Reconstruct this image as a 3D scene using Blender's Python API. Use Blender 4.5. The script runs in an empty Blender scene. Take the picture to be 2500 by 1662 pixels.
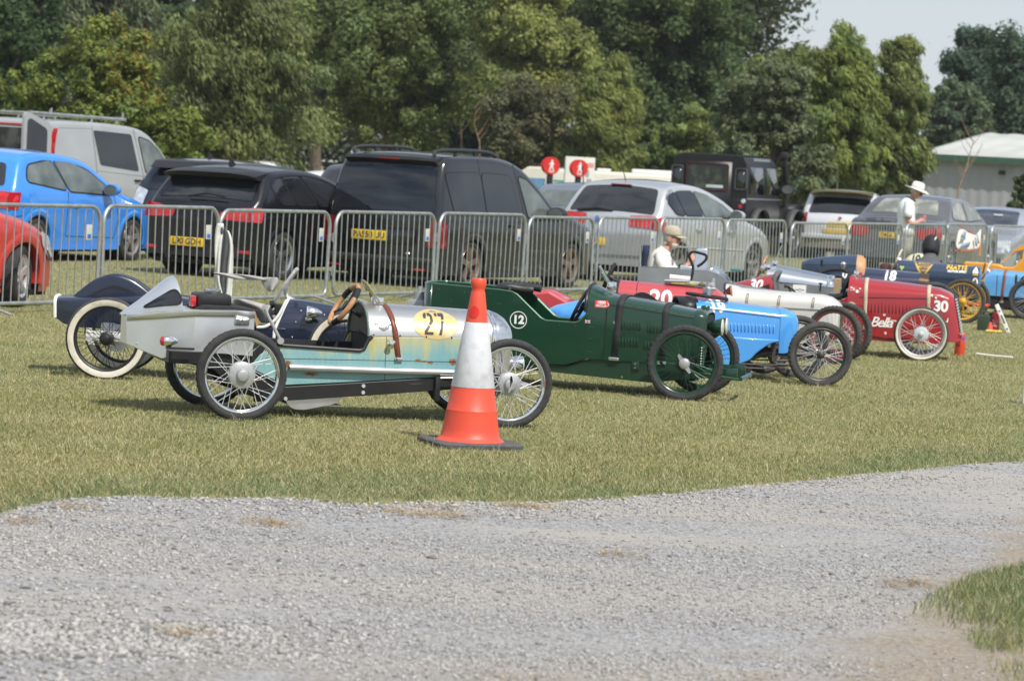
import bpy, bmesh, math, random
import numpy as np
from mathutils import Vector, Matrix
R = math.radians
PI = math.pi
S = bpy.context.scene
COL = S.collection

# ------------------------------------------------------------------ camera, light, exposure
CAMZ = 1.70
PITCH, ROLL = R(3.2628), R(3.2052)
cam_d = bpy.data.cameras.new('camera')
cam = bpy.data.objects.new('camera', cam_d)
COL.objects.link(cam)
cam.matrix_world = Matrix.Translation((0, 0, CAMZ)) @ Matrix.Rotation(PI/2 - PITCH, 4, 'X') @ Matrix.Rotation(ROLL, 4, 'Z')
cam_d.sensor_width = 36.0
cam_d.lens = 36.0*7630/2500
cam_d.clip_start, cam_d.clip_end = 0.5, 2000
cam_d.dof.use_dof = True
cam_d.dof.focus_distance = 20.3
cam_d.dof.aperture_fstop = 5.6
S.camera = cam

SUN_AZ, SUN_EL = R(34), R(53)            # measured from straight behind the camera towards its right
to_sun = Vector((math.sin(SUN_AZ)*math.cos(SUN_EL), -math.cos(SUN_AZ)*math.cos(SUN_EL), math.sin(SUN_EL)))
sd = bpy.data.lights.new('sun', 'SUN')
sd.energy = 4.3
sd.angle = R(0.6)
sd.color = (1.0, 0.95, 0.87)
sun = bpy.data.objects.new('sun', sd)
COL.objects.link(sun)
sun.rotation_euler = (-to_sun).to_track_quat('-Z', 'Y').to_euler()

W = bpy.data.worlds.new('World')
S.world = W
W.use_nodes = True
nt = W.node_tree
nt.nodes.clear()
n_out = nt.nodes.new('ShaderNodeOutputWorld')
n_bg = nt.nodes.new('ShaderNodeBackground')
n_sky = nt.nodes.new('ShaderNodeTexSky')
n_sky.sky_type = 'NISHITA'
n_sky.sun_disc = False
n_sky.sun_elevation = SUN_EL
n_sky.sun_rotation = math.atan2(to_sun.x, to_sun.y)
n_sky.air_density, n_sky.dust_density = 1.0, 1.2
n_tc = nt.nodes.new('ShaderNodeTexCoord')
n_map = nt.nodes.new('ShaderNodeMapping')
n_map.inputs['Scale'].default_value = (1.6, 1.6, 4.0)
n_no = nt.nodes.new('ShaderNodeTexNoise')
n_no.inputs['Scale'].default_value = 1.9
n_no.inputs['Detail'].default_value = 7
n_no.inputs['Roughness'].default_value = 0.56
n_rp = nt.nodes.new('ShaderNodeValToRGB')
n_rp.color_ramp.elements[0].position, n_rp.color_ramp.elements[1].position = 0.36, 0.56
n_mx = nt.nodes.new('ShaderNodeMixRGB')
n_mx.inputs[2].default_value = (6.2, 6.75, 7.5, 1)
nt.links.new(n_tc.outputs['Generated'], n_map.inputs['Vector'])
nt.links.new(n_map.outputs['Vector'], n_no.inputs['Vector'])
nt.links.new(n_no.outputs['Fac'], n_rp.inputs['Fac'])
n_sx = nt.nodes.new('ShaderNodeSeparateXYZ')
nt.links.new(n_tc.outputs['Generated'], n_sx.inputs[0])
n_hz = nt.nodes.new('ShaderNodeMapRange')            # cloud thickens to a bright band near the horizon
n_hz.inputs['From Min'].default_value, n_hz.inputs['From Max'].default_value = 0.0, 0.22
n_hz.inputs['To Min'].default_value, n_hz.inputs['To Max'].default_value = 0.85, 0.0
nt.links.new(n_sx.outputs['Z'], n_hz.inputs['Value'])
n_mxm = nt.nodes.new('ShaderNodeMath')
n_mxm.operation = 'MAXIMUM'
nt.links.new(n_rp.outputs['Color'], n_mxm.inputs[0])
nt.links.new(n_hz.outputs['Result'], n_mxm.inputs[1])
nt.links.new(n_mxm.outputs[0], n_mx.inputs[0])
nt.links.new(n_sky.outputs['Color'], n_mx.inputs[1])
nt.links.new(n_mx.outputs['Color'], n_bg.inputs['Color'])
n_bg.inputs['Strength'].default_value = 0.10
nt.links.new(n_bg.outputs['Background'], n_out.inputs['Surface'])
S.view_settings.view_transform = 'Standard'
S.view_settings.look = 'None'
S.view_settings.exposure = 0.22
S.view_settings.gamma = 1.0
S.render.engine = 'CYCLES'
S.cycles.use_denoising = True
S.cycles.max_bounces = 6
S.cycles.transparent_max_bounces = 8

# ------------------------------------------------------------------ materials
MATS = {}
def mat(name, col, rough=0.5, metal=0.0, coat=0.0, spec=0.5, var=0.0, vscale=6.0, bump=0.0, bscale=60.0, col2=None,
        trans=0.0, alpha=1.0, aniso=None, attr=None, lo=0.42, hi=0.6, rvar=0.0, det=5, coatr=0.03):
    """Principled material; var / col2 mix in a noise, bump adds a fine noise bump, attr multiplies in a stored colour."""
    if name in MATS:
        return MATS[name]
    m = bpy.data.materials.new(name)
    m.use_nodes = True
    t = m.node_tree
    b = t.nodes['Principled BSDF']
    b.inputs['Base Color'].default_value = (*col, 1)
    b.inputs['Roughness'].default_value = rough
    b.inputs['Metallic'].default_value = metal
    b.inputs['Coat Weight'].default_value = coat
    b.inputs['Coat Roughness'].default_value = coatr
    b.inputs['Specular IOR Level'].default_value = spec
    b.inputs['Transmission Weight'].default_value = trans
    b.inputs['Alpha'].default_value = alpha
    L = t.links.new
    tc = t.nodes.new('ShaderNodeTexCoord')
    src = None
    if var > 0 or col2:
        n = t.nodes.new('ShaderNodeTexNoise')
        n.inputs['Scale'].default_value = vscale
        n.inputs['Detail'].default_value = det
        L(tc.outputs['Object'], n.inputs['Vector'])
        rp = t.nodes.new('ShaderNodeValToRGB')
        rp.color_ramp.elements[0].position, rp.color_ramp.elements[1].position = (lo, hi) if col2 else (0.25, 0.75)
        c2 = col2 or tuple(min(1, c*(1+var)) for c in col)
        c1 = col if col2 else tuple(c*(1-var) for c in col)
        rp.color_ramp.elements[0].color = (*c1, 1)
        rp.color_ramp.elements[1].color = (*c2, 1)
        L(n.outputs['Fac'], rp.inputs['Fac'])
        src = rp.outputs['Color']
        if rvar:
            mr = t.nodes.new('ShaderNodeMapRange')
            mr.inputs['To Min'].default_value = max(0, rough-rvar)
            mr.inputs['To Max'].default_value = min(1, rough+rvar)
            L(n.outputs['Fac'], mr.inputs['Value'])
            L(mr.outputs['Result'], b.inputs['Roughness'])
    if attr:
        a = t.nodes.new('ShaderNodeVertexColor')
        a.layer_name = attr
        if src is None:
            L(a.outputs['Color'], b.inputs['Base Color'])
        else:
            mm = t.nodes.new('ShaderNodeMixRGB')
            mm.blend_type = 'MULTIPLY'
            mm.inputs[0].default_value = 1
            L(src, mm.inputs[1])
            L(a.outputs['Color'], mm.inputs[2])
            L(mm.outputs['Color'], b.inputs['Base Color'])
    elif src is not None:
        L(src, b.inputs['Base Color'])
    if bump > 0:
        n2 = t.nodes.new('ShaderNodeTexNoise')
        n2.inputs['Scale'].default_value = bscale
        n2.inputs['Detail'].default_value = 4
        L(tc.outputs['Object'], n2.inputs['Vector'])
        bp = t.nodes.new('ShaderNodeBump')
        bp.inputs['Strength'].default_value = bump
        bp.inputs['Distance'].default_value = 0.01
        L(n2.outputs['Fac'], bp.inputs['Height'])
        L(bp.outputs['Normal'], b.inputs['Normal'])
    MATS[name] = m
    return m

def paint(name, col, rough=0.35, metal=0.0, coat=1.0):
    return mat(name, col, rough, metal, coat, var=0.06, vscale=3, bump=0.012, bscale=14, coatr=0.05)

RUBBER = mat('tyre_rubber', (0.028, 0.028, 0.03), 0.8, var=0.45, vscale=18, bump=0.25, bscale=90)
DUSTRUB = mat('dusty_rubber', (0.05, 0.048, 0.045), 0.9, var=0.4, vscale=14, bump=0.25, bscale=90)
CHROME = mat('chrome', (0.82, 0.83, 0.85), 0.07, 1.0, var=0.05, vscale=9)
STEEL = mat('dull_steel', (0.55, 0.56, 0.57), 0.36, 1.0, var=0.18, vscale=22, bump=0.05, bscale=50, rvar=0.1)
CASTAL = mat('cast_aluminium', (0.40, 0.41, 0.42), 0.5, 0.5, var=0.12, vscale=30, bump=0.05)
ALU = mat('brushed_aluminium', (0.72, 0.73, 0.74), 0.34, 1.0, var=0.12, vscale=5, bump=0.05, bscale=40, rvar=0.14)
GALV = mat('galvanised_steel', (0.40, 0.425, 0.42), 0.42, 0.7, var=0.22, vscale=9, bump=0.08, bscale=60, rvar=0.12)
BLACK = mat('black_satin', (0.012, 0.012, 0.013), 0.45, var=0.3, vscale=12, bump=0.05)
BLACKM = mat('black_matt', (0.016, 0.016, 0.017), 0.85, var=0.4, vscale=10, bump=0.1)
PLASTIC = mat('black_plastic', (0.025, 0.026, 0.028), 0.5, var=0.2, vscale=20, bump=0.1, bscale=120)
WHITEP = mat('white_paint', (0.78, 0.78, 0.76), 0.45, var=0.06, vscale=20)
CREAM = mat('cream_wall', (0.62, 0.58, 0.50), 0.8, col2=(0.42, 0.37, 0.29), vscale=10, lo=0.48, hi=0.75, bump=0.12, bscale=70)
LEATHER = mat('brown_leather', (0.17, 0.045, 0.025), 0.38, var=0.25, vscale=30, bump=0.1, bscale=120)
TAN = mat('tan_leather', (0.42, 0.22, 0.10), 0.5, var=0.25, vscale=26, bump=0.12, bscale=100)
SKIN = mat('skin', (0.52, 0.27, 0.19), 0.55, var=0.12, vscale=14)
LAMPRED = mat('lamp_red', (0.44, 0.012, 0.014), 0.12, coat=1, var=0.25, vscale=12)
LAMPCLR = mat('lamp_clear', (0.62, 0.65, 0.68), 0.1, 0.3, coat=1, var=0.3, vscale=16)
DARKGLASS = mat('dark_glass', (0.012, 0.014, 0.017), 0.03, spec=0.9, var=0.3, vscale=2)
MIDGLASS = mat('grey_glass', (0.11, 0.13, 0.125), 0.03, spec=0.9, var=0.45, vscale=3.5, lo=0.4, hi=0.6)
PLATEY = mat('plate_yellow', (0.80, 0.52, 0.02), 0.4, var=0.06, vscale=9)

# ------------------------------------------------------------------ mesh building
class MB:
    def __init__(s):
        s.v, s.f, s.m = [], [], []
    def add(s, vs, fs, mi=0):
        o = len(s.v)
        s.v += [tuple(map(float, p)) for p in vs]
        s.f += [tuple(i+o for i in f) for f in fs]
        s.m += [mi]*len(fs)
        return s
    def box(s, x0, x1, y0, y1, z0, z1, mi=0, M=None):
        vs = [(x, y, z) for x in (x0, x1) for y in (y0, y1) for z in (z0, z1)]
        if M is not None:
            vs = [M @ Vector(v) for v in vs]
        return s.add(vs, [(0, 1, 3, 2), (4, 6, 7, 5), (0, 4, 5, 1), (2, 3, 7, 6), (0, 2, 6, 4), (1, 5, 7, 3)], mi)
    def rbox(s, x0, x1, y0, y1, z0, z1, b=0.01, mi=0, M=None):
        bm = bmesh.new()
        bmesh.ops.create_cube(bm, size=1)
        for v in bm.verts:
            v.co = Vector((x0+(v.co.x+.5)*(x1-x0), y0+(v.co.y+.5)*(y1-y0), z0+(v.co.z+.5)*(z1-z0)))
        bmesh.ops.bevel(bm, geom=bm.edges[:], offset=b, segments=2, profile=0.6, affect='EDGES')
        bm.verts.index_update()
        s.add([(M @ v.co) if M is not None else v.co for v in bm.verts], [[v.index for v in f.verts] for f in bm.faces], mi)
        bm.free()
        return s
    def loft(s, rows, closed=False, cap=False, mi=0):
        n = len(rows[0])
        vs = [p for r in rows for p in r]
        fs = []
        for i in range(len(rows)-1):
            for j in range(n if closed else n-1):
                k = (j+1) % n
                fs.append((i*n+j, i*n+k, (i+1)*n+k, (i+1)*n+j))
        if cap:
            fs.append(tuple(range(n))[::-1])
            fs.append(tuple((len(rows)-1)*n+j for j in range(n)))
        return s.add(vs, fs, mi)
    def tube(s, pts, r, n=8, mi=0, closed=False, cap=True):
        P = [Vector(p) for p in pts]
        m = len(P)
        rr = r if isinstance(r, (list, tuple)) else [r]*m
        rows = []
        prev = None
        for i in range(m):
            if closed:
                d = (P[(i+1) % m]-P[i-1]).normalized()
            else:
                d = (P[min(i+1, m-1)]-P[max(i-1, 0)]).normalized()
            if prev is None:
                a = Vector((0, 0, 1)) if abs(d.z) < 0.9 else Vector((1, 0, 0))
                u = d.cross(a).normalized()
            else:
                u = (prev-d*prev.dot(d)).normalized()
            prev = u
            w = d.cross(u)
            rows.append([P[i]+(u*math.cos(2*PI*k/n)+w*math.sin(2*PI*k/n))*rr[i] for k in range(n)])
        if closed:
            rows.append(rows[0])
        return s.loft(rows, True, cap and not closed, mi)
    def lathe(s, prof, c=(0, 0, 0), axis='y', n=32, mi=0, jit=None, M=None):
        """prof: (a, r) pairs, a along the axis."""
        rows = []
        for a, r in prof:
            row = []
            for k in range(n):
                t = 2*PI*k/n
                q = r+(jit(a, r, k) if jit else 0)
                p, o = q*math.cos(t), q*math.sin(t)
                v = {'y': (p, a, o), 'z': (p, o, a), 'x': (a, p, o)}[axis]
                v = Vector(v)+Vector(c)
                row.append(M @ v if M is not None else v)
            rows.append(row)
        return s.loft(rows, True, False, mi)
    def prism(s, poly, y0, y1, mi=0):
        """(x, z) polygon extruded from y0 to y1."""
        n = len(poly)
        vs = [(x, y0, z) for x, z in poly]+[(x, y1, z) for x, z in poly]
        fs = [tuple(range(n)), tuple(range(2*n-1, n-1, -1))]+[(i, i+n, (i+1) % n+n, (i+1) % n) for i in range(n)]
        return s.add(vs, fs, mi)
    def ball(s, c, r, n=12, m=8, mi=0, sc=(1, 1, 1)):
        rows = []
        for i in range(m+1):
            a = PI*i/m
            rows.append([(c[0]+sc[0]*r*math.sin(a)*math.cos(2*PI*k/n), c[1]+sc[1]*r*math.sin(a)*math.sin(2*PI*k/n), c[2]+sc[2]*r*math.cos(a)) for k in range(n)])
        return s.loft(rows, True, False, mi)
    def build(s, name, mats, parent=None, ang=38, bev=0.0, loc=None, solid=0.0, sub=0):
        me = bpy.data.meshes.new(name)
        me.from_pydata(s.v, [], s.f)
        if not isinstance(mats, (list, tuple)):
            mats = [mats]
        for m in mats:
            me.materials.append(m)
        if len(mats) > 1:
            me.polygons.foreach_set('material_index', s.m)
        bm = bmesh.new()
        bm.from_mesh(me)
        bmesh.ops.remove_doubles(bm, verts=bm.verts, dist=1e-5)
        bmesh.ops.dissolve_degenerate(bm, edges=bm.edges, dist=1e-6)
        bmesh.ops.recalc_face_normals(bm, faces=bm.faces)
        bm.to_mesh(me)
        bm.free()
        me.polygons.foreach_set('use_smooth', [True]*len(me.polygons))
        me.set_sharp_from_angle(angle=R(ang))
        o = bpy.data.objects.new(name, me)
        COL.objects.link(o)
        if parent is not None:
            o.parent = parent
        if loc is not None:
            o.location = loc
        if solid:
            md = o.modifiers.new('thickness', 'SOLIDIFY')
            md.thickness = solid
            md.offset = 0
        if bev:
            md = o.modifiers.new('bevel', 'BEVEL')
            md.width = bev
            md.segments = 2
            md.limit_method = 'ANGLE'
        if sub:
            md = o.modifiers.new('subdivision', 'SUBSURF')
            md.levels = md.render_levels = sub
        return o

def tag(o, label=None, cat=None, group=None, kind=None):
    if label: o['label'] = label
    if cat: o['category'] = cat
    if group: o['group'] = group
    if kind: o['kind'] = kind
    return o
def thing(name, label, cat, loc=(0, 0, 0), rz=0.0, group=None):
    o = bpy.data.objects.new(name, None)
    COL.objects.link(o)
    o.empty_display_size = 0.2
    o.location = loc
    o.rotation_euler = (0, 0, rz)
    return tag(o, label, cat, group)
def copy_tree(o, parent=None):
    c = o.copy()
    COL.objects.link(c)
    c.parent = parent
    for ch in list(o.children):
        copy_tree(ch, c)
    return c

def smooth_path(pts, n=8, closed=False):
    """Catmull-Rom through 2-D or 3-D points."""
    P = [np.array(p, float) for p in pts]
    m = len(P)
    out = []
    for i in range(m if closed else m-1):
        p0 = P[(i-1) % m] if closed else P[max(i-1, 0)]
        p1, p2 = P[i], P[(i+1) % m]
        p3 = P[(i+2) % m] if closed else P[min(i+2, m-1)]
        for k in range(n):
            t = k/n
            out.append(tuple(0.5*((2*p1)+(-p0+p2)*t+(2*p0-5*p1+4*p2-p3)*t*t+(-p0+3*p1-3*p2+p3)*t**3)))
    if not closed:
        out.append(tuple(P[-1]))
    return out

def round_poly(pts, r=0.03, n=4):
    """Round the corners of a closed 2-D polygon."""
    out = []
    m = len(pts)
    for i in range(m):
        a, b, c = (np.array(pts[(i+k-1) % m], float) for k in range(3))
        la, lc = np.linalg.norm(a-b), np.linalg.norm(c-b)
        q = min(r, la*0.45, lc*0.45)
        s, e = b+(a-b)/la*q, b+(c-b)/lc*q
        for k in range(n+1):
            t = k/n
            out.append(tuple((1-t)**2*s+2*t*(1-t)*b+t*t*e))
    return out

def grow(poly, d):
    c = np.mean(np.array(poly), axis=0)
    out = []
    m = len(poly)
    area = sum(poly[i][0]*poly[(i+1) % m][1]-poly[(i+1) % m][0]*poly[i][1] for i in range(m))
    sg = 1 if area > 0 else -1
    for i in range(m):
        a, b = np.array(poly[i-1]), np.array(poly[(i+1) % m])
        t = (b-a)/(np.linalg.norm(b-a)+1e-9)
        out.append((poly[i][0]+sg*t[1]*d, poly[i][1]-sg*t[0]*d))
    return out

def text2d(s, size, bold=0.0, shear=0.0, spacing=1.0):
    """Vertices (x, y) and faces of a line of lettering, centred on 0,0."""
    cu = bpy.data.curves.new('lettering', 'FONT')
    cu.body = s
    cu.size = size
    cu.align_x = 'CENTER'
    cu.align_y = 'CENTER'
    cu.offset = bold
    cu.shear = shear
    cu.space_character = spacing
    cu.resolution_u = 4
    o = bpy.data.objects.new('lettering', cu)
    COL.objects.link(o)
    dg = bpy.context.evaluated_depsgraph_get()
    me = o.evaluated_get(dg).to_mesh()
    vs = [(v.co.x, v.co.y) for v in me.vertices]
    fs = [tuple(p.vertices) for p in me.polygons]
    o.evaluated_get(dg).to_mesh_clear()
    bpy.data.objects.remove(o)
    bpy.data.curves.remove(cu)
    return vs, fs

def flat_decal(vs, fs, fn, maxlen=0.05):
    """Maps a 2-D mesh through fn(u, v) -> point after cutting long edges."""
    bm = bmesh.new()
    V = [bm.verts.new((u, v, 0)) for u, v in vs]
    for f in fs:
        try:
            bm.faces.new([V[i] for i in f])
        except ValueError:
            pass
    bmesh.ops.triangulate(bm, faces=bm.faces[:])
    for _ in range(4):
        e = [e for e in bm.edges if e.calc_length() > maxlen]
        if not e:
            break
        bmesh.ops.subdivide_edges(bm, edges=e, cuts=1)
        bmesh.ops.triangulate(bm, faces=[f for f in bm.faces if len(f.verts) > 3])
    bm.verts.index_update()
    mb = MB()
    mb.add([fn(v.co.x, v.co.y) for v in bm.verts], [[v.index for v in f.verts] for f in bm.faces])
    bm.free()
    return mb
def poly_mesh(p):
    return list(p), [tuple(range(len(p)))]
def circle2(cx, cy, rx, ry=None, n=28):
    ry = rx if ry is None else ry
    return [(cx+rx*math.cos(2*PI*k/n), cy+ry*math.sin(2*PI*k/n)) for k in range(n)]
def ring2(cx, cy, r0, r1, n=32, sy=1.0):
    vs = [(cx+r*math.cos(2*PI*k/n), cy+r*sy*math.sin(2*PI*k/n)) for r in (r0, r1) for k in range(n)]
    return vs, [(k, (k+1) % n, n+(k+1) % n, n+k) for k in range(n)]
def merge2(*ms):
    vs, fs = [], []
    for v, f in ms:
        o = len(vs)
        vs += list(v)
        fs += [tuple(i+o for i in q) for q in f]
    return vs, fs
def shift2(m, dx, dy):
    return [(x+dx, y+dy) for x, y in m[0]], m[1]

# ------------------------------------------------------------------ big meshes from arrays
def np_mesh(name, V, F, mats, col=None, smooth=False):
    """V (n,3), F (m,k) with constant k; col (n,3) stored as a colour attribute."""
    me = bpy.data.meshes.new(name)
    k = F.shape[1]
    me.vertices.add(len(V))
    me.vertices.foreach_set('co', V.astype(np.float32).ravel())
    me.loops.add(F.size)
    me.loops.foreach_set('vertex_index', F.astype(np.int32).ravel())
    me.polygons.add(len(F))
    me.polygons.foreach_set('loop_start', np.arange(0, F.size, k, dtype=np.int32))
    if smooth:
        me.polygons.foreach_set('use_smooth', np.ones(len(F), bool))
    me.update(calc_edges=True)
    if col is not None:
        a = me.color_attributes.new('tint', 'FLOAT_COLOR', 'POINT')
        a.data.foreach_set('color', np.c_[col, np.ones(len(col))].astype(np.float32).ravel())
    for m in mats:
        me.materials.append(m)
    o = bpy.data.objects.new(name, me)
    COL.objects.link(o)
    return o
# ------------------------------------------------------------------ where things stand
_CR = (cam.matrix_world.to_3x3())
def at(x, y, Y):
    """Point at distance Y (m) seen at x, y of the photograph (2359 wide)."""
    k = 2500/2359
    d = _CR @ Vector(((x*k-1250)/7630, -(y*k-831)/7630, -1))
    return Vector((0, 0, CAMZ)) + d*(Y/d.y)
def gz(x, y):
    """Height of the ground: level, dipping beyond the car park."""
    t = min(1, max(0, (y-67)/20))
    return -1.15*t*t*(3-2*t)
rng = np.random.default_rng(7)

def value_noise(x, y, scale, seed):
    g = np.random.default_rng(seed).random((64, 64))
    u, v = x/scale+1000, y/scale+1000
    i, j = np.floor(u).astype(int), np.floor(v).astype(int)
    fu, fv = u-i, v-j
    fu, fv = fu*fu*(3-2*fu), fv*fv*(3-2*fv)
    a = g[i % 64, j % 64]; b = g[(i+1) % 64, j % 64]; c = g[i % 64, (j+1) % 64]; d = g[(i+1) % 64, (j+1) % 64]
    return (a*(1-fu)+b*fu)*(1-fv)+(c*(1-fu)+d*fu)*fv

EDGE = [(-9, 11.6), (-5, 12.3), (-3.2, 12.9), (-2.39, 13.67), (-2.24, 13.91), (-2.1, 14.5), (-1.78, 14.8), (-1.37, 14.9), (-1.09, 15.1), (-0.69, 15.05), (-0.28, 15.35),
        (0.2, 15.55), (0.65, 16.05), (1.26, 16.8), (1.82, 17.65), (2.4, 18.4), (3.25, 19.55), (4.16, 20.84), (6, 23.0), (10, 27.5)]
EX, EY = np.array(EDGE).T
def edge_y(x): return np.interp(x, EX, EY)
VERGE = [(2.9, 14.7), (2.36, 14.02), (2.17, 13.76), (1.98, 13.35), (1.80, 12.87), (1.63, 12.40), (1.67, 12.15), (1.73, 11.89), (1.78, 11.43), (1.75, 10.76), (1.66, 10.12), (1.6, 9), (5, 8), (7, 12), (7, 17.5)]
def in_poly(x, y, P):
    r = np.zeros(len(x), bool)
    n = len(P)
    for i in range(n):
        x0, y0 = P[i]; x1, y1 = P[(i+1) % n]
        c = ((y0 > y) != (y1 > y)) & (x < (x1-x0)*(y-y0)/(y1-y0+1e-12)+x0)
        r ^= c
    return r

# ------------------------------------------------------------------ ground, path
def ground_material():
    m = mat('meadow_soil', (0.225, 0.215, 0.10), 0.95, col2=(0.165, 0.18, 0.07), vscale=0.9, lo=0.35, hi=0.68, bump=0.5, bscale=22)
    return m
xs = [-260, -120, -60, -30, -20, -12, -6, 0, 6, 12, 20, 30, 60, 120, 260]
ys = [-30, 0, 10, 20, 30, 40, 50, 60, 66, 69, 72, 75, 78, 81, 84, 88, 100, 130, 180, 300, 900]
mb = MB()
mb.loft([[(x, y, gz(x, y)) for x in xs] for y in ys])
tag(mb.build('ground', ground_material(), ang=180), kind='structure')

def path_material():
    m = bpy.data.materials.new('crushed_stone')
    m.use_nodes = True
    t = m.node_tree
    b = t.nodes['Principled BSDF']
    b.inputs['Roughness'].default_value = 0.95
    L = t.links.new
    tc = t.nodes.new('ShaderNodeTexCoord')
    def noise(sc, det=5):
        n = t.nodes.new('ShaderNodeTexNoise')
        n.inputs['Scale'].default_value = sc
        n.inputs['Detail'].default_value = det
        L(tc.outputs['Object'], n.inputs['Vector'])
        return n.outputs['Fac']
    def ramp(f, p0, c0, p1, c1):
        r = t.nodes.new('ShaderNodeValToRGB')
        r.color_ramp.elements[0].position, r.color_ramp.elements[1].position = p0, p1
        r.color_ramp.elements[0].color, r.color_ramp.elements[1].color = (*c0, 1), (*c1, 1)
        L(f, r.inputs['Fac'])
        return r.outputs['Color']
    def mix(f, a, c, mode='MIX'):
        n = t.nodes.new('ShaderNodeMixRGB')
        n.blend_type = mode
        if isinstance(f, float): n.inputs[0].default_value = f
        else: L(f, n.inputs[0])
        L(a, n.inputs[1]); L(c, n.inputs[2])
        return n.outputs['Color']
    grey = ramp(noise(70, 3), 0.3, (0.265, 0.265, 0.268), 0.7, (0.41, 0.41, 0.412))
    v = t.nodes.new('ShaderNodeTexVoronoi')
    v.inputs['Scale'].default_value = 62
    L(tc.outputs['Object'], v.inputs['Vector'])
    sp = t.nodes.new('ShaderNodeSeparateColor')
    L(v.outputs['Color'], sp.inputs['Color'])
    stones = ramp(sp.outputs[0], 0.05, (0.62, 0.62, 0.63), 0.95, (1.12, 1.11, 1.10))
    grey = mix(1.0, grey, stones, 'MULTIPLY')
    mpl = t.nodes.new('ShaderNodeMapping')          # dusty wheel tracks run with the path
    mpl.inputs['Rotation'].default_value = (0, 0, R(-18))
    mpl.inputs['Scale'].default_value = (0.30, 1.25, 1)
    L(tc.outputs['Object'], mpl.inputs['Vector'])
    nl = t.nodes.new('ShaderNodeTexNoise')
    nl.inputs['Scale'].default_value = 1.0
    nl.inputs['Detail'].default_value = 5
    L(mpl.outputs[0], nl.inputs['Vector'])
    dust = ramp(nl.outputs['Fac'], 0.45, (0, 0, 0), 0.60, (0.95, 0.95, 0.95))
    dustc = ramp(noise(160, 2), 0.3, (0.30, 0.28, 0.255), 0.7, (0.42, 0.40, 0.37))
    c = mix(dust, grey, dustc)
    # bare brown soil along the near verge, where the stone has worn away
    gx = t.nodes.new('ShaderNodeSeparateXYZ')
    L(tc.outputs['Object'], gx.inputs[0])
    def lin(kx, ky, k0):
        a = t.nodes.new('ShaderNodeMath'); a.operation = 'MULTIPLY_ADD'; a.inputs[1].default_value = kx; a.inputs[2].default_value = k0
        L(gx.outputs['X'], a.inputs[0])
        q = t.nodes.new('ShaderNodeMath'); q.operation = 'MULTIPLY_ADD'; q.inputs[1].default_value = ky
        L(gx.outputs['Y'], q.inputs[0]); L(a.outputs[0], q.inputs[2])
        return q.outputs[0]
    s = t.nodes.new('ShaderNodeMath'); s.operation = 'ADD'
    mxs = t.nodes.new('ShaderNodeMath'); mxs.operation = 'MAXIMUM'
    L(lin(0.25, -0.55, 5.75), mxs.inputs[0]); L(lin(1.0, -0.3, 2.25), mxs.inputs[1])
    L(mxs.outputs[0], s.inputs[0])
    nn = t.nodes.new('ShaderNodeMath'); nn.operation = 'MULTIPLY'; nn.inputs[1].default_value = 1.1
    L(noise(2.4, 6), nn.inputs[0]); L(nn.outputs[0], s.inputs[1])
    soil = ramp(s.outputs[0], 0.50, (0, 0, 0), 0.92, (0.9, 0.9, 0.9))
    soilc = ramp(noise(30, 5), 0.3, (0.20, 0.16, 0.115), 0.7, (0.35, 0.30, 0.235))
    c = mix(soil, c, soilc)
    L(c, b.inputs['Base Color'])
    bp = t.nodes.new('ShaderNodeBump')
    bp.inputs['Strength'].default_value = 0.7
    bp.inputs['Distance'].default_value = 0.012
    vd = t.nodes.new('ShaderNodeMath'); vd.operation = 'ADD'
    L(v.outputs['Distance'], vd.inputs[0]); L(noise(120, 4), vd.inputs[1])
    L(vd.outputs[0], bp.inputs['Height'])
    L(bp.outputs['Normal'], b.inputs['Normal'])
    return m
mb = MB()
px = np.arange(-9, 10.01, 0.06)
far = edge_y(px)+0.10+0.16*(value_noise(px, px*0, 0.35, 3)-0.5)+0.07*(value_noise(px, px*0, 0.12, 4)-0.5)
rows = [[(x, y0, 0.004) for x in px] for y0 in (4.0, 8.0)]+[[(x, 8+(f-8)*k/6, 0.004) for x, f in zip(px, far)] for k in range(1, 7)]
mb.loft(rows)
tag(mb.build('path', path_material(), ang=180), kind='structure')
# ------------------------------------------------------------------ loose stones on the path
def wedge(n, y0, y1, p=1.6, spread=0.185):
    """Ground points in the field of view and a step either side of it, denser towards the camera."""
    u = rng.random(n)
    q = 1-p
    y = (y0**q+u*(y1**q-y0**q))**(1/q)
    x = (rng.random(n)*2-1)*(spread*y+0.5)
    return x, y
N = 190000
x, y = wedge(N, 9.0, 21.5, 2.2)
ok = (y < edge_y(x)+0.10+0.1*(rng.random(N)-0.6)) & ~in_poly(x, y, VERGE)
lane = value_noise(x*0.35+y*0.06, (y-0.33*x)*1.6, 1.1, 12)
coarse = 1.0-np.clip((lane-0.42)/0.25, 0, 1)
dusty = np.clip((x*0.25-0.1*(y-12)), 0, 1)
ok &= rng.random(N) < (0.22+0.85*coarse-0.15*dusty)
soilv = np.maximum(0.25*x-0.55*y+5.75, x-0.3*y+2.25)+1.1*(0.25+0.5*value_noise(x, y, 0.4, 13))
ok &= rng.random(N) > np.clip((soilv-0.50)/0.35, 0, 0.88)
x, y = x[ok], y[ok]
n = len(x)
near_edge = np.clip(1-(edge_y(x)-y)/0.9, 0, 1)
leftb = np.clip(-(x+0.2)/1.6, 0, 1)
sz = (0.0028+0.0066*rng.random(n)**2.4)*(1+0.55*near_edge+1.0*leftb*np.clip((13.2-y)/2.2, 0.15, 1))
big = rng.random(n) < 0.004
sz[big] *= 2.0
base = np.array([(1, 0, 0), (0, 1, 0), (-1, 0, 0), (0, -1, 0), (0, 0, 1), (0, 0, -1)], float)
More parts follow.
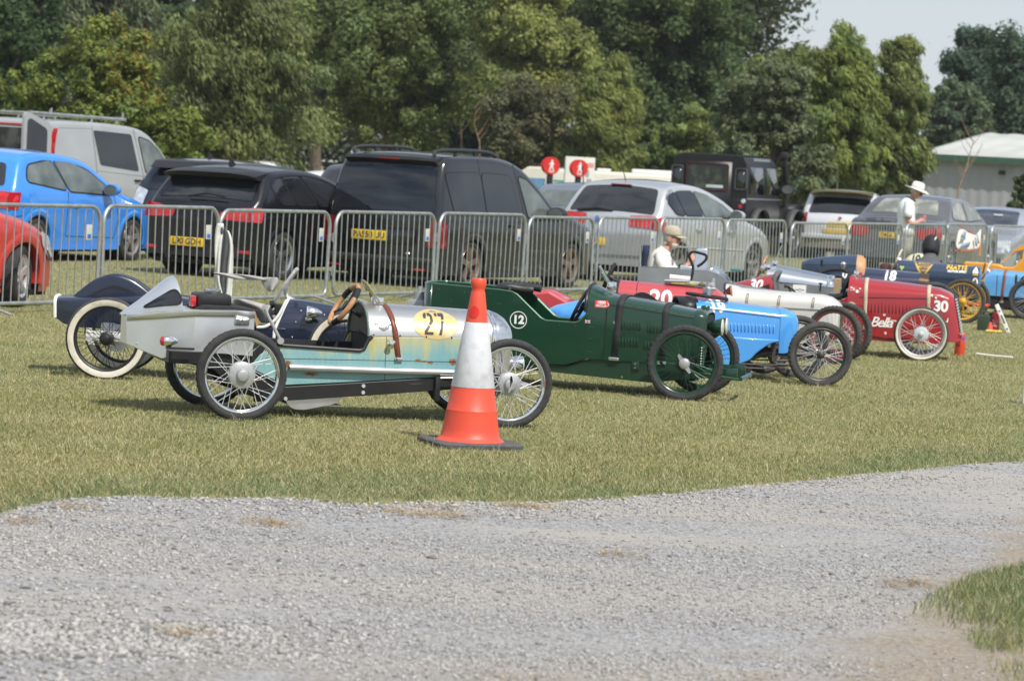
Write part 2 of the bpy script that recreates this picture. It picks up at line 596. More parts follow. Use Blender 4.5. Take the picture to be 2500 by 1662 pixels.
off = base[None]*(0.75+0.6*rng.random((n, 6, 1)))+0.35*(rng.random((n, 6, 3))-0.5)
ang = rng.random(n)*2*PI
ca, sa = np.cos(ang)[:, None], np.sin(ang)[:, None]
stretch = 1+0.6*rng.random((n, 1))
ox, oy, oz = off[..., 0]*stretch, off[..., 1], off[..., 2]*0.62
V = np.stack([x[:, None]+sz[:, None]*(ca*ox-sa*oy), y[:, None]+sz[:, None]*(sa*ox+ca*oy), 0.004+sz[:, None]*(oz*0.9+0.18)], -1)
tri = np.array([(0, 1, 4), (1, 2, 4), (2, 3, 4), (3, 0, 4), (1, 0, 5), (2, 1, 5), (3, 2, 5), (0, 3, 5)])
F = (tri[None]+(np.arange(n)*6)[:, None, None]).reshape(-1, 3)
g = 0.20+0.23*rng.random(n)
dark = rng.random(n) < 0.05
g[dark] *= 0.4
warm = rng.random((n, 1))*np.array([0.05, 0.03, 0.0])-0.01
tint = np.clip(g[:, None]*np.array([1.0, 1.0, 0.99])*(1+warm*2)+np.array([0.006, 0.0, 0.0]), 0.02, 0.75)
o = np_mesh('gravel', V.reshape(-1, 3), F, [mat('stone_chips', (1, 1, 1), 0.9, attr='tint', bump=0.15, bscale=150)], np.repeat(tint, 6, axis=0))
tag(o, 'loose grey crushed stone lying on the gravel path', 'gravel', kind='stuff')

# ------------------------------------------------------------------ grass
def blades(x, y, h, w, lean, col, flat=0.0, z0=0.0):
    n = len(x)
    a = rng.random(n)*2*PI
    b = rng.random(n)*2*PI
    lx, ly = lean*np.cos(b)*h, lean*np.sin(b)*h
    wx, wy = w*np.cos(a), w*np.sin(a)
    P = np.zeros((n, 5, 3))
    P[:, 0] = np.stack([x-wx, y-wy, np.full(n, z0)-0.004], -1)
    P[:, 1] = np.stack([x+wx, y+wy, np.full(n, z0)-0.004], -1)
    hz = h*np.sqrt(np.clip(1-lean**2*0.7, 0.03, 1))
    P[:, 2] = np.stack([x+wx*0.8+lx*0.35, y+wy*0.8+ly*0.35, z0+hz*0.55], -1)
    P[:, 3] = np.stack([x-wx*0.8+lx*0.35, y-wy*0.8+ly*0.35, z0+hz*0.55], -1)
    P[:, 4] = np.stack([x+lx, y+ly, z0+hz], -1)
    return P, col
Vs, Cs = [], []
GREEN, OLIVE, STRAW, PALE = (np.array(c) for c in ((0.170, 0.222, 0.098), (0.252, 0.248, 0.092), (0.41, 0.355, 0.185), (0.55, 0.50, 0.32)))
def grass_colours(x, y, extra_green):
    n = len(x)
    p = 0.6*value_noise(x, y*0.45, 0.9, 21)+0.4*value_noise(x, y*0.5, 0.28, 22)+0.3*(rng.random(n)-0.5)
    gg = np.clip(p*1.15-0.40+extra_green*1.1, 0, 1)[:, None]
    c = OLIVE*(1-gg)+GREEN*gg
    d = (rng.random(n) < 0.40-0.28*extra_green+0.45*(value_noise(x, y, 0.6, 23)-0.5))[:, None]
    c = np.where(d, STRAW*(0.75+0.5*rng.random((n, 1))), c)
    d = (rng.random(n) < 0.04)[:, None]
    c = np.where(d, PALE, c)
    return c*(0.84+0.32*rng.random((n, 1)))
N = 900000
x, y = wedge(N, 13.2, 47, 1.9)
lim = edge_y(x)+0.30*(value_noise(x, y, 0.30, 31)-0.5)+0.20*(value_noise(x, y, 0.09, 32)-0.5)-0.05
d_edge = y-lim
ok = (d_edge > 0) | ((d_edge > -0.55) & (rng.random(N) < 0.05*value_noise(x, y, 0.15, 33)**2*4*np.exp(d_edge*5)))
x, y, d_edge = x[ok], y[ok], d_edge[ok]
n = len(x)
stray = d_edge <= 0
eg = np.clip(1-np.abs(d_edge)/2.0, 0, 1)*0.75*np.clip(0.35+d_edge/0.4, 0.3, 1)
thin = np.clip(d_edge/0.30, 0.25, 1)
k = (rng.random(n) < thin) | stray
x, y, eg, d_edge = x[k], y[k], eg[k], d_edge[k]
n = len(x)
h = (0.010+0.024*rng.random(n)**1.3)*(0.55+0.75*value_noise(x, y, 0.45, 61))*np.clip(0.5+d_edge/0.4, 0.5, 1.1)*(1+0.5*eg)
w = 0.0012+0.00004*y
c = grass_colours(x, y, eg)
P, c = blades(x, y, h, w*(0.7+0.6*rng.random(n)), 0.5+0.55*rng.random(n), c)
Vs.append(P); Cs.append(c)
# taller straw stems standing above the sward
x, y = wedge(9000, 14.5, 40, 1.6)
ok = y > edge_y(x)+0.3
x, y = x[ok], y[ok]
n = len(x)
P, c = blades(x, y, 0.035+0.045*rng.random(n), np.full(n, 0.0011), 0.3+0.5*rng.random(n), PALE*(0.7+0.5*rng.random((n, 1))))
Vs.append(P); Cs.append(c)
# the verge close to the camera
N = 130000
x = 1.4+rng.random(N)*2.4
y = 9+rng.random(N)*5.8
ok = in_poly(x, y, VERGE)
x, y = x[ok], y[ok]
dens = value_noise(x, y, 0.25, 41)*0.8+np.clip((x-1.7)/0.45, 0, 1)*0.45+np.clip((y-12.3)/1.2, 0, 0.6)
k = rng.random(len(x)) < np.clip(dens-0.30, 0.05, 1)
x, y = x[k], y[k]
n = len(x)
P, c = blades(x, y, 0.02+0.045*rng.random(n), np.full(n, 0.0018), 0.35+0.5*rng.random(n), grass_colours(x, y, np.full(n, 0.6)), z0=0.008)
Vs.append(P); Cs.append(c)
# dead straw lying on the stones
for sx, sy in ((600, 1205), (975, 1190), (1040, 1192), (1000, 1172), (1420, 1282), (2085, 1352), (2110, 1345), (640, 1212), (180, 1172), (60, 1206), (905, 1180), (1240, 1172), (430, 1465), (1180, 1168)):
    k = (sy*1.05977-831)
    d = _CR @ Vector(((sx*1.05977-1250)/7630, -k/7630, -1))
    tt = -CAMZ/d.z
    n = 100
    x = d.x*tt+rng.normal(0, 0.065, n)
    y = d.y*tt+rng.normal(0, 0.07, n)
    P, c = blades(x, y, 0.03+0.06*rng.random(n), np.full(n, 0.0018), np.full(n, 1.17), np.array([0.42, 0.31, 0.17])*(0.6+0.7*rng.random((n, 1))), z0=0.012)
    Vs.append(P); Cs.append(c)
P = np.concatenate(Vs); c = np.concatenate(Cs)
n = len(P)
i0 = (np.arange(n)*5)[:, None]
# each blade: a quad and its tip, stored as triangles
F = np.concatenate([i0+np.array([[0, 1, 2]]), i0+np.array([[0, 2, 3]]), i0+np.array([[3, 2, 4]])])
def leaf_material(name, trans=0.3, rough=0.6):
    m = bpy.data.materials.new(name)
    m.use_nodes = True
    t = m.node_tree
    b = t.nodes['Principled BSDF']
    a = t.nodes.new('ShaderNodeVertexColor')
    a.layer_name = 'tint'
    b.inputs['Roughness'].default_value = rough
    b.inputs['Specular IOR Level'].default_value = 0.25
    tr = t.nodes.new('ShaderNodeBsdfTranslucent')
    mx = t.nodes.new('ShaderNodeMixShader')
    mx.inputs[0].default_value = trans
    t.links.new(a.outputs['Color'], b.inputs['Base Color'])
    t.links.new(a.outputs['Color'], tr.inputs['Color'])
    t.links.new(b.outputs['BSDF'], mx.inputs[1])
    t.links.new(tr.outputs['BSDF'], mx.inputs[2])
    t.links.new(mx.outputs['Shader'], t.nodes['Material Output'].inputs['Surface'])
    return m
o = np_mesh('grass', P.reshape(-1, 3), F, [leaf_material('grass_blades', 0.2)], np.repeat(c, 5, axis=0))
tag(o, 'short dry meadow grass under the parked cars and along the path', 'grass', kind='stuff')

# ------------------------------------------------------------------ trees
LEAFM = leaf_material('tree_leaves', 0.42, 0.6)
BARK = mat('bark', (0.12, 0.095, 0.07), 0.9, var=0.5, vscale=9, bump=0.4, bscale=25)
BIRCHBARK = mat('birch_bark', (0.40, 0.38, 0.34), 0.8, col2=(0.09, 0.08, 0.07), vscale=7, lo=0.55, hi=0.66, bump=0.2)

def leaf_cloud(centres, radii, n, size, col, spread=0.25, droop=0.0, seed=0, elong=1.9, sq=0.85, spray=None):
    """n leaves on the shells of clumps; returns quads with a tint per clump and leaf."""
    g = np.random.default_rng(seed)
    C, Rr = np.array(centres), np.array(radii)
    wts = Rr**2
    idx = g.choice(len(C), n, p=wts/wts.sum())
    d = g.normal(size=(n, 3))
    d /= np.linalg.norm(d, axis=1)[:, None]
    rad = Rr[idx]*(0.30+0.85*g.random(n)**0.7+0.22*np.abs(g.normal(size=n)))
    pos = C[idx]+d*rad[:, None]*np.array([1, 1, sq])
    nrm = d*1.1+0.55*g.normal(size=(n, 3))+np.array([0, 0, 0.40])
    nrm /= np.linalg.norm(nrm, axis=1)[:, None]
    if spray is not None:                # leaves strung along hanging, windblown twigs
        tw = np.array(spray)+0.35*g.normal(size=(len(C), 3))
        pos = pos+tw[idx]*((g.random(n)-0.35)*Rr[idx]*1.5)[:, None]
        t = tw[idx]+0.35*g.normal(size=(n, 3))
        elong, size = 3.4, size*0.8
    else:
        t = np.cross(nrm, g.normal(size=(n, 3)))
    t[:, 2] -= droop
    t -= nrm*(t*nrm).sum(1)[:, None]
    t /= np.linalg.norm(t, axis=1)[:, None]
    b = np.cross(nrm, t)
    s = size*(0.6+0.8*g.random(n))
    L, Wd = t*(s*elong*0.5)[:, None], b*(s*0.5)[:, None]
    V = np.stack([pos-L, pos+Wd-L*0.1, pos+L, pos-Wd-L*0.1], 1)
    cc = np.array(col)[None]*(1+spread*g.normal(size=(len(C), 1)))[idx]
    hue = g.normal(size=(len(C), 1))[idx]
    cc = cc*(1+0.13*g.normal(size=(n, 1)))*(1+hue*np.array([0.05, 0.01, -0.05]))
    return V, np.clip(cc, 0.008, 0.6)
def leaves_obj(name, V, c, parent):
    n = len(V)
    F = np.arange(n*4).reshape(n, 4)
    o = np_mesh(name, V.reshape(-1, 3), F, [LEAFM], np.repeat(c, 4, axis=0))
    o.parent = parent
    return o
def tree(name, label, cx, ytop, ybot, hw, Y, shape, col, n=16000, size=0.17, seed=1, bark=None, clumps=70, trunk=True, lean=0.0, group=None, accent=None, trunk_r=0.22, droop=0.4, cr=0.30):
    g = np.random.default_rng(seed)
    n, size, clumps, cr, hw = int(n*3.4), size*0.52, int(clumps*3.0), cr*0.60, hw*1.22
    col = (1.95*col[0], 2.1*col[1], 2.2*col[2])
    a, b, e = at(cx, ytop, Y), at(cx, ybot, Y), at(cx+hw, (ytop+ybot)/2, Y)
    X = b.x
    z0 = gz(X, Y)
    zt, zb = a.z, max(b.z, z0+0.2)
    rx = abs(e.x-at(cx, (ytop+ybot)/2, Y).x)
    H = zt-zb
    root = thing(name, label, 'bush' if 'bush' in name else 'tree', (X, Y, z0), 0, group)
    C, Rr = [], []
    # boughs: lobes of foliage of unequal size that together fill the outline
    lobes = []
    nl = {'birch': 26, 'bush': 16}.get(shape, 24)
    for q in range(nl):
        u = (q+0.6*g.random())/nl
        if shape == 'birch':      # tall, widest in the lower middle, ragged top
            f = (math.sin(PI*min(1, u*0.86+0.14))**0.8)*(1.0-0.40*u)
        elif shape == 'bush':
            f = math.sqrt(max(0, 1-(u*0.97)**2.6))
        else:
            f = math.sqrt(max(0.03, 1-(2*u-0.92)**2/1.17))
        th = q*2.4+g.random()*1.2
        k = f*rx*(0.25+0.55*g.random())
        lr = rx*(0.28+0.26*g.random())*(0.6+0.4*f)
        lobes.append((lean*u*rx+k*math.cos(th), k*0.9*math.sin(th), (zb-z0)+u*H*0.95, lr, 0.6+0.9*g.random()))
    wl = np.array([q[3]**2 for q in lobes])
    wl /= wl.sum()
    while len(C) < clumps:
        lx, ly, lz, lr, st = lobes[g.choice(nl, p=wl)]
        d = g.normal(size=3)
        d /= np.linalg.norm(d)
        d *= lr*g.random()**0.4
        z = lz+d[2]*st*(1.25 if shape == 'birch' else 0.9)
        if z < 0.25: continue
        C.append((lx+d[0], ly+d[1], z))
        Rr.append(rx*cr*(0.35+0.75*g.random()))
    V, c = leaf_cloud(C, Rr, n, size, col, 0.2, droop, seed+50, spray=(0.75, -0.1, -0.55) if droop >= 0.9 else None)
    if accent is not None:        # a part of the crown in another colour
        pick = accent[0](V[:, 0, 0]/rx, (V[:, 0, 2]-(zb-z0))/H, g.random(n))
        c[pick] = np.array(accent[1])*(0.7+0.6*g.random((pick.sum(), 1)))
    leaves_obj('crown', V, c, root)
    if trunk:
        mb = MB()
        ht = (zb-z0)+H*0.8
        pts = [(lean*rx*0.8*(t*ht/(zb-z0+H))+0.12*math.sin(3*t+seed), 0.1*math.sin(2.3*t+seed*2), -0.1+t*ht) for t in np.linspace(0, 1, 9)]
        mb.tube(pts, [trunk_r*(1-0.85*t)+0.02 for t in np.linspace(0, 1, 9)], 9)
        order = g.permutation(len(C))[:16]
        for i in order:
            p = Vector(C[i])
            t = min(0.92, max(0.12, (p.z-0.25*H*0.4)/ht*0.8))
            q = Vector(pts[int(t*8)])
            mid = (p+q)/2+Vector((0, 0, 0.08*H))
            mb.tube([q, mid, p], [trunk_r*0.32*(1-t*0.5), trunk_r*0.2, 0.012], 6)
        mb.build('trunk', bark or BARK, root)
    return root
G_DARK, G_MID, G_OLIVE, G_YEL, G_LITE, G_GREY = (0.035, 0.058, 0.020), (0.072, 0.092, 0.030), (0.098, 0.108, 0.040), (0.155, 0.150, 0.032), (0.118, 0.140, 0.040), (0.090, 0.100, 0.052)
TREES = 'trees along the edge of the field'
# far wood closing the view
g = np.random.default_rng(77)
C, Rr = [], []
for i in range(640):
    X = -30+40.5*g.random()
    Z = -1+(21 if X < 7.5 else 12)*g.random()**0.9
    C.append((X, 134+10*g.random(), Z)); Rr.append(1.1+1.5*g.random())
for i in range(90):
    X = 12+16*g.random()
    Z = -1+8.0*g.random()*(0.55+0.45*min(1, abs(X-17)/6))
    C.append((X, 140+8*g.random(), Z)); Rr.append(1.0+1.2*g.random())
V, c = leaf_cloud(C, Rr, 230000, 0.17, (0.070, 0.090, 0.040), 0.25, 0.3, 5)
o = leaves_obj('woodland', V, c, None)
tag(o, 'dark far wood closing the view behind the single trees', 'wood', kind='stuff')

tree('oak_tree', 'dark green tree with dense leaves cut off by the left edge above the silver van', 5, -190, 330, 125, 94, 'round', G_DARK, 15000, 0.17, 3, group=TREES)
tree('hazel_bush', 'yellow green bush with golden top behind the roof rack of the silver van', 235, 96, 385, 180, 66, 'bush', (0.098, 0.112, 0.026), 15000, 0.115, 4, clumps=100, droop=0.2, cr=0.2, trunk_r=0.1,
     accent=(lambda x, z, r: (x > 0.05) & (x < 0.75) & (z > 0.5) & (r < 0.22), (0.26, 0.18, 0.025)))
tree('birch_tree', 'tall grey green birch behind the yellow bush with thin drooping sprays', 215, -200, 240, 135, 101, 'birch', G_GREY, 14000, 0.15, 5, bark=BIRCHBARK, group=TREES, droop=1.0)
tree('ash_tree', 'shaded dark tree standing between the grey birch and the drooping olive tree', 395, -190, 330, 115, 108, 'round', (0.045, 0.062, 0.026), 13000, 0.18, 6, group=TREES)
tree('willow_tree', 'olive green drooping tree whose crown hangs to the white vans', 525, -70, 318, 185, 84, 'birch', G_OLIVE, 26000, 0.125, 7, clumps=120, droop=1.3, group=TREES, trunk_r=0.26, cr=0.24)
tree('maple_tree', 'brownish olive tree with bare twigs showing, right of the drooping olive tree', 730, -140, 245, 130, 106, 'round', (0.088, 0.085, 0.032), 12000, 0.16, 8, group=TREES, clumps=55)
tree('maple_tree', 'big rounded mid green tree above the black van', 905, -150, 292, 190, 97, 'round', (0.080, 0.094, 0.030), 26000, 0.15, 9, clumps=130, group=TREES, cr=0.25, trunk_r=0.3)
tree('fir_tree', 'very dark tree in the gap right of the big rounded tree', 1085, -180, 420, 105, 122, 'birch', (0.022, 0.034, 0.020), 11000, 0.2, 10, group=TREES)
tree('oak_tree', 'yellow green sunlit tree top left of the young birch', 1180, -60, 300, 140, 110, 'round', (0.125, 0.128, 0.036), 16000, 0.17, 11, group=TREES, clumps=60)
tree('rowan_bush', 'grey olive bush behind the white motorhome', 1205, 185, 400, 100, 102, 'bush', (0.078, 0.075, 0.036), 10000, 0.13, 12, clumps=60)
tree('oak_tree', 'huge dark green oak rising out of the picture behind the black off-roader', 1530, -210, 345, 195, 117, 'round', (0.047, 0.064, 0.022), 28000, 0.19, 13, clumps=130, group=TREES, cr=0.24, trunk_r=0.45)
tree('birch_tree', 'young yellow green birch with feathery sprays behind the red round signs', 1388, 112, 412, 82, 100, 'birch', (0.120, 0.130, 0.038), 14000, 0.11, 14, bark=BIRCHBARK, droop=1.2, clumps=80, trunk_r=0.1, group=TREES)
tree('laurel_bush', 'low dark green bush left of the black off-roader', 1500, 285, 400, 60, 102, 'bush', G_MID, 6000, 0.13, 15, clumps=40)
tree('laurel_bush', 'light green bush just above the roof of the black off-roader', 1615, 250, 400, 75, 102, 'bush', G_LITE, 8000, 0.13, 16, clumps=50)
tree('ash_tree', 'pale green tree top between the dark oak and the twin birches', 1800, 105, 400, 105, 100, 'round', (0.098, 0.112, 0.040), 13000, 0.15, 17, group=TREES)
tree('willow_bush', 'wide grey green willow bush right of the black off-roader', 1765, 150, 455, 120, 76, 'bush', (0.083, 0.093, 0.046), 17000, 0.11, 18, clumps=100, droop=0.2, cr=0.2)
tree('birch_tree', 'windblown birch with pale slanting trunk left of its twin', 1915, 72, 425, 112, 84, 'birch', (0.108, 0.125, 0.036), 18000, 0.11, 19, bark=BIRCHBARK, droop=1.0, clumps=95, lean=0.15, trunk_r=0.12, group=TREES, cr=0.24)
tree('birch_tree', 'windblown birch nearest the grey shed', 2040, 85, 430, 100, 86, 'birch', (0.105, 0.118, 0.040), 18000, 0.11, 20, bark=BIRCHBARK, droop=1.1, clumps=95, lean=0.15, trunk_r=0.13, group=TREES, cr=0.24)
tree('pine_tree', 'tall dark tree with thin open top against the sky', 2238, 55, 345, 66, 128, 'round', (0.040, 0.060, 0.034), 12000, 0.17, 21, group=TREES, clumps=50, cr=0.48)
tree('oak_tree', 'dark tree at the right edge above the shed roof', 2350, 62, 350, 80, 124, 'round', (0.042, 0.062, 0.034), 15000, 0.17, 22, group=TREES, clumps=60, cr=0.5)
tree('ash_tree', 'dull green lower tree above the left end of the shed roof', 2190, 190, 380, 75, 122, 'round', (0.066, 0.085, 0.044), 9000, 0.16, 23, group=TREES)
tree('elder_bush', 'small dark bush against the shed wall at the right edge', 2350, 395, 500, 30, 82, 'bush', (0.045, 0.062, 0.026), 2200, 0.09, 24, clumps=26)
# leafless saplings
def sapling(label, pts, Y, seed, col):
    g = np.random.default_rng(seed)
    P = [at(x, y, Y) for x, y in pts]
    z0 = gz(P[0].x, Y)
    root = thing('bare_sapling', label, 'tree', (P[0].x, Y, z0), 0)
    mb = MB()
    Q = [(p.x-P[0].x, 0.05*i, p.z-z0) for i, p in enumerate(P)]
    Q[0] = (0, 0, -0.05)
    mb.tube(Q, [0.028*(1-0.8*i/(len(Q)-1)) for i in range(len(Q))], 7)
    for i in range(1, len(Q)):
        for s in range(3):
            a = Vector(Q[i-1]).lerp(Vector(Q[i]), g.random())
            L = 0.35+0.7*g.random()
            sgn = g.choice((-1, 1))
            b = a+Vector((sgn*L*0.45, 0.2*(g.random()-.5), L*0.8))
            mb.tube([a, (a+b)/2+Vector((sgn*0.05, 0, 0)), b], [0.011, 0.007, 0.003], 5)
    mb.build('trunk', mat('twig_bark', col, 0.9, var=0.4, vscale=12), root)
sapling('thin leafless sapling left of two, between the black van and the bush', [(1062, 395), (1063, 320), (1060, 270), (1052, 235)], 99, 1, (0.26, 0.17, 0.12))
sapling('thin leafless sapling right of two, leaning, between the black van and the bush', [(1112, 395), (1105, 330), (1092, 285), (1098, 240)], 99, 2, (0.26, 0.17, 0.12))
sapling('slanting leafless sapling in front of the shed wall', [(2192, 470), (2210, 430), (2228, 385), (2240, 340), (2247, 320)], 86, 3, (0.15, 0.15, 0.11))
# pale leaning trunk of the windblown birch seen below its crown
mb = MB()
root = [o for o in bpy.data.objects if o.get('label', '').startswith('windblown birch with pale')][0]
pts = [at(x, y, 83.6)-root.location for x, y in ((1972, 470), (1980, 420), (1990, 365), (1993, 330))]
mb.tube(pts, [0.085, 0.07, 0.055, 0.03], 8)
mb.build('stem', BIRCHBARK, root)

# ------------------------------------------------------------------ shed
sh = thing('shed', 'grey corrugated metal shed with pale roof and green eaves', 'shed', (14.08, 110, -1.15), R(-30))
EH, RH, LEN, DEP = 3.85, 4.80, 26, 13
mb = MB()
n = 260
wave = []
for i in range(n+1):
    k = i % 4
    wave.append((i*LEN/n, (0, 0, 0.018, 0.018)[k]))
mb.loft([[(x, -d, z) for x, d in wave] for z in (0, EH)])
mb.loft([[(0, y, 0), (0, y, EH+(RH-EH)*(1-abs(y-DEP/2)/(DEP/2)))] for y in (0, 3.25, 6.5, 9.75, 13)])
mb.build('wall', mat('shed_cladding', (0.35, 0.355, 0.375), 0.55, var=0.06, vscale=1.5), sh, ang=20)
mb = MB()
for s in (0, 1):
    y0, y1 = (-0.25, DEP/2) if s == 0 else (DEP+0.25, DEP/2)
    rows = []
    for i in range(105):
        x = -0.3+i*(LEN+0.6)/104
        dz = 0.03 if i % 4 < 2 else 0
        rows.append([(x, y0, EH+0.03+dz), (x, y1, RH+0.06+dz)])
    mb.loft(rows)
mb.build('roof', mat('shed_roof', (0.46, 0.475, 0.45), 0.6, var=0.12, vscale=0.5), sh, ang=20, solid=0.03)
MB().box(-0.3, LEN+.3, -0.32, -0.22, EH-0.13, EH+0.10).build('eaves_gutter', mat('green_trim', (0.05, 0.11, 0.075), 0.5, var=0.1), sh)
mb = MB()
f = lambda y: EH+0.12+(RH-EH+0.03)*(y/6.5)
mb.add([(5.2, 2.8, f(2.8)), (20, 2.8, f(2.8)), (20, 4.2, f(4.2)), (6.6, 4.2, f(4.2))], [(0, 1, 2, 3)])
mb.build('rooflight', mat('rooflight_panel', (0.36, 0.33, 0.27), 0.5, var=0.1), sh, solid=0.02)
MB().rbox(2.9, 3.1, -0.22, -0.05, 3.35, 3.5, 0.02).build('wall_lamp', BLACK, sh)

# ------------------------------------------------------------------ the air between
def haze_box():
    mb = MB().box(-70, 70, -12, 170, -3.0, 45)
    m = bpy.data.materials.new('summer_haze')
    m.use_nodes = True
    t = m.node_tree
    t.nodes.clear()
    out = t.nodes.new('ShaderNodeOutputMaterial')
    v = t.nodes.new('ShaderNodeVolumePrincipled')
    v.inputs['Color'].default_value = (0.86, 0.92, 1.0, 1)
    v.inputs['Density'].default_value = 0.0002
    t.links.new(v.outputs['Volume'], out.inputs['Volume'])
    o = mb.build('haze', m)
    tag(o, 'thin summer haze over the field and the trees', 'haze', kind='stuff')
haze_box()
# ------------------------------------------------------------------ small racing cars
SPK = mat('spoke_steel', (0.52, 0.53, 0.54), 0.5, 0.35, var=0.1, vscale=30)
def arch(w, zb, zs, zt, n=2.3, k=16):
    pts = [(-w, zb), (-w, (zb+zs)/2), (-w, zs)]
    for i in range(1, k):
        t = PI-PI*i/k
        c, s = math.cos(t), math.sin(t)
        pts.append((w*math.copysign(abs(c)**(2/n), c), zs+(zt-zs)*abs(s)**(2/n)))
    return pts+[(w, zs), (w, (zb+zs)/2), (w, zb)]
class Hood:
    """A bonnet: stations (x, half width, bottom, shoulder, top, roundness)."""
    def __init__(s, st, lean=0.0):
        s.st = [q if len(q) > 5 else (*q, 2.3) for q in st]
        s.lean = lean
    def at(s, x):
        X = [q[0] for q in s.st]
        return [float(np.interp(x, X, [q[i] for q in s.st])) for i in range(1, 6)]
    def side(s, x, z):
        w, zb, zs, zt, n = s.at(x)
        if z <= zs:
            return -w
        r = min(0.9995, (z-zs)/max(1e-4, zt-zs))
        return -w*(1-r**n)**(1/n)
    def rows(s, off=0.0, xs=None):
        out = []
        for x in (xs or [q[0] for q in s.st]):
            w, zb, zs, zt, n = s.at(x)
            out.append([(x+s.lean*(z-zs), y, z) for y, z in arch(w+off, zb, zs, zt+off, n)])
        return out
    def mesh(s, mb=None, off=0.0, xs=None, cap=True):
        mb = mb or MB()
        return mb.loft(s.rows(off, xs), False, cap)
    def decal(s, m2, x0, z0, off=0.003, ml=0.04):
        return flat_decal(m2[0], m2[1], lambda u, v: (x0+u, s.side(x0+u, z0+v)-off, z0+v), ml)
def flat_side(m2, x0, z0, y, slope=0.0, tilt=0.0):
    return flat_decal(m2[0], m2[1], lambda u, v: (x0+u, y+slope*u+0.0, z0+v+tilt*u), 0.2)

def wheel(parent, c, Rw=0.28, w=0.062, th=0.048, rim=CHROME, spoke=None, hub=CASTAL, wall=None, rubber=RUBBER, steer=0.0, side=-1, hub_r=0.05, boss=0.02, nsp=36, spr=0.0021, spinner=None, tread=0.0035, hub_w=0.05, drum=None):
    spoke = spoke or SPK
    M = Matrix.Translation(c) @ Matrix.Rotation(steer, 4, 'Z')
    h = w/2
    ri = Rw-th
    def jit(a, r, k):
        return (tread if (k+(1 if a > 0 else 0)) % 2 else -tread*0.2) if r > Rw-0.016 else 0
    prof = [(-h*0.62, ri-0.004), (-h*0.78, ri+0.006), (-h, ri+th*0.45), (-h*0.93, Rw-0.014), (-h*0.62, Rw-0.003), (-h*0.2, Rw), (h*0.2, Rw), (h*0.62, Rw-0.003), (h*0.93, Rw-0.014), (h, ri+th*0.45), (h*0.78, ri+0.006), (h*0.62, ri-0.004)]
    mb = MB()
    mb.lathe(prof, n=88, jit=jit if tread else None, M=M)
    t = mb.build('wheel', rubber, parent, ang=30)
    mb = MB()
    e = 0.012
    mb.lathe([(-h*0.66, ri+0.004), (-h*0.74, ri-0.002), (-h*0.66, ri-e*0.8), (-h*0.3, ri-e*1.5), (h*0.3, ri-e*1.5), (h*0.66, ri-e*0.8), (h*0.74, ri-0.002), (h*0.66, ri+0.004)], n=56, M=M)
    mb.build('rim', rim, t, ang=40)
    if wall:
        mb = MB()
        for s in (-1, 1):
            mb.lathe([(s*(h*0.80+0.0005), ri+0.004), (s*(h+0.0025), ri+th*0.42), (s*(h*0.985+0.002), Rw-0.017)], n=56, M=M)
        mb.build('whitewall', wall, t)
    mb = MB()
    fl = hub_w/2
    for k in range(nsp):
        sd = -1 if k % 2 else 1
        a = 2*PI*k/nsp
        b = a+(0.62 if (k//2) % 2 else -0.62)*min(1.0, 0.9)
        p = Vector((hub_r*0.93*math.cos(b), sd*fl, hub_r*0.93*math.sin(b)))
        q = Vector(((ri-e)*math.cos(a), sd*h*0.12, (ri-e)*math.sin(a)))
        mb.tube([M @ p, M @ q], spr, 5)
    mb.build('spokes', spoke, t)
    mb = MB()
    o = side
    mb.lathe([(-o*fl, 0.0), (-o*fl, hub_r), (-o*(fl-0.008), hub_r), (-o*(fl-0.012), hub_r*0.72), (o*(fl-0.012), hub_r*0.72), (o*(fl-0.008), hub_r), (o*fl, hub_r), (o*(fl+0.006), hub_r*0.82),
              (o*(fl+0.010), hub_r*0.5), (o*(fl+0.012), boss*1.25), (o*(fl+0.03), boss), (o*(fl+0.034), boss*0.7), (o*(fl+0.034), 0.0)], n=28, M=M)
    if drum:
        mb.lathe([(-o*fl*1.02, 0), (-o*fl*1.02, drum), (-o*(fl*0.2), drum), (-o*fl*0.2, 0.0)], n=28, M=M)
    mb.build('hub', hub, t)
    if spinner:
        mb = MB()
        y = o*(fl+0.03)
        mb.lathe([(y-o*0.012, 0), (y-o*0.012, 0.042), (y+o*0.012, 0.038), (y+o*0.02, 0.024), (y+o*0.02, 0)], n=24, M=M)
        for s in (0, 1):
            M2 = M @ Matrix.Rotation(0.9+PI*s, 4, 'Y')
            mb.loft([[M2 @ Vector(v) for v in r] for r in ([(0.02, y-.008, -.02), (0.02, y-.008, .02), (0.02, y+.008, .02), (0.02, y+.008, -.02)], [(0.082, y+o*.012-.005, -.012), (0.082, y+o*.012-.005, .004), (0.082, y+o*.012+.005, .004), (0.082, y+o*.012+.005, -.012)])], True, True)
        mb.build('spinner', spinner, t)
    return t

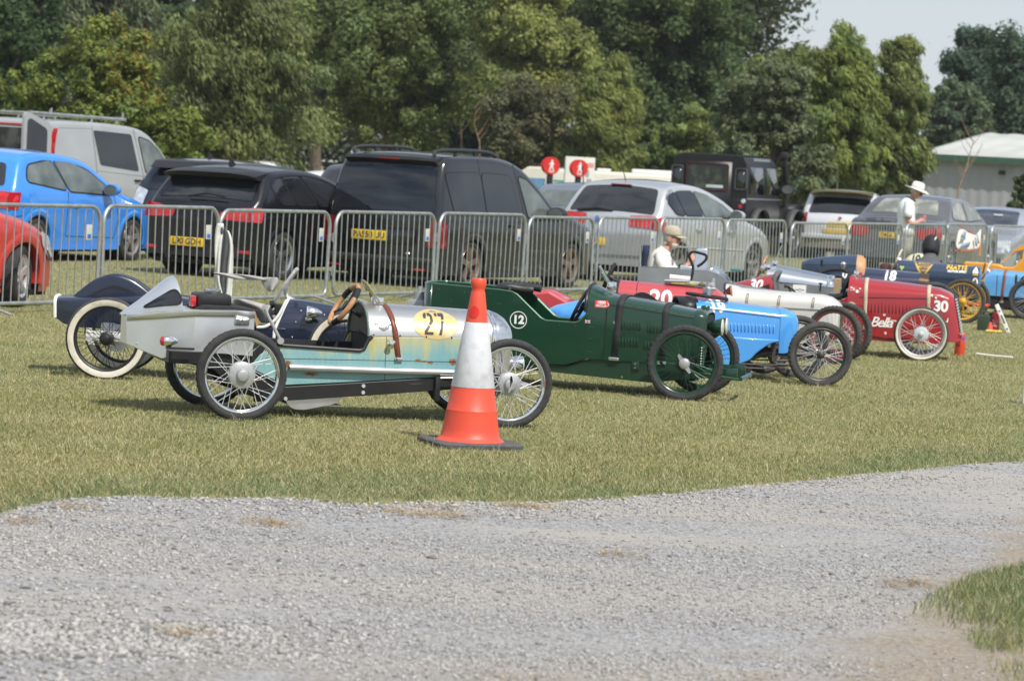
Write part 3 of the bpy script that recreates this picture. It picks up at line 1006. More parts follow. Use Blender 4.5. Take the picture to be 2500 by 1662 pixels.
def steering_wheel(parent, c, r, lean, mat_, spoke=BLACK, thick=0.014, wraps=None, flat=False, shaft=0.22):
    """Rim in a plane whose normal points forward and down by lean."""
    M = Matrix.Translation(c) @ Matrix.Rotation(lean, 4, 'Y')
    pts = []
    for k in range(40):
        a = 2*PI*k/40
        z = r*math.sin(a)
        if flat: z = max(z, -r*0.72)
        pts.append(M @ Vector((0, r*math.cos(a), z)))
    mb = MB()
    mb.tube(pts, thick, 10, closed=True)
    o = mb.build('steering_wheel', mat_, parent)
    mb = MB()
    for k in range(3):
        a = PI/2+2*PI*k/3 if not flat else (0, PI, -PI/2)[k]
        rr = r*0.72 if (flat and k == 2) else r
        mb.tube([M @ Vector((0.02, 0, 0)), M @ Vector((0, rr*math.cos(a), rr*math.sin(a)))], 0.008, 6)
    mb.lathe([(0.0, 0), (0.0, 0.035), (0.035, 0.03), (0.035, 0)], axis='x', n=20, M=M)
    mb.tube([M @ Vector((0.03, 0, 0)), M @ Vector((0.03+shaft, 0, 0))], 0.012, 8)
    mb.build('column', spoke, o)
    if wraps:
        for a0, a1 in wraps[1]:
            mb = MB()
            q = [M @ Vector((0, r*math.cos(a), max(r*math.sin(a), -r*0.72) if flat else r*math.sin(a))) for a in np.linspace(a0, a1, 8)]
            mb.tube(q, thick*1.09, 10)
            mb.build('grip_tape', wraps[0], o)
    return o
def aero_screen(parent, base, top, w, glass, frame=CHROME):
    b, t = Vector(base), Vector(top)
    mb = MB()
    rows = []
    for i in range(9):
        y = -w+2*w*i/8
        f = math.sqrt(max(0.0, 1-(y/w)**4))
        rows.append([(b.x, y+base[1], b.z), (b.x+(t.x-b.x)*f, y+base[1], b.z+(t.z-b.z)*f)])
    mb.loft(rows)
    o = mb.build('aero_screen', glass, parent, solid=0.006)
    mb = MB()
    mb.tube([r[0] for r in rows], 0.006, 6)
    for s in (-0.6, 0.6):
        mb.rbox(b.x-0.02, b.x+0.03, base[1]+s*w-0.012, base[1]+s*w+0.012, b.z-0.035, b.z+0.03, 0.005)
    mb.build('screen_bracket', frame, o)
    return o
def strap(parent, hood, x, wd, zlow, mat_, tilt=0.0, buckle=True, off=0.005, name='bonnet_strap'):
    mb = MB()
    rows = []
    for dx in (-wd/2, wd/2):
        w, zb, zs, zt, n = hood.at(x+dx)
        rows.append([(x+dx+tilt*(z-zs)+hood.lean*(z-zs), y, z) for y, z in arch(w+off, zlow, zs, zt+off, n, 22)])
    mb.loft(rows)
    o = mb.build(name, mat_, parent, solid=0.005)
    if buckle:
        mb = MB()
        w, zb, zs, zt, n = hood.at(x)
        xx = x+tilt*(zlow-zs)
        mb.rbox(xx-wd*0.75, xx+wd*0.75, -w-off-0.012, -w-off+0.002, zlow-0.012, zlow+0.012, 0.004)
        mb.build('buckle', CHROME, o)
    return o
def louvres(parent, y_of, xs, z0, z1, w, mat_, tilt=0.0, depth=0.011):
    mb = MB()
    for x in xs:
        zc = 0
        rows = []
        for z in np.linspace(z0, z1, 7):
            e = math.sqrt(max(0.0, 1-((z-(z0+z1)/2)/((z1-z0)/2))**4))*depth
            xx = x+tilt*(z-z0)
            y = y_of(xx, z)
            rows.append([(xx-w/2, y+0.001, z), (xx-w*0.1, y-e, z), (xx+w/2, y-e*0.9, z), (xx+w/2+0.002, y+0.001, z)])
        mb.loft(rows)
    return mb.build('louvres', mat_, parent, ang=60)
def rivets(parent, pts, r=0.006, mat_=STEEL):
    mb = MB()
    for p in pts:
        mb.ball(p, r, 8, 4)
    return mb.build('rivets', mat_, parent)
def side_panels(parent, poly, y, mat_, t=0.015, name='side_panel', far=True, bev=0.004):
    a = MB().prism(poly, -y, -y+t).build(name, mat_, parent, bev=bev)
    if far:
        MB().prism(poly, y-t, y).build(name, mat_, parent, bev=bev)
    return a
def interp(pts, n=8):
    return smooth_path(pts, n)
def lamp(parent, c, r, L, body, lens, name='headlight'):
    mb = MB()
    mb.lathe([(0.0, r), (-L*0.25, r*0.97), (-L*0.6, r*0.72), (-L*0.9, r*0.3), (-L, 0.0)], c=c, axis='x', n=24)
    o = mb.build(name, body, parent)
    mb = MB()
    mb.lathe([(0.001, r*1.03), (0.008, r*0.98), (0.014, r*0.6), (0.017, 0)], c=c, axis='x', n=24)
    mb.build('lens', lens, o)
    return o
KARTS = 'small vintage racing cars parked on the grass'
def kart(label, o, h):
    return thing('racing_car', label, 'racing car', (o[0], o[1], 0), R(h), KARTS)
def axle(parent, x, z, y, mat_, r=0.016):
    MB().tube([(x, -y, z), (x, y, z)], r, 8).build('axle', mat_, parent)
def tub_floor(parent, x0, x1, w, z0, z1):
    mb = MB()
    mb.box(x0, x1, -w, w, z0, z0+0.01)
    mb.box(x1-0.012, x1, -w, w, z0+0.01, z1)
    mb.box(x0, x0+0.012, -w, w, z0+0.01, z1)
    mb.build('cockpit_floor', BLACKM, parent)

# ================= teal and silver car with number 27
def rust_material():
    m = bpy.data.materials.new('rusty_teal_panel')
    m.use_nodes = True
    t = m.node_tree
    b = t.nodes['Principled BSDF']
    L = t.links.new
    tc = t.nodes.new('ShaderNodeTexCoord')
    sx = t.nodes.new('ShaderNodeSeparateXYZ')
    L(tc.outputs['Object'], sx.inputs[0])
    def noise(sc, scale=(1, 1, 1), det=5, rough=0.6):
        mp = t.nodes.new('ShaderNodeMapping')
        mp.inputs['Scale'].default_value = scale
        L(tc.outputs['Object'], mp.inputs['Vector'])
        n = t.nodes.new('ShaderNodeTexNoise')
        n.inputs['Scale'].default_value = sc
        n.inputs['Detail'].default_value = det
        n.inputs['Roughness'].default_value = rough
        L(mp.outputs[0], n.inputs['Vector'])
        return n.outputs['Fac']
    def ramp(f, p0, c0, p1, c1):
        r = t.nodes.new('ShaderNodeValToRGB')
        r.color_ramp.elements[0].position, r.color_ramp.elements[1].position = p0, p1
        r.color_ramp.elements[0].color, r.color_ramp.elements[1].color = (*c0, 1), (*c1, 1)
        L(f, r.inputs['Fac'])
        return r.outputs['Color']
    def mix(f, a, c):
        n = t.nodes.new('ShaderNodeMixRGB')
        L(f, n.inputs[0]); L(a, n.inputs[1]); L(c, n.inputs[2])
        return n.outputs['Color']
    def math2(op, a, bb):
        n = t.nodes.new('ShaderNodeMath')
        n.operation = op
        for i, q in enumerate((a, bb)):
            if isinstance(q, (int, float)): n.inputs[i].default_value = q
            else: L(q, n.inputs[i])
        return n.outputs[0]
    base = ramp(noise(4, (1, 1, 0.5)), 0.3, (0.16, 0.335, 0.365), 0.7, (0.23, 0.41, 0.415))
    # yellow stain running down from the top edge
    up = math2('MULTIPLY', math2('SUBTRACT', sx.outputs['Z'], 0.40), 5.0)
    st = math2('ADD', up, math2('MULTIPLY', math2('SUBTRACT', noise(9, (1, 1, 0.12)), 0.5), 2.6))
    stain = ramp(st, 0.02, (0, 0, 0), 0.65, (0.95, 0.95, 0.95))
    c = mix(stain, base, ramp(noise(14, (1, 1, 0.3)), 0.3, (0.42, 0.36, 0.11), 0.7, (0.52, 0.50, 0.27)))
    # rust along the top edge of the forward half, and spots
    fwd = ramp(sx.outputs['X'], 1.08, (0, 0, 0), 1.22, (1, 1, 1))
    edge = math2('ADD', math2('MULTIPLY', math2('SUBTRACT', sx.outputs['Z'], 0.492), 17.0), math2('MULTIPLY', math2('SUBTRACT', noise(16, (1, 1, 0.4)), 0.5), 2.2))
    rr = math2('MULTIPLY', ramp(edge, -0.1, (0, 0, 0), 0.6, (1, 1, 1)), fwd)
    for x, z, rx, rz in ((0.345, 0.345, 0.035, 0.028), (0.50, 0.285, 0.06, 0.014), (1.205, 0.395, 0.026, 0.013), (1.285, 0.385, 0.024, 0.011), (1.245, 0.390, 0.03, 0.006), (1.44, 0.395, 0.035, 0.025), (1.60, 0.43, 0.05, 0.02), (0.26, 0.40, 0.02, 0.03)):
        dx = math2('DIVIDE', math2('SUBTRACT', sx.outputs['X'], x), rx)
        dz = math2('DIVIDE', math2('SUBTRACT', sx.outputs['Z'], z), rz)
        d = math2('ADD', math2('MULTIPLY', dx, dx), math2('MULTIPLY', dz, dz))
        d = math2('ADD', d, math2('MULTIPLY', math2('SUBTRACT', noise(40), 0.5), 2.2))
        rr = math2('MAXIMUM', rr, ramp(d, 0.2, (1, 1, 1), 1.9, (0, 0, 0)))
    c = mix(rr, c, ramp(noise(30), 0.35, (0.10, 0.035, 0.015), 0.7, (0.36, 0.15, 0.05)))
    L(c, b.inputs['Base Color'])
    L(ramp(rr, 0, (0.35,)*3, 1, (0.8,)*3), b.inputs['Roughness'])
    return m
TEAL = rust_material()
HOODAL = mat('scuffed_aluminium', (0.74, 0.73, 0.70), 0.33, 0.92, col2=(0.60, 0.50, 0.36), vscale=4.5, lo=0.56, hi=0.78, bump=0.03, rvar=0.1)
k = kart('silver and rusty teal open racing car number 27 behind the traffic cone', (-1.824, 19.928), 17.5)
B = 0.27
# aluminium boat tail
mb = MB()
secs = [(-0.665, 0.10, 0.425, 0.603), (-0.45, 0.20, 0.345, 0.632), (-0.265, 0.272, 0.40, 0.657), (0.0, 0.275, 0.39, 0.664), (0.118, 0.275, 0.385, 0.660)]
mb.loft([[(x, -w, zb), (x, -w, zt), (x, w, zt), (x, w, zb)] for x, w, zb, zt in secs], True, True)
tail = mb.build('tail', mat('tail_aluminium', (0.80, 0.81, 0.83), 0.43, 1.0, var=0.10, vscale=3, bump=0.03, bscale=30, rvar=0.08), k, ang=20, bev=0.004)
fair = Hood([(-0.688, 0.03, 0.60, 0.602, 0.612), (-0.56, 0.12, 0.625, 0.63, 0.70), (-0.45, 0.185, 0.64, 0.645, 0.785), (-0.37, 0.22, 0.65, 0.655, 0.852, 2.0), (-0.335, 0.235, 0.655, 0.66, 0.862, 2.0)], lean=-0.14)
o = fair.mesh().build('fairing', MATS['tail_aluminium'], tail, ang=50)
win = [(-0.575, 0.655), (-0.405, 0.775), (-0.375, 0.782), (-0.350, 0.745), (-0.352, 0.695)]
wm = poly_mesh(round_poly(win, 0.03))
def fw(u, v):
    x = u+0.14*max(0, v-0.65)
    return (u, fair.side(x, v)-0.006, v)
flat_decal(*wm, fw, 0.03).build('window', DARKGLASS, o)
mb = MB().tube([fw(*p) for p in round_poly(win, 0.03)], 0.006, 5, closed=True)
mb.build('window_seal', BLACK, o)
pts = []
for x in np.linspace(-0.60, 0.09, 9):
    w = float(np.interp(x, [q[0] for q in secs], [q[1] for q in secs])); zt = float(np.interp(x, [q[0] for q in secs], [q[3] for q in secs]))
    pts.append((x, -w-0.001, zt-0.02))
for x, zb in ((-0.6, 0.43), (-0.3, 0.42), (0.09, 0.41)):
    w = float(np.interp(x, [q[0] for q in secs], [q[1] for q in secs])); pts.append((x, -w-0.001, zb))
rivets(tail, pts)
# folded lip under the fairing
mb = MB()
mb.loft([[(x, -w-0.004, zt-0.035), (x, -w-0.004, zt+0.004), (x, -w+0.05, zt+0.006)] for x, w, zb, zt in secs])
mb.build('flange', MATS['tail_aluminium'], tail, solid=0.003)
# flag plate
pl = flat_side(poly_mesh(round_poly([(-0.046, -0.028), (0.046, -0.028), (0.046, 0.028), (-0.046, 0.028)], 0.008)), 0.036, 0.605, -0.281).build('flag_plate', STEEL, tail, solid=0.004)
cross = [poly_mesh([(-0.040, -0.0045), (0.040, -0.0045), (0.040, 0.0045), (-0.040, 0.0045)]), poly_mesh([(-0.0045, -0.023), (0.0045, -0.023), (0.0045, 0.023), (-0.0045, 0.023)])]
for sx in (-1, 1):
    for sz in (-1, 1):
        cross.append(poly_mesh([(sx*0.012, sz*0.008), (sx*0.016, sz*0.006), (sx*0.040, sz*0.020), (sx*0.040, sz*0.0235), (sx*0.036, sz*0.0235)]))
        cross.append(poly_mesh([(sx*0.022, sz*0.0065), (sx*0.040, sz*0.0065), (sx*0.040, sz*0.016)]))
flat_side(merge2(*cross), 0.036, 0.605, -0.2845).build('flag_emblem', mat('engraved_grey', (0.12, 0.12, 0.13), 0.5), pl)
# fuel tank box on the deck
mb = MB().rbox(-0.225, 0.0, -0.13, 0.13, 0.668, 0.762, 0.03)
tk = mb.build('fuel_tank', BLACK, k)
MB().lathe([(0.755, 0.0), (0.755, 0.045), (0.77, 0.05), (0.785, 0.05), (0.79, 0.04), (0.79, 0)], c=(-0.11, -0.03, 0), axis='z', n=20, jit=lambda a, r, k: 0.003 if k % 2 else 0).build('filler_cap', CHROME, tk)
MB().rbox(-0.262, -0.226, -0.11, -0.03, 0.675, 0.745, 0.012).build('lamp', LAMPRED, tk)
MB().prism([(-0.24, 0.664), (0.14, 0.664), (0.16, 0.672), (0.0, 0.69), (-0.2, 0.692)], -0.24, 0.24).build('seat_pad', BLACKM, k, bev=0.01)
MB().prism([(0.105, 0.67), (0.12, 0.668), (0.147, 0.575), (0.13, 0.575)], -0.272, 0.272).build('wood_edging', TAN, k)
# rear lamp on its bracket
mb = MB().lathe([(0, 0.030), (0.02, 0.034), (0.06, 0.026), (0.088, 0.012), (0.095, 0)], c=(-0.478, -0.37, 0.468), axis='x', n=20)
o = mb.build('tail_light', CHROME, k)
MB().lathe([(0.0, 0.031), (-0.012, 0.029), (-0.02, 0.018), (-0.023, 0)], c=(-0.478, -0.37, 0.468), axis='x', n=20).build('lens', LAMPRED, o)
MB().rbox(-0.46, -0.28, -0.385, -0.355, 0.418, 0.432, 0.004).rbox(-0.455, -0.425, -0.38, -0.36, 0.43, 0.45, 0.004).build('bracket', BLACK, o)
# frame
mb = MB()
mb.box(-0.425, -0.2, -0.30, 0.30, 0.325, 0.405)
mb.prism([(-0.30, 0.40), (0.12, 0.385), (0.30, 0.205), (0.28, 0.11), (0.2, 0.11), (0.02, 0.16), (-0.12, 0.29), (-0.30, 0.325)], -0.25, -0.22)
mb.prism([(-0.30, 0.40), (0.12, 0.385), (0.30, 0.205), (0.28, 0.11), (0.2, 0.11), (0.02, 0.16), (-0.12, 0.29), (-0.30, 0.325)], 0.22, 0.25)
for s in (-1, 1):
    y0, y1 = (-0.285, -0.245) if s < 0 else (0.245, 0.285)
    mb.prism([(0.14, 0.165), (0.33, 0.20), (0.7, 0.232), (1.40, 0.296), (1.78, 0.335), (1.78, 0.265), (1.41, 0.215), (0.9, 0.163), (0.284, 0.106), (0.14, 0.098)], y0, y1)
fr = mb.build('chassis', BLACK, k, bev=0.004)
mb = MB()
for x, z in ((0.845, 0.222), (0.845, 0.180), (1.335, 0.268), (1.335, 0.235), (0.34, 0.125)):
    mb.lathe([(-0.005, 0.013), (-0.012, 0.012), (-0.012, 0)], c=(x, -0.283, z), n=8)
mb.build('bolt', SPK, fr)
mb = MB().rbox(1.315, 1.35, -0.315, -0.285, 0.14, 0.30, 0.006)
mb.box(1.34, 1.7, -0.30, -0.292, 0.235, 0.275)
mb.build('spring_hanger', BLACK, fr)
MB().tube([(1.34, -0.30, 0.29), (1.55, -0.30, 0.30)], 0.008).build('drag_link', STEEL, fr)
em = [(-0.055, 0.012), (-0.03, 0.006), (-0.012, 0.012), (0, 0.006), (0.012, 0.012), (0.03, 0.006), (0.055, 0.012), (0.03, -0.006), (0.008, -0.004), (0, -0.014), (-0.008, -0.004), (-0.03, -0.006)]
flat_side(poly_mesh(em), 1.19, 0.245, -0.288, tilt=0.09).build('emblem', mat('faint_grey', (0.045, 0.045, 0.047), 0.25), fr)
# undertray
MB().prism(round_poly([(0.34, 0.138), (0.352, 0.10), (0.395, 0.058), (0.47, 0.055), (0.677, 0.100), (0.735, 0.152), (0.735, 0.168), (0.34, 0.14)], 0.03), -0.262, -0.255).build('undertray', ALU, k)
MB().box(0.36, 0.72, -0.255, 0.24, 0.085, 0.09).build('undertray_floor', ALU, k)
# teal sides
tp = [(0.10, 0.315), (0.17, 0.40), (0.26, 0.460)]+[(0.768, 0.444), (0.815, 0.443), (0.842, 0.455), (0.868, 0.515), (0.89, 0.535), (1.0, 0.540), (1.70, 0.558), (1.70, 0.325), (1.40, 0.298), (0.7, 0.237), (0.33, 0.208)]
sp = side_panels(k, tp, B, TEAL, 0.02)
mb = MB()
mb.tube([(x, -B-0.002, z+0.004) for x, z in tp[2:8]], 0.012, 8)
mb.build('cockpit_edging', BLACK, k)
MB().tube([(x, B+0.002, z+0.004) for x, z in tp[2:8]], 0.012, 8).build('cockpit_edging', BLACK, k)
mb = MB()
mb.prism([(0.2, 0.45), (0.80, 0.44), (0.80, 0.40), (0.2, 0.41)], -0.25, -0.235)
mb.box(0.885, 0.89, -0.24, 0.24, 0.22, 0.54)
mb.box(0.13, 0.14, -0.24, 0.24, 0.22, 0.66)
mb.box(0.14, 0.885, -0.245, 0.245, 0.215, 0.225)
mb.box(0.14, 0.88, 0.22, 0.24, 0.225, 0.47)
mb.build('cockpit_lining', BLACKM, k)
# rivets and seams on the side
pts = [(x, -B, z) for x in np.arange(0.42, 1.66, 0.035) for z in (0.388+0.02*(x-0.4)/1.2, 0.365+0.02*(x-0.4)/1.2)]+[(x, -B, 0.232+0.088*(x-0.4)/1.2) for x in np.arange(0.4, 1.66, 0.035)]
rivets(sp, pts, 0.0034, TEAL)
mb = MB().box(0.985, 0.988, -B-0.0012, -B+0.002, 0.262, 0.538)
mb.prism([(0.20, 0.374), (0.20, 0.377), (1.7, 0.399), (1.7, 0.396)], -B-0.0012, -B+0.002)
mb.build('panel_seam', BLACK, sp)
mb = MB().tube([(0.352, -0.295, 0.325), (1.0, -0.295, 0.324), (1.68, -0.295, 0.330)], 0.021, 16, cap=False)
mb.tube([(0.352, -0.295, 0.325), (1.0, -0.295, 0.324)], 0.016, 16, cap=False)
for x in (0.6, 1.1, 1.5):
    mb.box(x-.01, x+.01, -0.295, -0.265, 0.318, 0.332)
o = mb.build('exhaust_pipe', mat('polished_pipe', (0.50, 0.53, 0.58), 0.36, 0.75, var=0.1, vscale=10), k)
# bonnet with nose
H27 = Hood([(0.868, 0.268, 0.538, 0.545, 0.742, 2.05), (1.0, 0.270, 0.543, 0.550, 0.741, 2.05), (1.70, 0.268, 0.553, 0.560, 0.722, 2.05)])
bon = H27.mesh(xs=list(np.linspace(0.868, 1.70, 14)), cap=False).build('bonnet', HOODAL, k)
N27 = Hood([(1.70, 0.272, 0.32, 0.56, 0.726, 2.1), (1.735, 0.272, 0.32, 0.56, 0.726, 2.1), (1.78, 0.262, 0.325, 0.555, 0.712, 2.2), (1.815, 0.246, 0.33, 0.55, 0.690, 2.3), (1.84, 0.225, 0.335, 0.545, 0.655, 2.5), (1.855, 0.19, 0.345, 0.53, 0.612, 2.8), (1.858, 0.14, 0.37, 0.51, 0.58, 2.8)])
nose = N27.mesh().build('radiator_cowl', mat('polished_cowl', (0.76, 0.76, 0.75), 0.22, 1.0, var=0.06, vscale=6, rvar=0.06), k)
mb = MB()
H27b = Hood([(1.695, 0.275, 0.32, 0.56, 0.729, 2.1), (1.722, 0.275, 0.32, 0.56, 0.729, 2.1)])
H27b.mesh(mb, cap=False).build('band', CHROME, nose, solid=0.004)
mb = MB()
mb.tube([(0.866+0*z, y, z) for y, z in arch(0.268, 0.538, 0.545, 0.742, 2.05)], 0.008, 8)
mb.build('bonnet_edging', mat('oxidised_edge', (0.16, 0.22, 0.20), 0.5, 0.4), bon)
mb = MB()
mb.loft([[(0.872, y*0.985, z) for y, z in arch(0.266, 0.538, 0.545, 0.738, 2.05)], [(0.874, y*0.05, 0.56+(z-0.56)*0.05) for y, z in arch(0.266, 0.538, 0.545, 0.738, 2.05)]])
mb.build('dashboard', mat('dark_green_dash', (0.02, 0.04, 0.035), 0.4), k)
oval = circle2(0, 0, 0.155, 0.093, 40)
H27.decal(poly_mesh(oval), 1.315, 0.628, 0.0025, 0.03).build('number_roundel', mat('faded_yellow', (0.66, 0.50, 0.22), 0.45, 0.3, col2=(0.72, 0.64, 0.46), vscale=9, lo=0.5, hi=0.7), bon)
two = [[(-0.062, 0.034), (-0.062, 0.054), (-0.048, 0.067), (-0.038, 0.067), (-0.038, 0.049), (-0.045, 0.046), (-0.045, 0.034)],
       [(-0.031, 0.067), (-0.014, 0.067), (0.0, 0.053), (0.0, 0.016), (-0.018, -0.010), (-0.034, 0.000), (-0.017, 0.022), (-0.017, 0.049), (-0.031, 0.049)],
       [(-0.037, -0.004), (-0.021, -0.015), (-0.045, -0.050), (-0.004, -0.050), (-0.004, -0.067), (-0.062, -0.067), (-0.062, -0.044)]]
sev = [[(0.018, 0.067), (0.034, 0.067), (0.034, 0.049), (0.018, 0.049)], [(0.040, 0.067), (0.079, 0.067), (0.079, 0.052), (0.073, 0.030), (0.056, 0.030), (0.060, 0.049), (0.040, 0.049)], [(0.0545, 0.022), (0.0712, 0.022), (0.052, -0.067), (0.034, -0.067)]]
H27.decal(merge2(*[poly_mesh(p) for p in two+sev]), 1.300, 0.632, 0.005, 0.02).build('number', mat('stencil_black', (0.05, 0.05, 0.055), 0.5), bon)
w2 = merge2(shift2(text2d('CKGB', 0.030, 0.0006), 0, 0), poly_mesh([(-0.078, 0.012), (-0.034, 0.014), (-0.034, 0.003), (-0.06, 0.0)]), poly_mesh([(0.078, 0.012), (0.034, 0.014), (0.034, 0.003), (0.06, 0.0)]), poly_mesh([(-0.04, -0.014), (0.04, -0.014), (0.0, -0.036)]), poly_mesh([(-0.03, 0.018), (0.03, 0.018), (0.024, 0.014), (-0.024, 0.014)]))
H27.decal(w2, 0.967, 0.612, 0.004, 0.02).build('maker_emblem', mat('grey_print', (0.19, 0.19, 0.2), 0.5), bon)
rivets(bon, [(x, -0.271, 0.551) for x in (0.90, 1.075, 1.25, 1.42, 1.6)], 0.006, BLACK)
strap(k, H27, 1.045, 0.034, 0.40, LEATHER, tilt=-0.18)
mb = MB()
mb.lathe([(0, 0.0), (0, 0.02), (-0.006, 0.022), (-0.012, 0.0)], c=(1.005, -0.30, 0.497), n=18)
mb.tube([(1.0, -0.27, 0.52), (1.005, -0.302, 0.50)], 0.006)
mb.ball((1.03, -0.285, 0.507), 0.014)
mb.build('bonnet_catch', CHROME, k)
steering_wheel(k, (0.765, 0, 0.722), 0.148, R(33), TAN, thick=0.0175, wraps=(BLACKM, [(0.35, 0.95), (2.2, 2.75), (3.9, 4.4)]), shaft=0.2)
aero_screen(k, (0.972, -0.02, 0.752), (0.872, -0.02, 0.888), 0.105, mat('yellow_perspex', (0.42, 0.40, 0.16), 0.05, alpha=0.6, coat=1.0))
lamp(k, (1.93, -0.16, 0.385), 0.058, 0.14, CHROME, LAMPCLR)
MB().tube([(1.75, -0.16, 0.36), (1.88, -0.16, 0.375)], 0.01).build('lamp_bracket', STEEL, k)
mb = MB()
mb.tube([(0.178, -0.275, 0.70), (0.20, -0.282, 0.645), (0.29, -0.285, 0.49)], [0.012, 0.010, 0.012], 8)
mb.lathe([(-0.01, 0.0), (-0.01, 0.022), (0.01, 0.022), (0.01, 0)], c=(0.288, -0.287, 0.49), n=16)
mb.lathe([(-0.008, 0.0), (-0.008, 0.017), (0.008, 0.017), (0.008, 0)], c=(0.18, -0.277, 0.70), n=16)
mb.build('brake_lever', CASTAL, k)
axle(k, 0, 0.275, 0.5, BLACK)
axle(k, 1.75, 0.275, 0.5, STEEL)
MB().rbox(1.72, 1.90, -0.46, -0.36, 0.262, 0.288, 0.008).rbox(1.72, 1.90, 0.36, 0.46, 0.262, 0.288, 0.008).build('radius_arm', CASTAL, k)
MB().lathe([(0, 0.02), (0, 0.075), (0.006, 0.075), (0.006, 0.02)], c=(0, -0.2, 0.27), n=36, jit=lambda a, r, k: 0.005 if k % 2 and r > 0.05 else 0).build('sprocket', mat('rusty_steel', (0.22, 0.12, 0.07), 0.7, 0.5, var=0.4), k)
for y, st in ((-0.5, 0), (0.5, 0)):
    sgn = -1 if y < 0 else 1
    wheel(k, (0, y, 0.282), 0.287, 0.064, 0.05, hub_r=0.084, boss=0.034, side=sgn, spr=0.0024)
    wheel(k, (1.75, y, 0.282), 0.287, 0.064, 0.05, hub_r=0.074, boss=0.036, side=sgn, spr=0.0024, spinner=None)
# ears of the front knock-off
MB().prism([(1.738, 0.335), (1.748, 0.337), (1.757, 0.305), (1.742, 0.30), (1.742, 0.264), (1.735, 0.258), (1.728, 0.232), (1.737, 0.232), (1.757, 0.262)], -0.563, -0.556).build('spinner', CASTAL, k)

# ================= navy car with whitewall tyres
NAVY = paint('navy_paint', (0.006, 0.011, 0.032), 0.3, coat=0.8)
k = kart('navy blue open racing car with whitewall tyres and humped tail behind car 27', (-2.877, 22.654), 0)
mb = MB()
st = [(-0.375, 0.15, 0.40, 0.50, 0.55, 2.6), (-0.34, 0.18, 0.365, 0.49, 0.555, 2.8), (-0.2, 0.21, 0.345, 0.50, 0.562, 3), (0.1, 0.235, 0.335, 0.54, 0.595, 3), (0.42, 0.25, 0.33, 0.55, 0.61, 3), (0.75, 0.26, 0.30, 0.50, 0.58, 3.2)]
T = Hood(st)
tail = T.mesh(xs=list(np.linspace(-0.375, 0.75, 16))).build('tail', NAVY, k)
mb = MB().tube([(-0.378+0.06*(0.5-z), y, z) for y, z in arch(0.15, 0.40, 0.50, 0.55, 2.6)], 0.013, 8)
mb.build('tail_edging', WHITEP, tail)
hump = interp([(-0.275, 0.545), (-0.215, 0.60), (-0.11, 0.685), (0.02, 0.733), (0.14, 0.712), (0.235, 0.662), (0.32, 0.598)], 6)
mb = MB()
rows = []
for x, z in hump:
    e = 0.028
    cx, cz = 0.02, 0.52
    d = Vector((x-cx, z-cz)).normalized()
    ring = []
    for y, q in ((-0.105, -0.09), (-0.105, -0.03), (-0.098, -0.010), (-0.085, 0.0), (0.085, 0.0), (0.098, -0.010), (0.105, -0.03), (0.105, -0.09)):
        ring.append((x+d.x*q, y, z+d.y*q))
    rows.append(ring)
mb.loft(rows, True, True)
mb.prism([(x, z) for x, z in [(p[0]*0.93+0.001, 0.5+(p[1]-0.5)*0.92) for p in hump]], -0.094, 0.094)
mb.build('wheel_hump', NAVY, tail)
MB().rbox(0.33, 0.44, -0.255, -0.235, 0.575, 0.592, 0.004).build('trim_strip', mat('maroon_trim', (0.10, 0.02, 0.02), 0.4), tail)
side_panels(k, [(0.6, 0.25), (0.7, 0.40), (1.25, 0.42), (1.32, 0.30), (1.9, 0.30), (1.9, 0.22), (0.6, 0.2)], 0.265, NAVY)
C = Hood([(1.27, 0.262, 0.30, 0.40, 0.625, 2.1), (1.42, 0.268, 0.30, 0.42, 0.622, 2.1), (1.8, 0.262, 0.30, 0.42, 0.582, 2.1), (2.05, 0.22, 0.32, 0.42, 0.53, 2.1), (2.15, 0.13, 0.36, 0.42, 0.48, 2.1)])
mb = MB()
rows = []
for i, (x, w, zb, zs, zt, n) in enumerate(C.st):
    sh = 0.34 if i == 0 else (0.15 if i == 1 else 0)
    rows.append([(x+sh*max(0, z-0.40), y, z) for y, z in arch(w, zb, zs, zt, n)])
mb.loft(rows)
cow = mb.build('bonnet', NAVY, k)
MB().tube(rows[0], 0.012, 8).build('cowl_edging', WHITEP, cow)
MB().tube(interp([(1.07, -0.268, 0.425), (1.15, -0.268, 0.418), (1.22, -0.268, 0.432), (1.29, -0.268, 0.50), (1.345, -0.262, 0.62)], 4), 0.011, 8).build('side_edging', WHITEP, cow)
rivets(cow, [(1.45, C.side(1.45, .55)-.002, .55), (1.42, C.side(1.42, .47)-.002, .47), (1.62, C.side(1.62, .53)-.002, .53), (1.40, C.side(1.4, .36)-.002, .36), (1.6, C.side(1.6, .36)-.002, .36)], 0.006)
o = lamp(k, (1.50, -0.30, 0.545), 0.045, -0.115, CHROME, LAMPCLR, 'side_light')
MB().tube([(1.50, -0.25, 0.50), (1.515, -0.30, 0.505)], 0.018, 8).rbox(1.49, 1.535, -0.31, -0.27, 0.485, 0.51, 0.008).build('lamp_foot', CHROME, o)
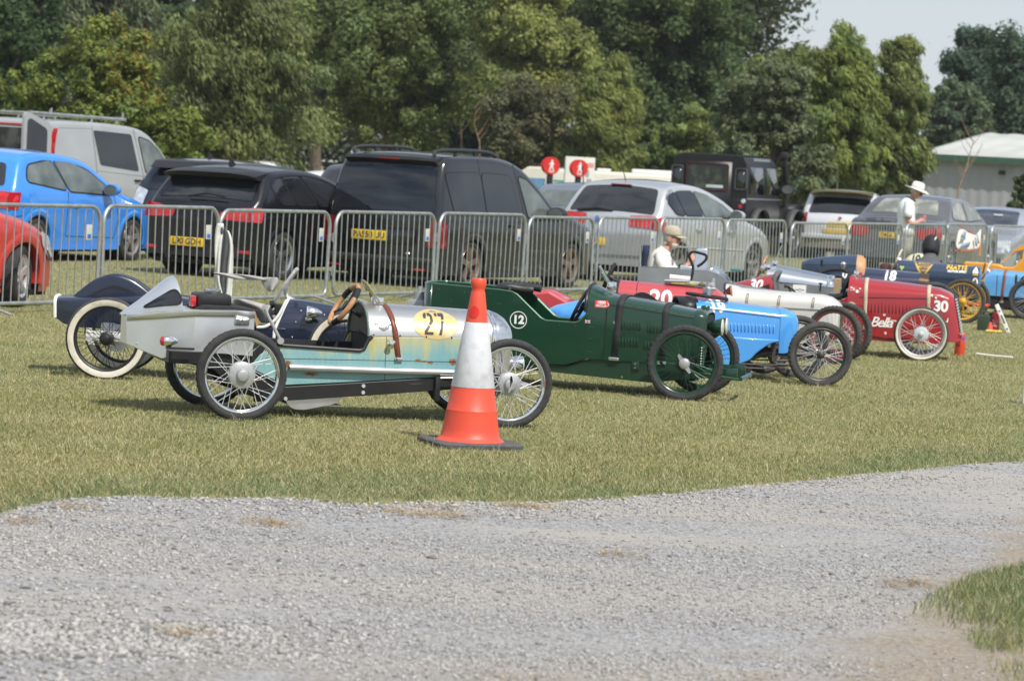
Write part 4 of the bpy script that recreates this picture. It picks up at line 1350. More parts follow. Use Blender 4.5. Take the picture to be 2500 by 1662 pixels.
# steering gear wrapped in grey cloth, flat topped wheel and mirror
STRAPG = mat('grey_cloth', (0.34, 0.33, 0.32), 0.85, var=0.25, vscale=12, bump=0.35, bscale=18)
mb = MB()
for s in (-1, 1):
    mb.tube([(1.385, 0.12*s, 0.828), (1.36, 0.135*s, 0.79), (1.30, 0.13*s, 0.695), (1.245, 0.09*s, 0.60)], 0.013, 8)
mb.tube([(1.385, -0.12, 0.828), (1.392, 0, 0.838), (1.385, 0.12, 0.828)], 0.015, 8)
mb.tube([(1.245, -0.09, 0.60), (1.235, 0, 0.585), (1.245, 0.09, 0.60)], 0.013, 8)
mb.tube([(1.31, 0, 0.70), (1.33, 0, 0.63), (1.45, 0, 0.58)], 0.018, 8)
mb.build('steering_wheel', mat('worn_alloy', (0.50, 0.50, 0.49), 0.5, 0.5, var=0.3, vscale=18, bump=0.2), k)
mb = MB().tube([(1.22, -0.12, 0.575), (1.25, -0.12, 0.585)], 0.028, 10).rbox(1.25, 1.33, -0.14, -0.06, 0.50, 0.585, 0.015)
mb.build('gear_lever', BLACK, k)
tub_floor(k, 0.75, 1.6, 0.24, 0.22, 0.38)
mb = MB().rbox(-0.16, 0.17, -0.43, -0.37, 0.262, 0.336, 0.006)
sw = mb.build('swing_arm', WHITEP, k)
MB().lathe([(-0.36, 0.03), (-0.36, 0.098), (-0.352, 0.098), (-0.352, 0.03)], c=(0.05, 0, 0.29), n=32).build('brake_disc', STEEL, sw)
MB().rbox(-0.06, 0.045, -0.385, -0.345, 0.33, 0.395, 0.012).build('brake_caliper', mat('pale_alloy', (0.6, 0.6, 0.62), 0.45, 0.4, var=0.15), sw)
axle(k, 0, 0.285, 0.48, BLACK)
axle(k, 1.72, 0.285, 0.48, BLACK)
for x in (0.0, 1.72):
    for s in (-1, 1):
        wheel(k, (x, 0.48*s, 0.288), 0.293, 0.066, 0.062, rim=BLACK, spoke=mat('black_spoke', (0.02, 0.02, 0.022), 0.35, 0.3), hub=BLACK, wall=CREAM, rubber=DUSTRUB, hub_r=0.05, boss=0.026, side=s, spr=0.0021, tread=0.0015)
MB().tube([(-0.005, -0.535, 0.288), (-0.005, -0.51, 0.288)], 0.022, 12).build('axle_nut', mat('brass', (0.45, 0.34, 0.18), 0.35, 1.0, var=0.2), k)

for o in list(k.children):
    if o.name.split('.')[0] in ('bonnet', 'side_edging', 'side_light', 'steering_wheel', 'gear_lever'):
        o.location.x -= 0.10
    elif o.name.split('.')[0] == 'tail':
        o.location.x -= 0.05
# cloth hung over the barrier behind it and a sheet strapped over the cockpit
CLOTHW = mat('white_cloth', (0.62, 0.62, 0.60), 0.9, var=0.12, vscale=8, bump=0.5, bscale=11)
CLOTHD = mat('charcoal_cloth', (0.07, 0.075, 0.085), 0.9, var=0.2, vscale=12, bump=0.5, bscale=12)
def hanging(name, label, cat, strips, Y):
    """strips: (material, outline pairs ((xl, xr, y) of the photograph)) as soft folded cloth."""
    p0 = at(strips[0][1][0][0], strips[0][1][-1][2], Y)
    root = thing(name, label, cat, p0)
    for q, (m, L) in enumerate(strips):
        mb = MB()
        rows = []
        for j, (xl, xr, y) in enumerate(L):
            row = []
            for i in range(9):
                f = i/8
                P = at(xl+(xr-xl)*f, y, Y-0.03*math.sin(f*PI*2.2+j*0.7+q)-0.05*math.sin(f*PI))
                row.append(P-p0)
            rows.append(row)
        mb.loft(rows)
        mb.build('cloth_panel', m, root, solid=0.012, sub=1, ang=180)
    return root
hanging('coat', 'white and charcoal coat hung on the barrier behind the navy car', 'coat', [
    (CLOTHW, [(500, 516, 514), (496, 515, 530), (494, 511, 560), (495, 507, 600), (496, 505, 640), (499, 509, 660), (505, 523, 684)]),
    (CLOTHD, [(509, 518, 522), (508, 527, 542), (506, 528, 572), (503, 524, 605), (502, 522, 640), (503, 523, 662), (511, 521, 676)]),
    (CLOTHW, [(518, 526, 530), (524, 536, 552), (525, 537, 580), (520, 537, 612), (519, 536, 645), (519, 535, 668), (517, 533, 688)])], 30.6)
root = hanging('cloth_cover', 'grey cloth sheet stretched between the barrier and the navy car', 'cloth', [
    (STRAPG, [(489, 494, 628), (500, 560, 632), (520, 610, 639), (560, 622, 645)]),
    (STRAPG, [(604, 640, 638), (600, 644, 650), (610, 636, 662), (618, 630, 672)]),
    (STRAPG, [(520, 560, 688), (525, 600, 700), (545, 640, 706), (590, 644, 722), (600, 640, 745)])], 22.7)

# ================= green car number 12
GREEN = paint('racing_green', (0.003, 0.036, 0.016), 0.28, coat=0.7)
GREEN2 = paint('dark_green_rail', (0.007, 0.035, 0.017), 0.4, coat=0.4)
k = kart('dark green racing car with number 12 in a ring and two headlights', (-0.3286, 24.0548), -11)
top = [(-0.25, 0.742), (0.277, 0.727), (0.37, 0.718), (0.41, 0.700), (0.60, 0.536), (0.64, 0.517), (0.87, 0.516), (0.90, 0.530), (0.965, 0.60), (0.965, 0.66)]
low = [(0.965, 0.25), (0.815, 0.19), (0.387, 0.189), (-0.25, 0.28)]
sp = side_panels(k, top+low, 0.29, GREEN)
mb = MB()
ring = []
for i in range(17):
    a = -PI/2-PI*i/16
    ring.append((-0.25+0.10*math.cos(a), 0.285*math.sin(a)*1.0))
for z0, z1 in ((0.28, 0.742),):
    mb.loft([[(x, y, z) for x, y in ring] for z in (z0, 0.5, z1)])
mb.build('tail', GREEN, k, solid=0.012)
mb = MB().tube([(x, y, 0.742) for x, y in ring]+[(p[0], 0.285, p[1]) for p in top[1:7]], 0.008, 6)
mb.tube([(p[0], -0.285, p[1]) for p in top[:9]], 0.008, 6)
mb.build('rolled_edge', mat('bright_green_edge', (0.05, 0.13, 0.08), 0.3, 0.3, coat=1), k)
tub_floor(k, -0.25, 0.97, 0.27, 0.26, 0.50)
MB().box(0.30, 0.315, -0.27, 0.27, 0.27, 0.70).build('seat_back', BLACKM, k)
mb = MB()
for a, b in (((0.25, -0.2, 0.735), (0.50, -0.2, 0.742)), ):
    mb.tube(interp([(0.24, -0.24, 0.735), (0.33, -0.25, 0.75), (0.42, -0.22, 0.74), (0.52, -0.20, 0.738)], 5), [0.02]+[0.032]*14+[0.025], 10)
    mb.tube(interp([(0.25, 0.2, 0.735), (0.33, 0.22, 0.75), (0.50, 0.22, 0.735)], 5), 0.03, 10)
    mb.tube([(0.27, -0.22, 0.745), (0.26, 0.0, 0.75), (0.27, 0.22, 0.745)], 0.032, 10)
pad = mb.build('seat_pad', mat('black_leather', (0.02, 0.02, 0.021), 0.5, var=0.3, vscale=20, bump=0.3, bscale=40), k)
MB().lathe([(0, 0.012), (-0.006, 0.01), (-0.006, 0)], c=(0.35, -0.283, 0.735), n=12).build('stud', CHROME, pad)
G12 = Hood([(0.945, 0.290, 0.25, 0.66, 0.805, 2.0), (1.0, 0.288, 0.25, 0.66, 0.79, 2.1), (1.105, 0.285, 0.25, 0.665, 0.745, 2.3), (1.20, 0.283, 0.25, 0.662, 0.733, 2.4), (1.50, 0.272, 0.25, 0.632, 0.700, 2.5), (1.765, 0.255, 0.25, 0.605, 0.662, 2.5)])
bon = G12.mesh(xs=[0.945, 0.97, 1.0, 1.03, 1.07, 1.105, 1.15, 1.2, 1.3, 1.4, 1.5, 1.6, 1.7, 1.765], cap=False).build('bonnet', GREEN, k)
MB().tube([(0.944, y, z) for y, z in arch(0.29, 0.60, 0.66, 0.805, 2.0)], 0.013, 8).build('cowl_edging', BLACK, bon)
mb = MB()
for x0, x1, dz in ((1.235, 1.76, 0),):
    mb.tube([(x, G12.side(x, 0)-0.001, float(np.interp(x, [1.1, 1.77], [0.672, 0.607]))) for x in np.linspace(1.115, 1.765, 9)], 0.004, 5)
mb.tube([(1.10, -0.287, 0.25), (1.105, -0.287, 0.665)], 0.0035, 5)
mb.build('panel_seam', BLACK, bon)
rivets(bon, [(x, G12.side(x, z)-0.001, z) for x in np.linspace(1.14, 1.74, 8) for z in [float(np.interp(x, [1.1, 1.77], [0.690, 0.624]))]]+[(x, -0.29, z) for x in (0.985, 1.003) for z in (0.30, 0.40, 0.49, 0.57)]+[(-0.2, -0.29, 0.70), (0.0, -0.29, 0.69), (0.2, -0.29, 0.69), (-0.1, -0.29, 0.62), (0.287, -0.29, 0.62), (0.287, -0.29, 0.5), (0.267, -0.29, 0.62), (0.75, -0.29, 0.49), (0.87, -0.29, 0.49)], 0.0055, GREEN)
ys = lambda x, z: G12.side(x, z)
louvres(bon, ys, np.linspace(1.228, 1.362, 7), 0.482, 0.552, 0.013, GREEN, tilt=0.03)
louvres(bon, ys, np.linspace(1.425, 1.520, 5), 0.472, 0.538, 0.013, GREEN, tilt=0.03)
louvres(bon, ys, np.linspace(1.212, 1.350, 7), 0.356, 0.428, 0.013, GREEN, tilt=0.03)
louvres(bon, ys, np.linspace(1.410, 1.505, 5), 0.346, 0.410, 0.013, GREEN, tilt=0.03)
DST = mat('dark_webbing', (0.022, 0.022, 0.026), 0.8, var=0.3, vscale=40, bump=0.2)
strap(k, G12, 1.205, 0.052, 0.262, DST, tilt=0.06)
strap(k, G12, 1.552, 0.046, 0.255, DST, tilt=0.02)
RAD = Hood([(1.765, 0.26, 0.22, 0.605, 0.672, 2.6), (1.80, 0.262, 0.22, 0.605, 0.675, 2.8), (1.845, 0.25, 0.22, 0.60, 0.665, 2.8), (1.862, 0.235, 0.23, 0.59, 0.645, 2.8)])
rc = RAD.mesh(cap=False).build('radiator_shell', GREEN, k)
MB().loft([[(1.855, y, z) for y, z in arch(0.235, 0.24, 0.58, 0.63, 2.8)], [(1.855, y*0.05, 0.42+(z-0.42)*0.05) for y, z in arch(0.235, 0.24, 0.58, 0.63, 2.8)]]).build('radiator_core', BLACKM, rc)
MB().lathe([(0.665, 0.035), (0.685, 0.035), (0.695, 0.028), (0.695, 0)], c=(1.815, 0, 0), axis='z', n=18).build('filler_cap', GREEN, rc)
for s in (-1, 1):
    lamp(k, (1.965, 0.125*s, 0.545), 0.062, 0.125, GREEN, mat('lamp_glass', (0.55, 0.58, 0.52), 0.08, coat=1.0, var=0.2, vscale=20))
MB().tube([(1.93, -0.125, 0.49), (1.86, -0.125, 0.44)], 0.012).tube([(1.93, 0.125, 0.49), (1.86, 0.125, 0.44)], 0.012).build('lamp_bracket', BLACK, k)
ring_ = merge2(ring2(0, 0, 0.060, 0.066, 36), text2d('12', 0.086, 0.0042, spacing=1.05))
flat_side(ring_, 0.432, 0.508, -0.2925).build('number', WHITEP, sp)
arrow = [(-0.058, 0.026), (0.030, 0.026), (0.030, 0.034), (0.060, 0.0), (0.030, -0.036), (0.030, -0.028), (-0.058, -0.028)]
st = G12.decal(poly_mesh(arrow), 1.07, 0.668, 0.003).build('race_sticker', mat('sticker_red', (0.62, 0.03, 0.03), 0.45), bon)
G12.decal(merge2(shift2(text2d('1000', 0.032, 0.0007), -0.01, 0.011), shift2(text2d('MIGLIA', 0.026, 0.0006), -0.008, -0.013), ([(0.036, 0.012), (0.042, 0.012), (0.052, 0), (0.042, -0.014), (0.036, -0.014), (0.046, 0)], [(0, 1, 2, 5), (5, 2, 3, 4)])), 1.07, 0.668, 0.0055).build('sticker_lettering', WHITEP, st)
fl = flat_side(poly_mesh([(-0.020, -0.012), (0.020, -0.012), (0.020, 0.012), (-0.020, 0.012)]), 0.965, 0.53, -0.2935).build('flag_sticker', mat('flag_blue', (0.05, 0.08, 0.30), 0.5), sp)
flat_side(merge2(poly_mesh([(-0.020, -0.004), (0.020, -0.004), (0.020, 0.004), (-0.020, 0.004)]), poly_mesh([(-0.005, -0.012), (0.005, -0.012), (0.005, 0.012), (-0.005, 0.012)]), poly_mesh([(-0.02, -0.012), (-0.015, -0.012), (0.02, 0.009), (0.02, 0.012), (0.015, 0.012), (-0.02, -0.009)]), poly_mesh([(-0.02, 0.012), (-0.015, 0.012), (0.02, -0.009), (0.02, -0.012), (0.015, -0.012), (-0.02, 0.009)])), 0.965, 0.53, -0.2955).build('flag_white', WHITEP, fl)
flat_side(merge2(poly_mesh([(-0.020, -0.002), (0.020, -0.002), (0.020, 0.002), (-0.020, 0.002)]), poly_mesh([(-0.0025, -0.012), (0.0025, -0.012), (0.0025, 0.012), (-0.0025, 0.012)])), 0.965, 0.53, -0.2975).build('flag_red', MATS['sticker_red'], fl)
steering_wheel(k, (0.858, 0, 0.635), 0.150, R(26), BLACKM, spoke=BLACK, thick=0.014, shaft=0.15)
aero_screen(k, (1.085, -0.03, 0.80), (0.985, -0.03, 0.95), 0.10, mat('green_perspex', (0.10, 0.16, 0.13), 0.06, alpha=0.55, coat=1.0))
mb = MB()
for s in (-1, 1):
    y0, y1 = (-0.27, -0.235) if s < 0 else (0.235, 0.27)
    mb.prism([(0.35, 0.20), (0.815, 0.185), (1.02, 0.255), (1.85, 0.262), (1.85, 0.16), (1.46, 0.100), (0.7, 0.13), (0.2, 0.17)], y0, y1)
mb.box(0.3, 1.8, -0.235, 0.235, 0.13, 0.14)
ch = mb.build('chassis', GREEN2, k, bev=0.004)
MB().rbox(1.32, 1.375, -0.283, -0.27, 0.19, 0.25, 0.003).build('plate', GREEN2, ch)
mb = MB()
for x, z in ((1.345, 0.235), (1.345, 0.205), (1.25, 0.13)):
    mb.lathe([(-0.284, 0.009), (-0.292, 0.008), (-0.292, 0)], c=(x, 0, z), n=10)
mb.build('bolt', CHROME, ch)
mb = MB()
for s in (-1, 1):
    mb.rbox(1.84, 2.12, 0.26*s-0.012, 0.26*s+0.012, 0.16, 0.245, 0.005)
    mb.tube([(1.86, 0.33*s, 0.20), (2.14, 0.29*s, 0.17)], 0.011, 8)
mb.tube([(2.15, -0.30, 0.175), (2.15, 0.30, 0.175)], 0.016, 8)
mb.build('front_frame', GREEN, k)
mb = MB()
for s in (-1, 1):
    mb.tube([(1.84, 0.31*s, 0.22), (1.84, 0.31*s, 0.42)], 0.016, 8)
    for j in range(7):
        mb.lathe([(0.26+0.02*j, 0.022), (0.268+0.02*j, 0.026), (0.276+0.02*j, 0.022)], c=(1.84, 0.31*s, 0), axis='z', n=12)
mb.build('spring', GREEN, k)
axle(k, 1.75, 0.272, 0.49, GREEN)
axle(k, 0.0, 0.272, 0.49, GREEN2)
for s in (-1, 1):
    wheel(k, (1.75, 0.49*s, 0.277), 0.283, 0.070, 0.052, rim=GREEN, spoke=mat('green_spoke', (0.02, 0.07, 0.04), 0.3, 0.3), hub=BLACK, rubber=RUBBER, hub_r=0.036, boss=0.02, side=s, steer=R(3), spinner=CASTAL, tread=0.006, drum=0.07)
    wheel(k, (0.0, 0.49*s, 0.277), 0.283, 0.070, 0.052, rim=GREEN, spoke=MATS['green_spoke'], hub=BLACK, rubber=RUBBER, hub_r=0.036, boss=0.02, side=s, tread=0.006)
# engine bits that peep out behind the tail
mb = MB().lathe([(0.60, 0.05), (0.66, 0.05), (0.66, 0.02), (0.70, 0.02), (0.70, 0)], c=(-0.42, 0.05, 0), axis='z', n=16).rbox(-0.50, -0.36, -0.06, 0.14, 0.45, 0.60, 0.02)
mb.build('engine', CASTAL, k)

# ================= blue car number 19
BLUE = paint('sky_blue_paint', (0.065, 0.30, 0.72), 0.3)
k = kart('sky blue racing car number 19 beside the green car', (0.7512, 26.032), 6)
T = Hood([(-0.46, 0.05, 0.44, 0.47, 0.50), (-0.40, 0.15, 0.36, 0.45, 0.535), (-0.2, 0.22, 0.30, 0.46, 0.590), (0.0, 0.25, 0.26, 0.47, 0.605), (0.16, 0.255, 0.25, 0.47, 0.59)])
T.mesh(xs=list(np.linspace(-0.46, 0.16, 12))).build('tail', BLUE, k)
side_panels(k, [(0.1, 0.24), (0.1, 0.52), (0.3, 0.45), (0.5, 0.47), (0.62, 0.56), (0.83, 0.57), (0.83, 0.10), (0.4, 0.12)], 0.255, BLUE)
B19 = Hood([(0.62, 0.255, 0.14, 0.565, 0.648, 2.2), (0.83, 0.253, 0.14, 0.573, 0.650, 2.2), (1.45, 0.240, 0.34, 0.532, 0.608, 2.3)])
bon = B19.mesh(xs=list(np.linspace(0.74, 1.45, 9)), cap=False).build('bonnet', BLUE, k)
skirt = [(0.74, 0.12), (0.74, 0.36), (1.44, 0.352)]+interp([(1.44, 0.335), (1.36, 0.31), (1.26, 0.235), (1.19, 0.165), (1.04, 0.112)], 5)
MB().prism(skirt, -0.285, -0.25).build('skirt', BLUE, k, bev=0.01)
MB().prism(skirt, 0.25, 0.285).build('skirt', BLUE, k, bev=0.01)
mb = MB().tube([(x, B19.side(x, 0.5)-0.002, float(np.interp(x, [0.83, 1.45], [0.578, 0.536]))) for x in np.linspace(0.83, 1.45, 6)], 0.004, 5)
mb.build('panel_seam', mat('blue_shadow_gap', (0.02, 0.07, 0.2), 0.5), bon)
louvres(bon, lambda x, z: B19.side(x, z), np.linspace(1.035, 1.395, 13), 0.398, 0.472, 0.010, BLUE)
R19 = Hood([(1.45, 0.246, 0.24, 0.53, 0.612, 2.4), (1.49, 0.246, 0.24, 0.53, 0.61, 2.5), (1.54, 0.238, 0.25, 0.522, 0.60, 2.5), (1.585, 0.222, 0.26, 0.51, 0.585, 2.6), (1.61, 0.20, 0.27, 0.48, 0.55, 2.6), (1.62, 0.15, 0.30, 0.46, 0.52, 2.6)])
R19.mesh().build('radiator_shell', BLUE, k)
B19.decal(text2d('19', 0.135, 0.005), 0.915, 0.594, 0.004, 0.02).build('number', WHITEP, bon)
mb = MB()
mb.loft([[(0.60, y, z) for y, z in arch(0.20, 0.50, 0.58, 0.652)], [(0.76, y, z) for y, z in arch(0.21, 0.50, 0.58, 0.656)]])
sc = mb.build('cowl_opening', BLACK, k, solid=0.02)
MB().loft([[(0.78, y, z) for y, z in arch(0.20, 0.4, 0.57, 0.635)], [(0.78, y*0.05, 0.55) for y, z in arch(0.20, 0.4, 0.57, 0.635)]]).build('dashboard', mat('dark_red_dash', (0.05, 0.012, 0.01), 0.5), sc)
rivets(bon, [(x, 0.02*math.sin(40*x), B19.at(x)[3]+0.001) for x in np.linspace(0.86, 1.4, 16)], 0.004, BLUE)
M = Matrix.Translation((0.86, 0, 0.672)) @ Matrix.Rotation(R(-85), 4, 'Y')
mb = MB().tube([M @ Vector((0, 0.17*math.cos(a), 0.17*math.sin(a))) for a in np.linspace(0, 2*PI, 41)[:-1]], 0.013, 8, closed=True)
for a in (0.5, 2.6, 4.7):
    mb.tube([M @ Vector((0, 0, 0)), M @ Vector((0, 0.17*math.cos(a), 0.17*math.sin(a)))], 0.008, 6)
sw = mb.build('steering_wheel', BLACKM, k)
MB().lathe([(0.66, 0.03), (0.69, 0.03), (0.70, 0.045), (0.74, 0.045), (0.75, 0.02), (0.79, 0.018), (0.79, 0)], c=(0.865, 0.0, 0), axis='z', n=16).rbox(0.86, 0.93, -0.04, 0.02, 0.72, 0.75, 0.01).build('wheel_boss', STEEL, sw)
mb = MB()
for s in (-1, 1):
    mb.tube(interp([(1.0, 0.19*s, 0.16), (1.2, 0.19*s, 0.185), (1.4, 0.19*s, 0.235), (1.62, 0.19*s, 0.235), (1.8, 0.19*s, 0.23)], 4), 0.022, 8)
    mb.tube([(1.0, 0.26*s, 0.135), (1.75, 0.36*s, 0.15)], 0.007, 6)
    mb.tube([(1.05, 0.26*s, 0.105), (1.75, 0.36*s, 0.115)], 0.007, 6)
    mb.box(1.40, 1.43, 0.2*s-0.02, 0.2*s+0.02, 0.17, 0.31)
mb.rbox(1.0, 1.25, -0.18, 0.18, 0.06, 0.15, 0.03)
mb.build('chassis', mat('oily_steel', (0.07, 0.06, 0.055), 0.55, 0.4, var=0.4, vscale=12, bump=0.2), k)
axle(k, 1.75, 0.255, 0.49, MATS['oily_steel'])
axle(k, 0, 0.255, 0.49, MATS['oily_steel'])
tub_floor(k, 0.1, 0.8, 0.24, 0.14, 0.4)
for s in (-1, 1):
    wheel(k, (1.75, 0.49*s, 0.26), 0.266, 0.074, 0.05, rim=mat('dark_rim', (0.04, 0.04, 0.042), 0.4, 0.3), spoke=SPK, hub=MATS['oily_steel'], rubber=DUSTRUB, hub_r=0.036, boss=0.018, side=s, nsp=32, tread=0.006, spr=0.0019)
    wheel(k, (0.0, 0.49*s, 0.26), 0.266, 0.074, 0.05, rim=MATS['dark_rim'], spoke=SPK, hub=MATS['oily_steel'], rubber=DUSTRUB, hub_r=0.036, boss=0.018, side=s, nsp=32, tread=0.006)
wheel(k, (1.46, 0.49, 0.26), 0.24, 0.07, 0.045, rim=MATS['dark_rim'], spoke=SPK, hub=MATS['oily_steel'], rubber=DUSTRUB, hub_r=0.036, boss=0.018, side=-1, nsp=30)
MB().prism(interp([(0.2, 0.50), (0.25, 0.60), (0.33, 0.66), (0.42, 0.65), (0.55, 0.56), (0.62, 0.50)], 5), 0.30, 0.33).build('mudguard', BLACK, k)

# ================= red car number 20
REDF = paint('faded_red_paint', (0.46, 0.055, 0.065), 0.4, coat=0.7)
k = kart('faded red racing car number 20 with bare engine parts on its bonnet', (0.922, 27.6), -6)
H = Hood([(0.0, 0.255, 0.3, 0.58, 0.717, 2.1), (0.165, 0.255, 0.3, 0.58, 0.712, 2.1), (0.86, 0.235, 0.3, 0.56, 0.690, 2.1), (0.93, 0.16, 0.33, 0.54, 0.64, 2.1)])
bon = H.mesh(xs=[0, .08, .165, .3, .45, .6, .75, .86, .93]).build('bonnet', REDF, k)
MB().tube([(0.167, y, z+0.001) for y, z in arch(0.255, 0.3, 0.58, 0.713, 2.1)], 0.003, 5).build('panel_seam', BLACK, bon)
MB().tube([(0.0, y, z) for y, z in arch(0.255, 0.3, 0.58, 0.717, 2.1)], 0.010, 6).build('cowl_edging', BLACK, bon)
H.decal(text2d('20', 0.20, 0.006), 0.385, 0.575, 0.004, 0.03).build('number', WHITEP, bon)
MB().prism([(-0.9, 0.25), (-0.9, 0.55), (-0.6, 0.60), (-0.4, 0.50), (0.02, 0.52), (0.02, 0.2)], -0.25, 0.25).build('body', REDF, k, bev=0.03)
steering_wheel(k, (-0.10, 0, 0.735), 0.125, R(22), BLACKM, thick=0.015)
mb = MB().tube([(0.44, -0.03, 0.765), (0.62, -0.03, 0.757)], 0.026, 12)
o = mb.build('oil_bottle', mat('white_plastic', (0.75, 0.75, 0.73), 0.4, var=0.06), k)
mb = MB().rbox(0.40, 0.82, -0.08, 0.08, 0.705, 0.735, 0.01)
mb.tube([(0.40, -0.09, 0.735), (0.60, -0.09, 0.74)], 0.012).tube([(0.62, -0.06, 0.735), (0.80, -0.06, 0.728)], 0.010)
mb.rbox(0.74, 0.84, -0.06, 0.06, 0.63, 0.74, 0.012)
mb.lathe([(0.74, 0.02), (0.78, 0.02), (0.78, 0.0)], c=(0.82, -0.02, 0), axis='z', n=12)
mb.ball((0.83, -0.07, 0.66), 0.035)
mb.build('engine', CASTAL, k)
MB().rbox(0.46, 0.68, -0.095, -0.082, 0.712, 0.732, 0.002).build('fuel_pipe', mat('yellow_hose', (0.55, 0.45, 0.12), 0.5, col2=(0.2, 0.35, 0.12), vscale=30, lo=0.5, hi=0.55), k)
mb = MB().tube([(0.72, -0.08, 0.74), (0.75, -0.09, 0.715), (0.735, -0.09, 0.70)], 0.010).rbox(0.70, 0.76, -0.10, -0.08, 0.705, 0.735, 0.006)
mb.build('brass_tap', MATS['brass'], k)
mb = MB().tube(interp([(0.622, 0, 0.74), (0.636, 0, 0.80), (0.637, 0, 0.87), (0.615, 0, 0.92), (0.598, 0, 0.962), (0.612, 0, 0.99), (0.64, 0, 1.0), (0.70, 0, 0.99), (0.742, 0, 0.978), (0.752, 0, 0.955), (0.742, 0, 0.93), (0.71, 0, 0.897), (0.674, 0, 0.872)], 4), 0.012, 8)
mb.build('tiller_handle', BLACKM, k)
for x in (0.75, -0.75):
    for s in (-1, 1):
        wheel(k, (x, 0.46*s, 0.26), 0.266, 0.07, 0.05, hub_r=0.04, side=s)

# ================= bare grey metal car
GREYM = mat('bare_sheet_metal', (0.33, 0.345, 0.35), 0.45, 0.75, var=0.16, vscale=4, bump=0.05, rvar=0.1)
k = kart('bare grey sheet metal racing car in front of the seated man', (1.228, 30.5), -4)
MB().prism([(-0.03, 0.30), (-0.03, 0.748), (0.64, 0.762), (0.75, 0.73), (0.90, 0.645), (1.0, 0.60), (1.0, 0.28)], -0.25, -0.235).prism([(-0.03, 0.30), (-0.03, 0.748), (0.64, 0.762), (0.75, 0.73), (0.90, 0.645), (1.0, 0.60), (1.0, 0.28)], 0.235, 0.25).box(-0.03, -0.02, -0.235, 0.235, 0.3, 0.748).build('body', GREYM, k)
tub_floor(k, -0.01, 0.95, 0.23, 0.3, 0.5)
mb = MB().prism([(0.50, 0.75), (0.52, 0.958), (0.625, 0.965), (0.637, 0.75)], -0.20, 0.05)
mb.prism([(0.37, 0.74), (0.372, 0.79), (0.5, 0.785), (0.5, 0.74)], -0.22, 0.05)
mb.build('scuttle_box', mat('pale_blue_metal', (0.50, 0.56, 0.66), 0.4, 0.5, var=0.12, vscale=6), k, bev=0.006)
mb = MB()
rows = []
for i in range(9):
    t = i/8
    rows.append([(0.60+0.29*t, -0.24+0.02*math.sin(t*PI), 0.735-0.115*t), (0.66+0.24*t, -0.20+0.42*t*0.2, 0.79-0.155*t+0.02*math.sin(PI*t)), (0.72+0.18*t, 0.1, 0.80-0.165*t+0.02*math.sin(PI*t))])
mb.loft(rows)
mb.build('wind_deflector', mat('polished_sheet', (0.66, 0.69, 0.70), 0.15, 1.0, var=0.1), k, solid=0.006)
MB().rbox(0.86, 0.96, -0.05, 0.06, 0.76, 0.785, 0.01).build('cushion', mat('teal_cloth', (0.03, 0.16, 0.14), 0.8), k)
Hd = Hood([(0.9, 0.24, 0.28, 0.52, 0.64), (1.5, 0.22, 0.28, 0.48, 0.58), (1.6, 0.15, 0.3, 0.45, 0.5)])
Hd.mesh().build('bonnet', GREYM, k)
for x in (-0.05, 1.55):
    for s in (-1, 1):
        wheel(k, (x, 0.46*s, 0.26), 0.266, 0.07, 0.05, hub_r=0.04, side=s)

# ================= off-white car
OFFW = paint('off_white_paint', (0.56, 0.56, 0.53), 0.38, coat=0.6)
MAROON = mat('maroon_leather', (0.11, 0.015, 0.02), 0.45, var=0.2, vscale=14, bump=0.1)
k = kart('off white racing car with maroon seat and red spoked wheels', (1.4224, 29.7466), -12)
H = Hood([(0.655, 0.26, 0.25, 0.50, 0.665, 2.0), (0.74, 0.258, 0.25, 0.505, 0.635, 2.1), (0.99, 0.255, 0.25, 0.515, 0.628, 2.2), (1.51, 0.245, 0.25, 0.525, 0.620, 2.3), (1.60, 0.238, 0.25, 0.515, 0.602, 2.3), (1.66, 0.215, 0.27, 0.49, 0.565, 2.4), (1.70, 0.16, 0.3, 0.45, 0.52, 2.5)])
rows = H.rows(xs=[0.655, 0.69, 0.74, 0.85, 0.99, 1.2, 1.4, 1.51, 1.56, 1.60, 1.66, 1.70])
rows[0] = [(x-0.9*max(0, z-0.5)*0.45, y, z) for x, y, z in rows[0]]
bon = MB().loft(rows, False, False).build('bonnet', OFFW, k)
MB().tube([(p[0]-0.004, p[1], p[2]) for p in rows[0]], 0.012, 6).build('cowl_edging', BLACK, bon)
mb = MB().tube([(x, H.side(x, 0.45)-0.002, float(np.interp(x, [0.75, 1.6], [0.478, 0.485]))) for x in np.linspace(0.75, 1.6, 8)], 0.0045, 5)
mb.tube([(x, H.side(x, 0.45)-0.002, float(np.interp(x, [0.75, 1.6], [0.468, 0.475]))) for x in np.linspace(0.75, 1.6, 8)], 0.003, 5)
mb.build('coach_line', mat('grey_line', (0.25, 0.25, 0.24), 0.5), bon)
mb = MB()
for x in (0.83, 1.13, 1.45):
    for dx in (-0.008, 0.008):
        mb.tube([(x+dx, H.side(x, z)-0.006, z) for z in (0.50, 0.53, 0.56, 0.585)], 0.0035, 5)
    mb.tube([(x-0.008, H.side(x, 0.588)-0.006, 0.588), (x+0.008, H.side(x, 0.588)-0.006, 0.588)], 0.004, 5)
mb.build('bonnet_catch', mat('dull_brass', (0.30, 0.23, 0.15), 0.5, 0.7), bon)
sp_ = [(0.46, 0.40), (0.50, 0.47), (0.56, 0.545), (0.63, 0.625), (0.665, 0.66), (0.70, 0.53), (0.73, 0.40)]
MB().prism(sp_, -0.235, -0.19).build('seat', MAROON, k, bev=0.01)
MB().prism(sp_, 0.19, 0.235).build('seat', MAROON, k, bev=0.01)
MB().prism([(0.655, 0.655), (0.668, 0.655), (0.70, 0.52), (0.685, 0.52)], -0.242, -0.185).build('seat_trim', TAN, k)
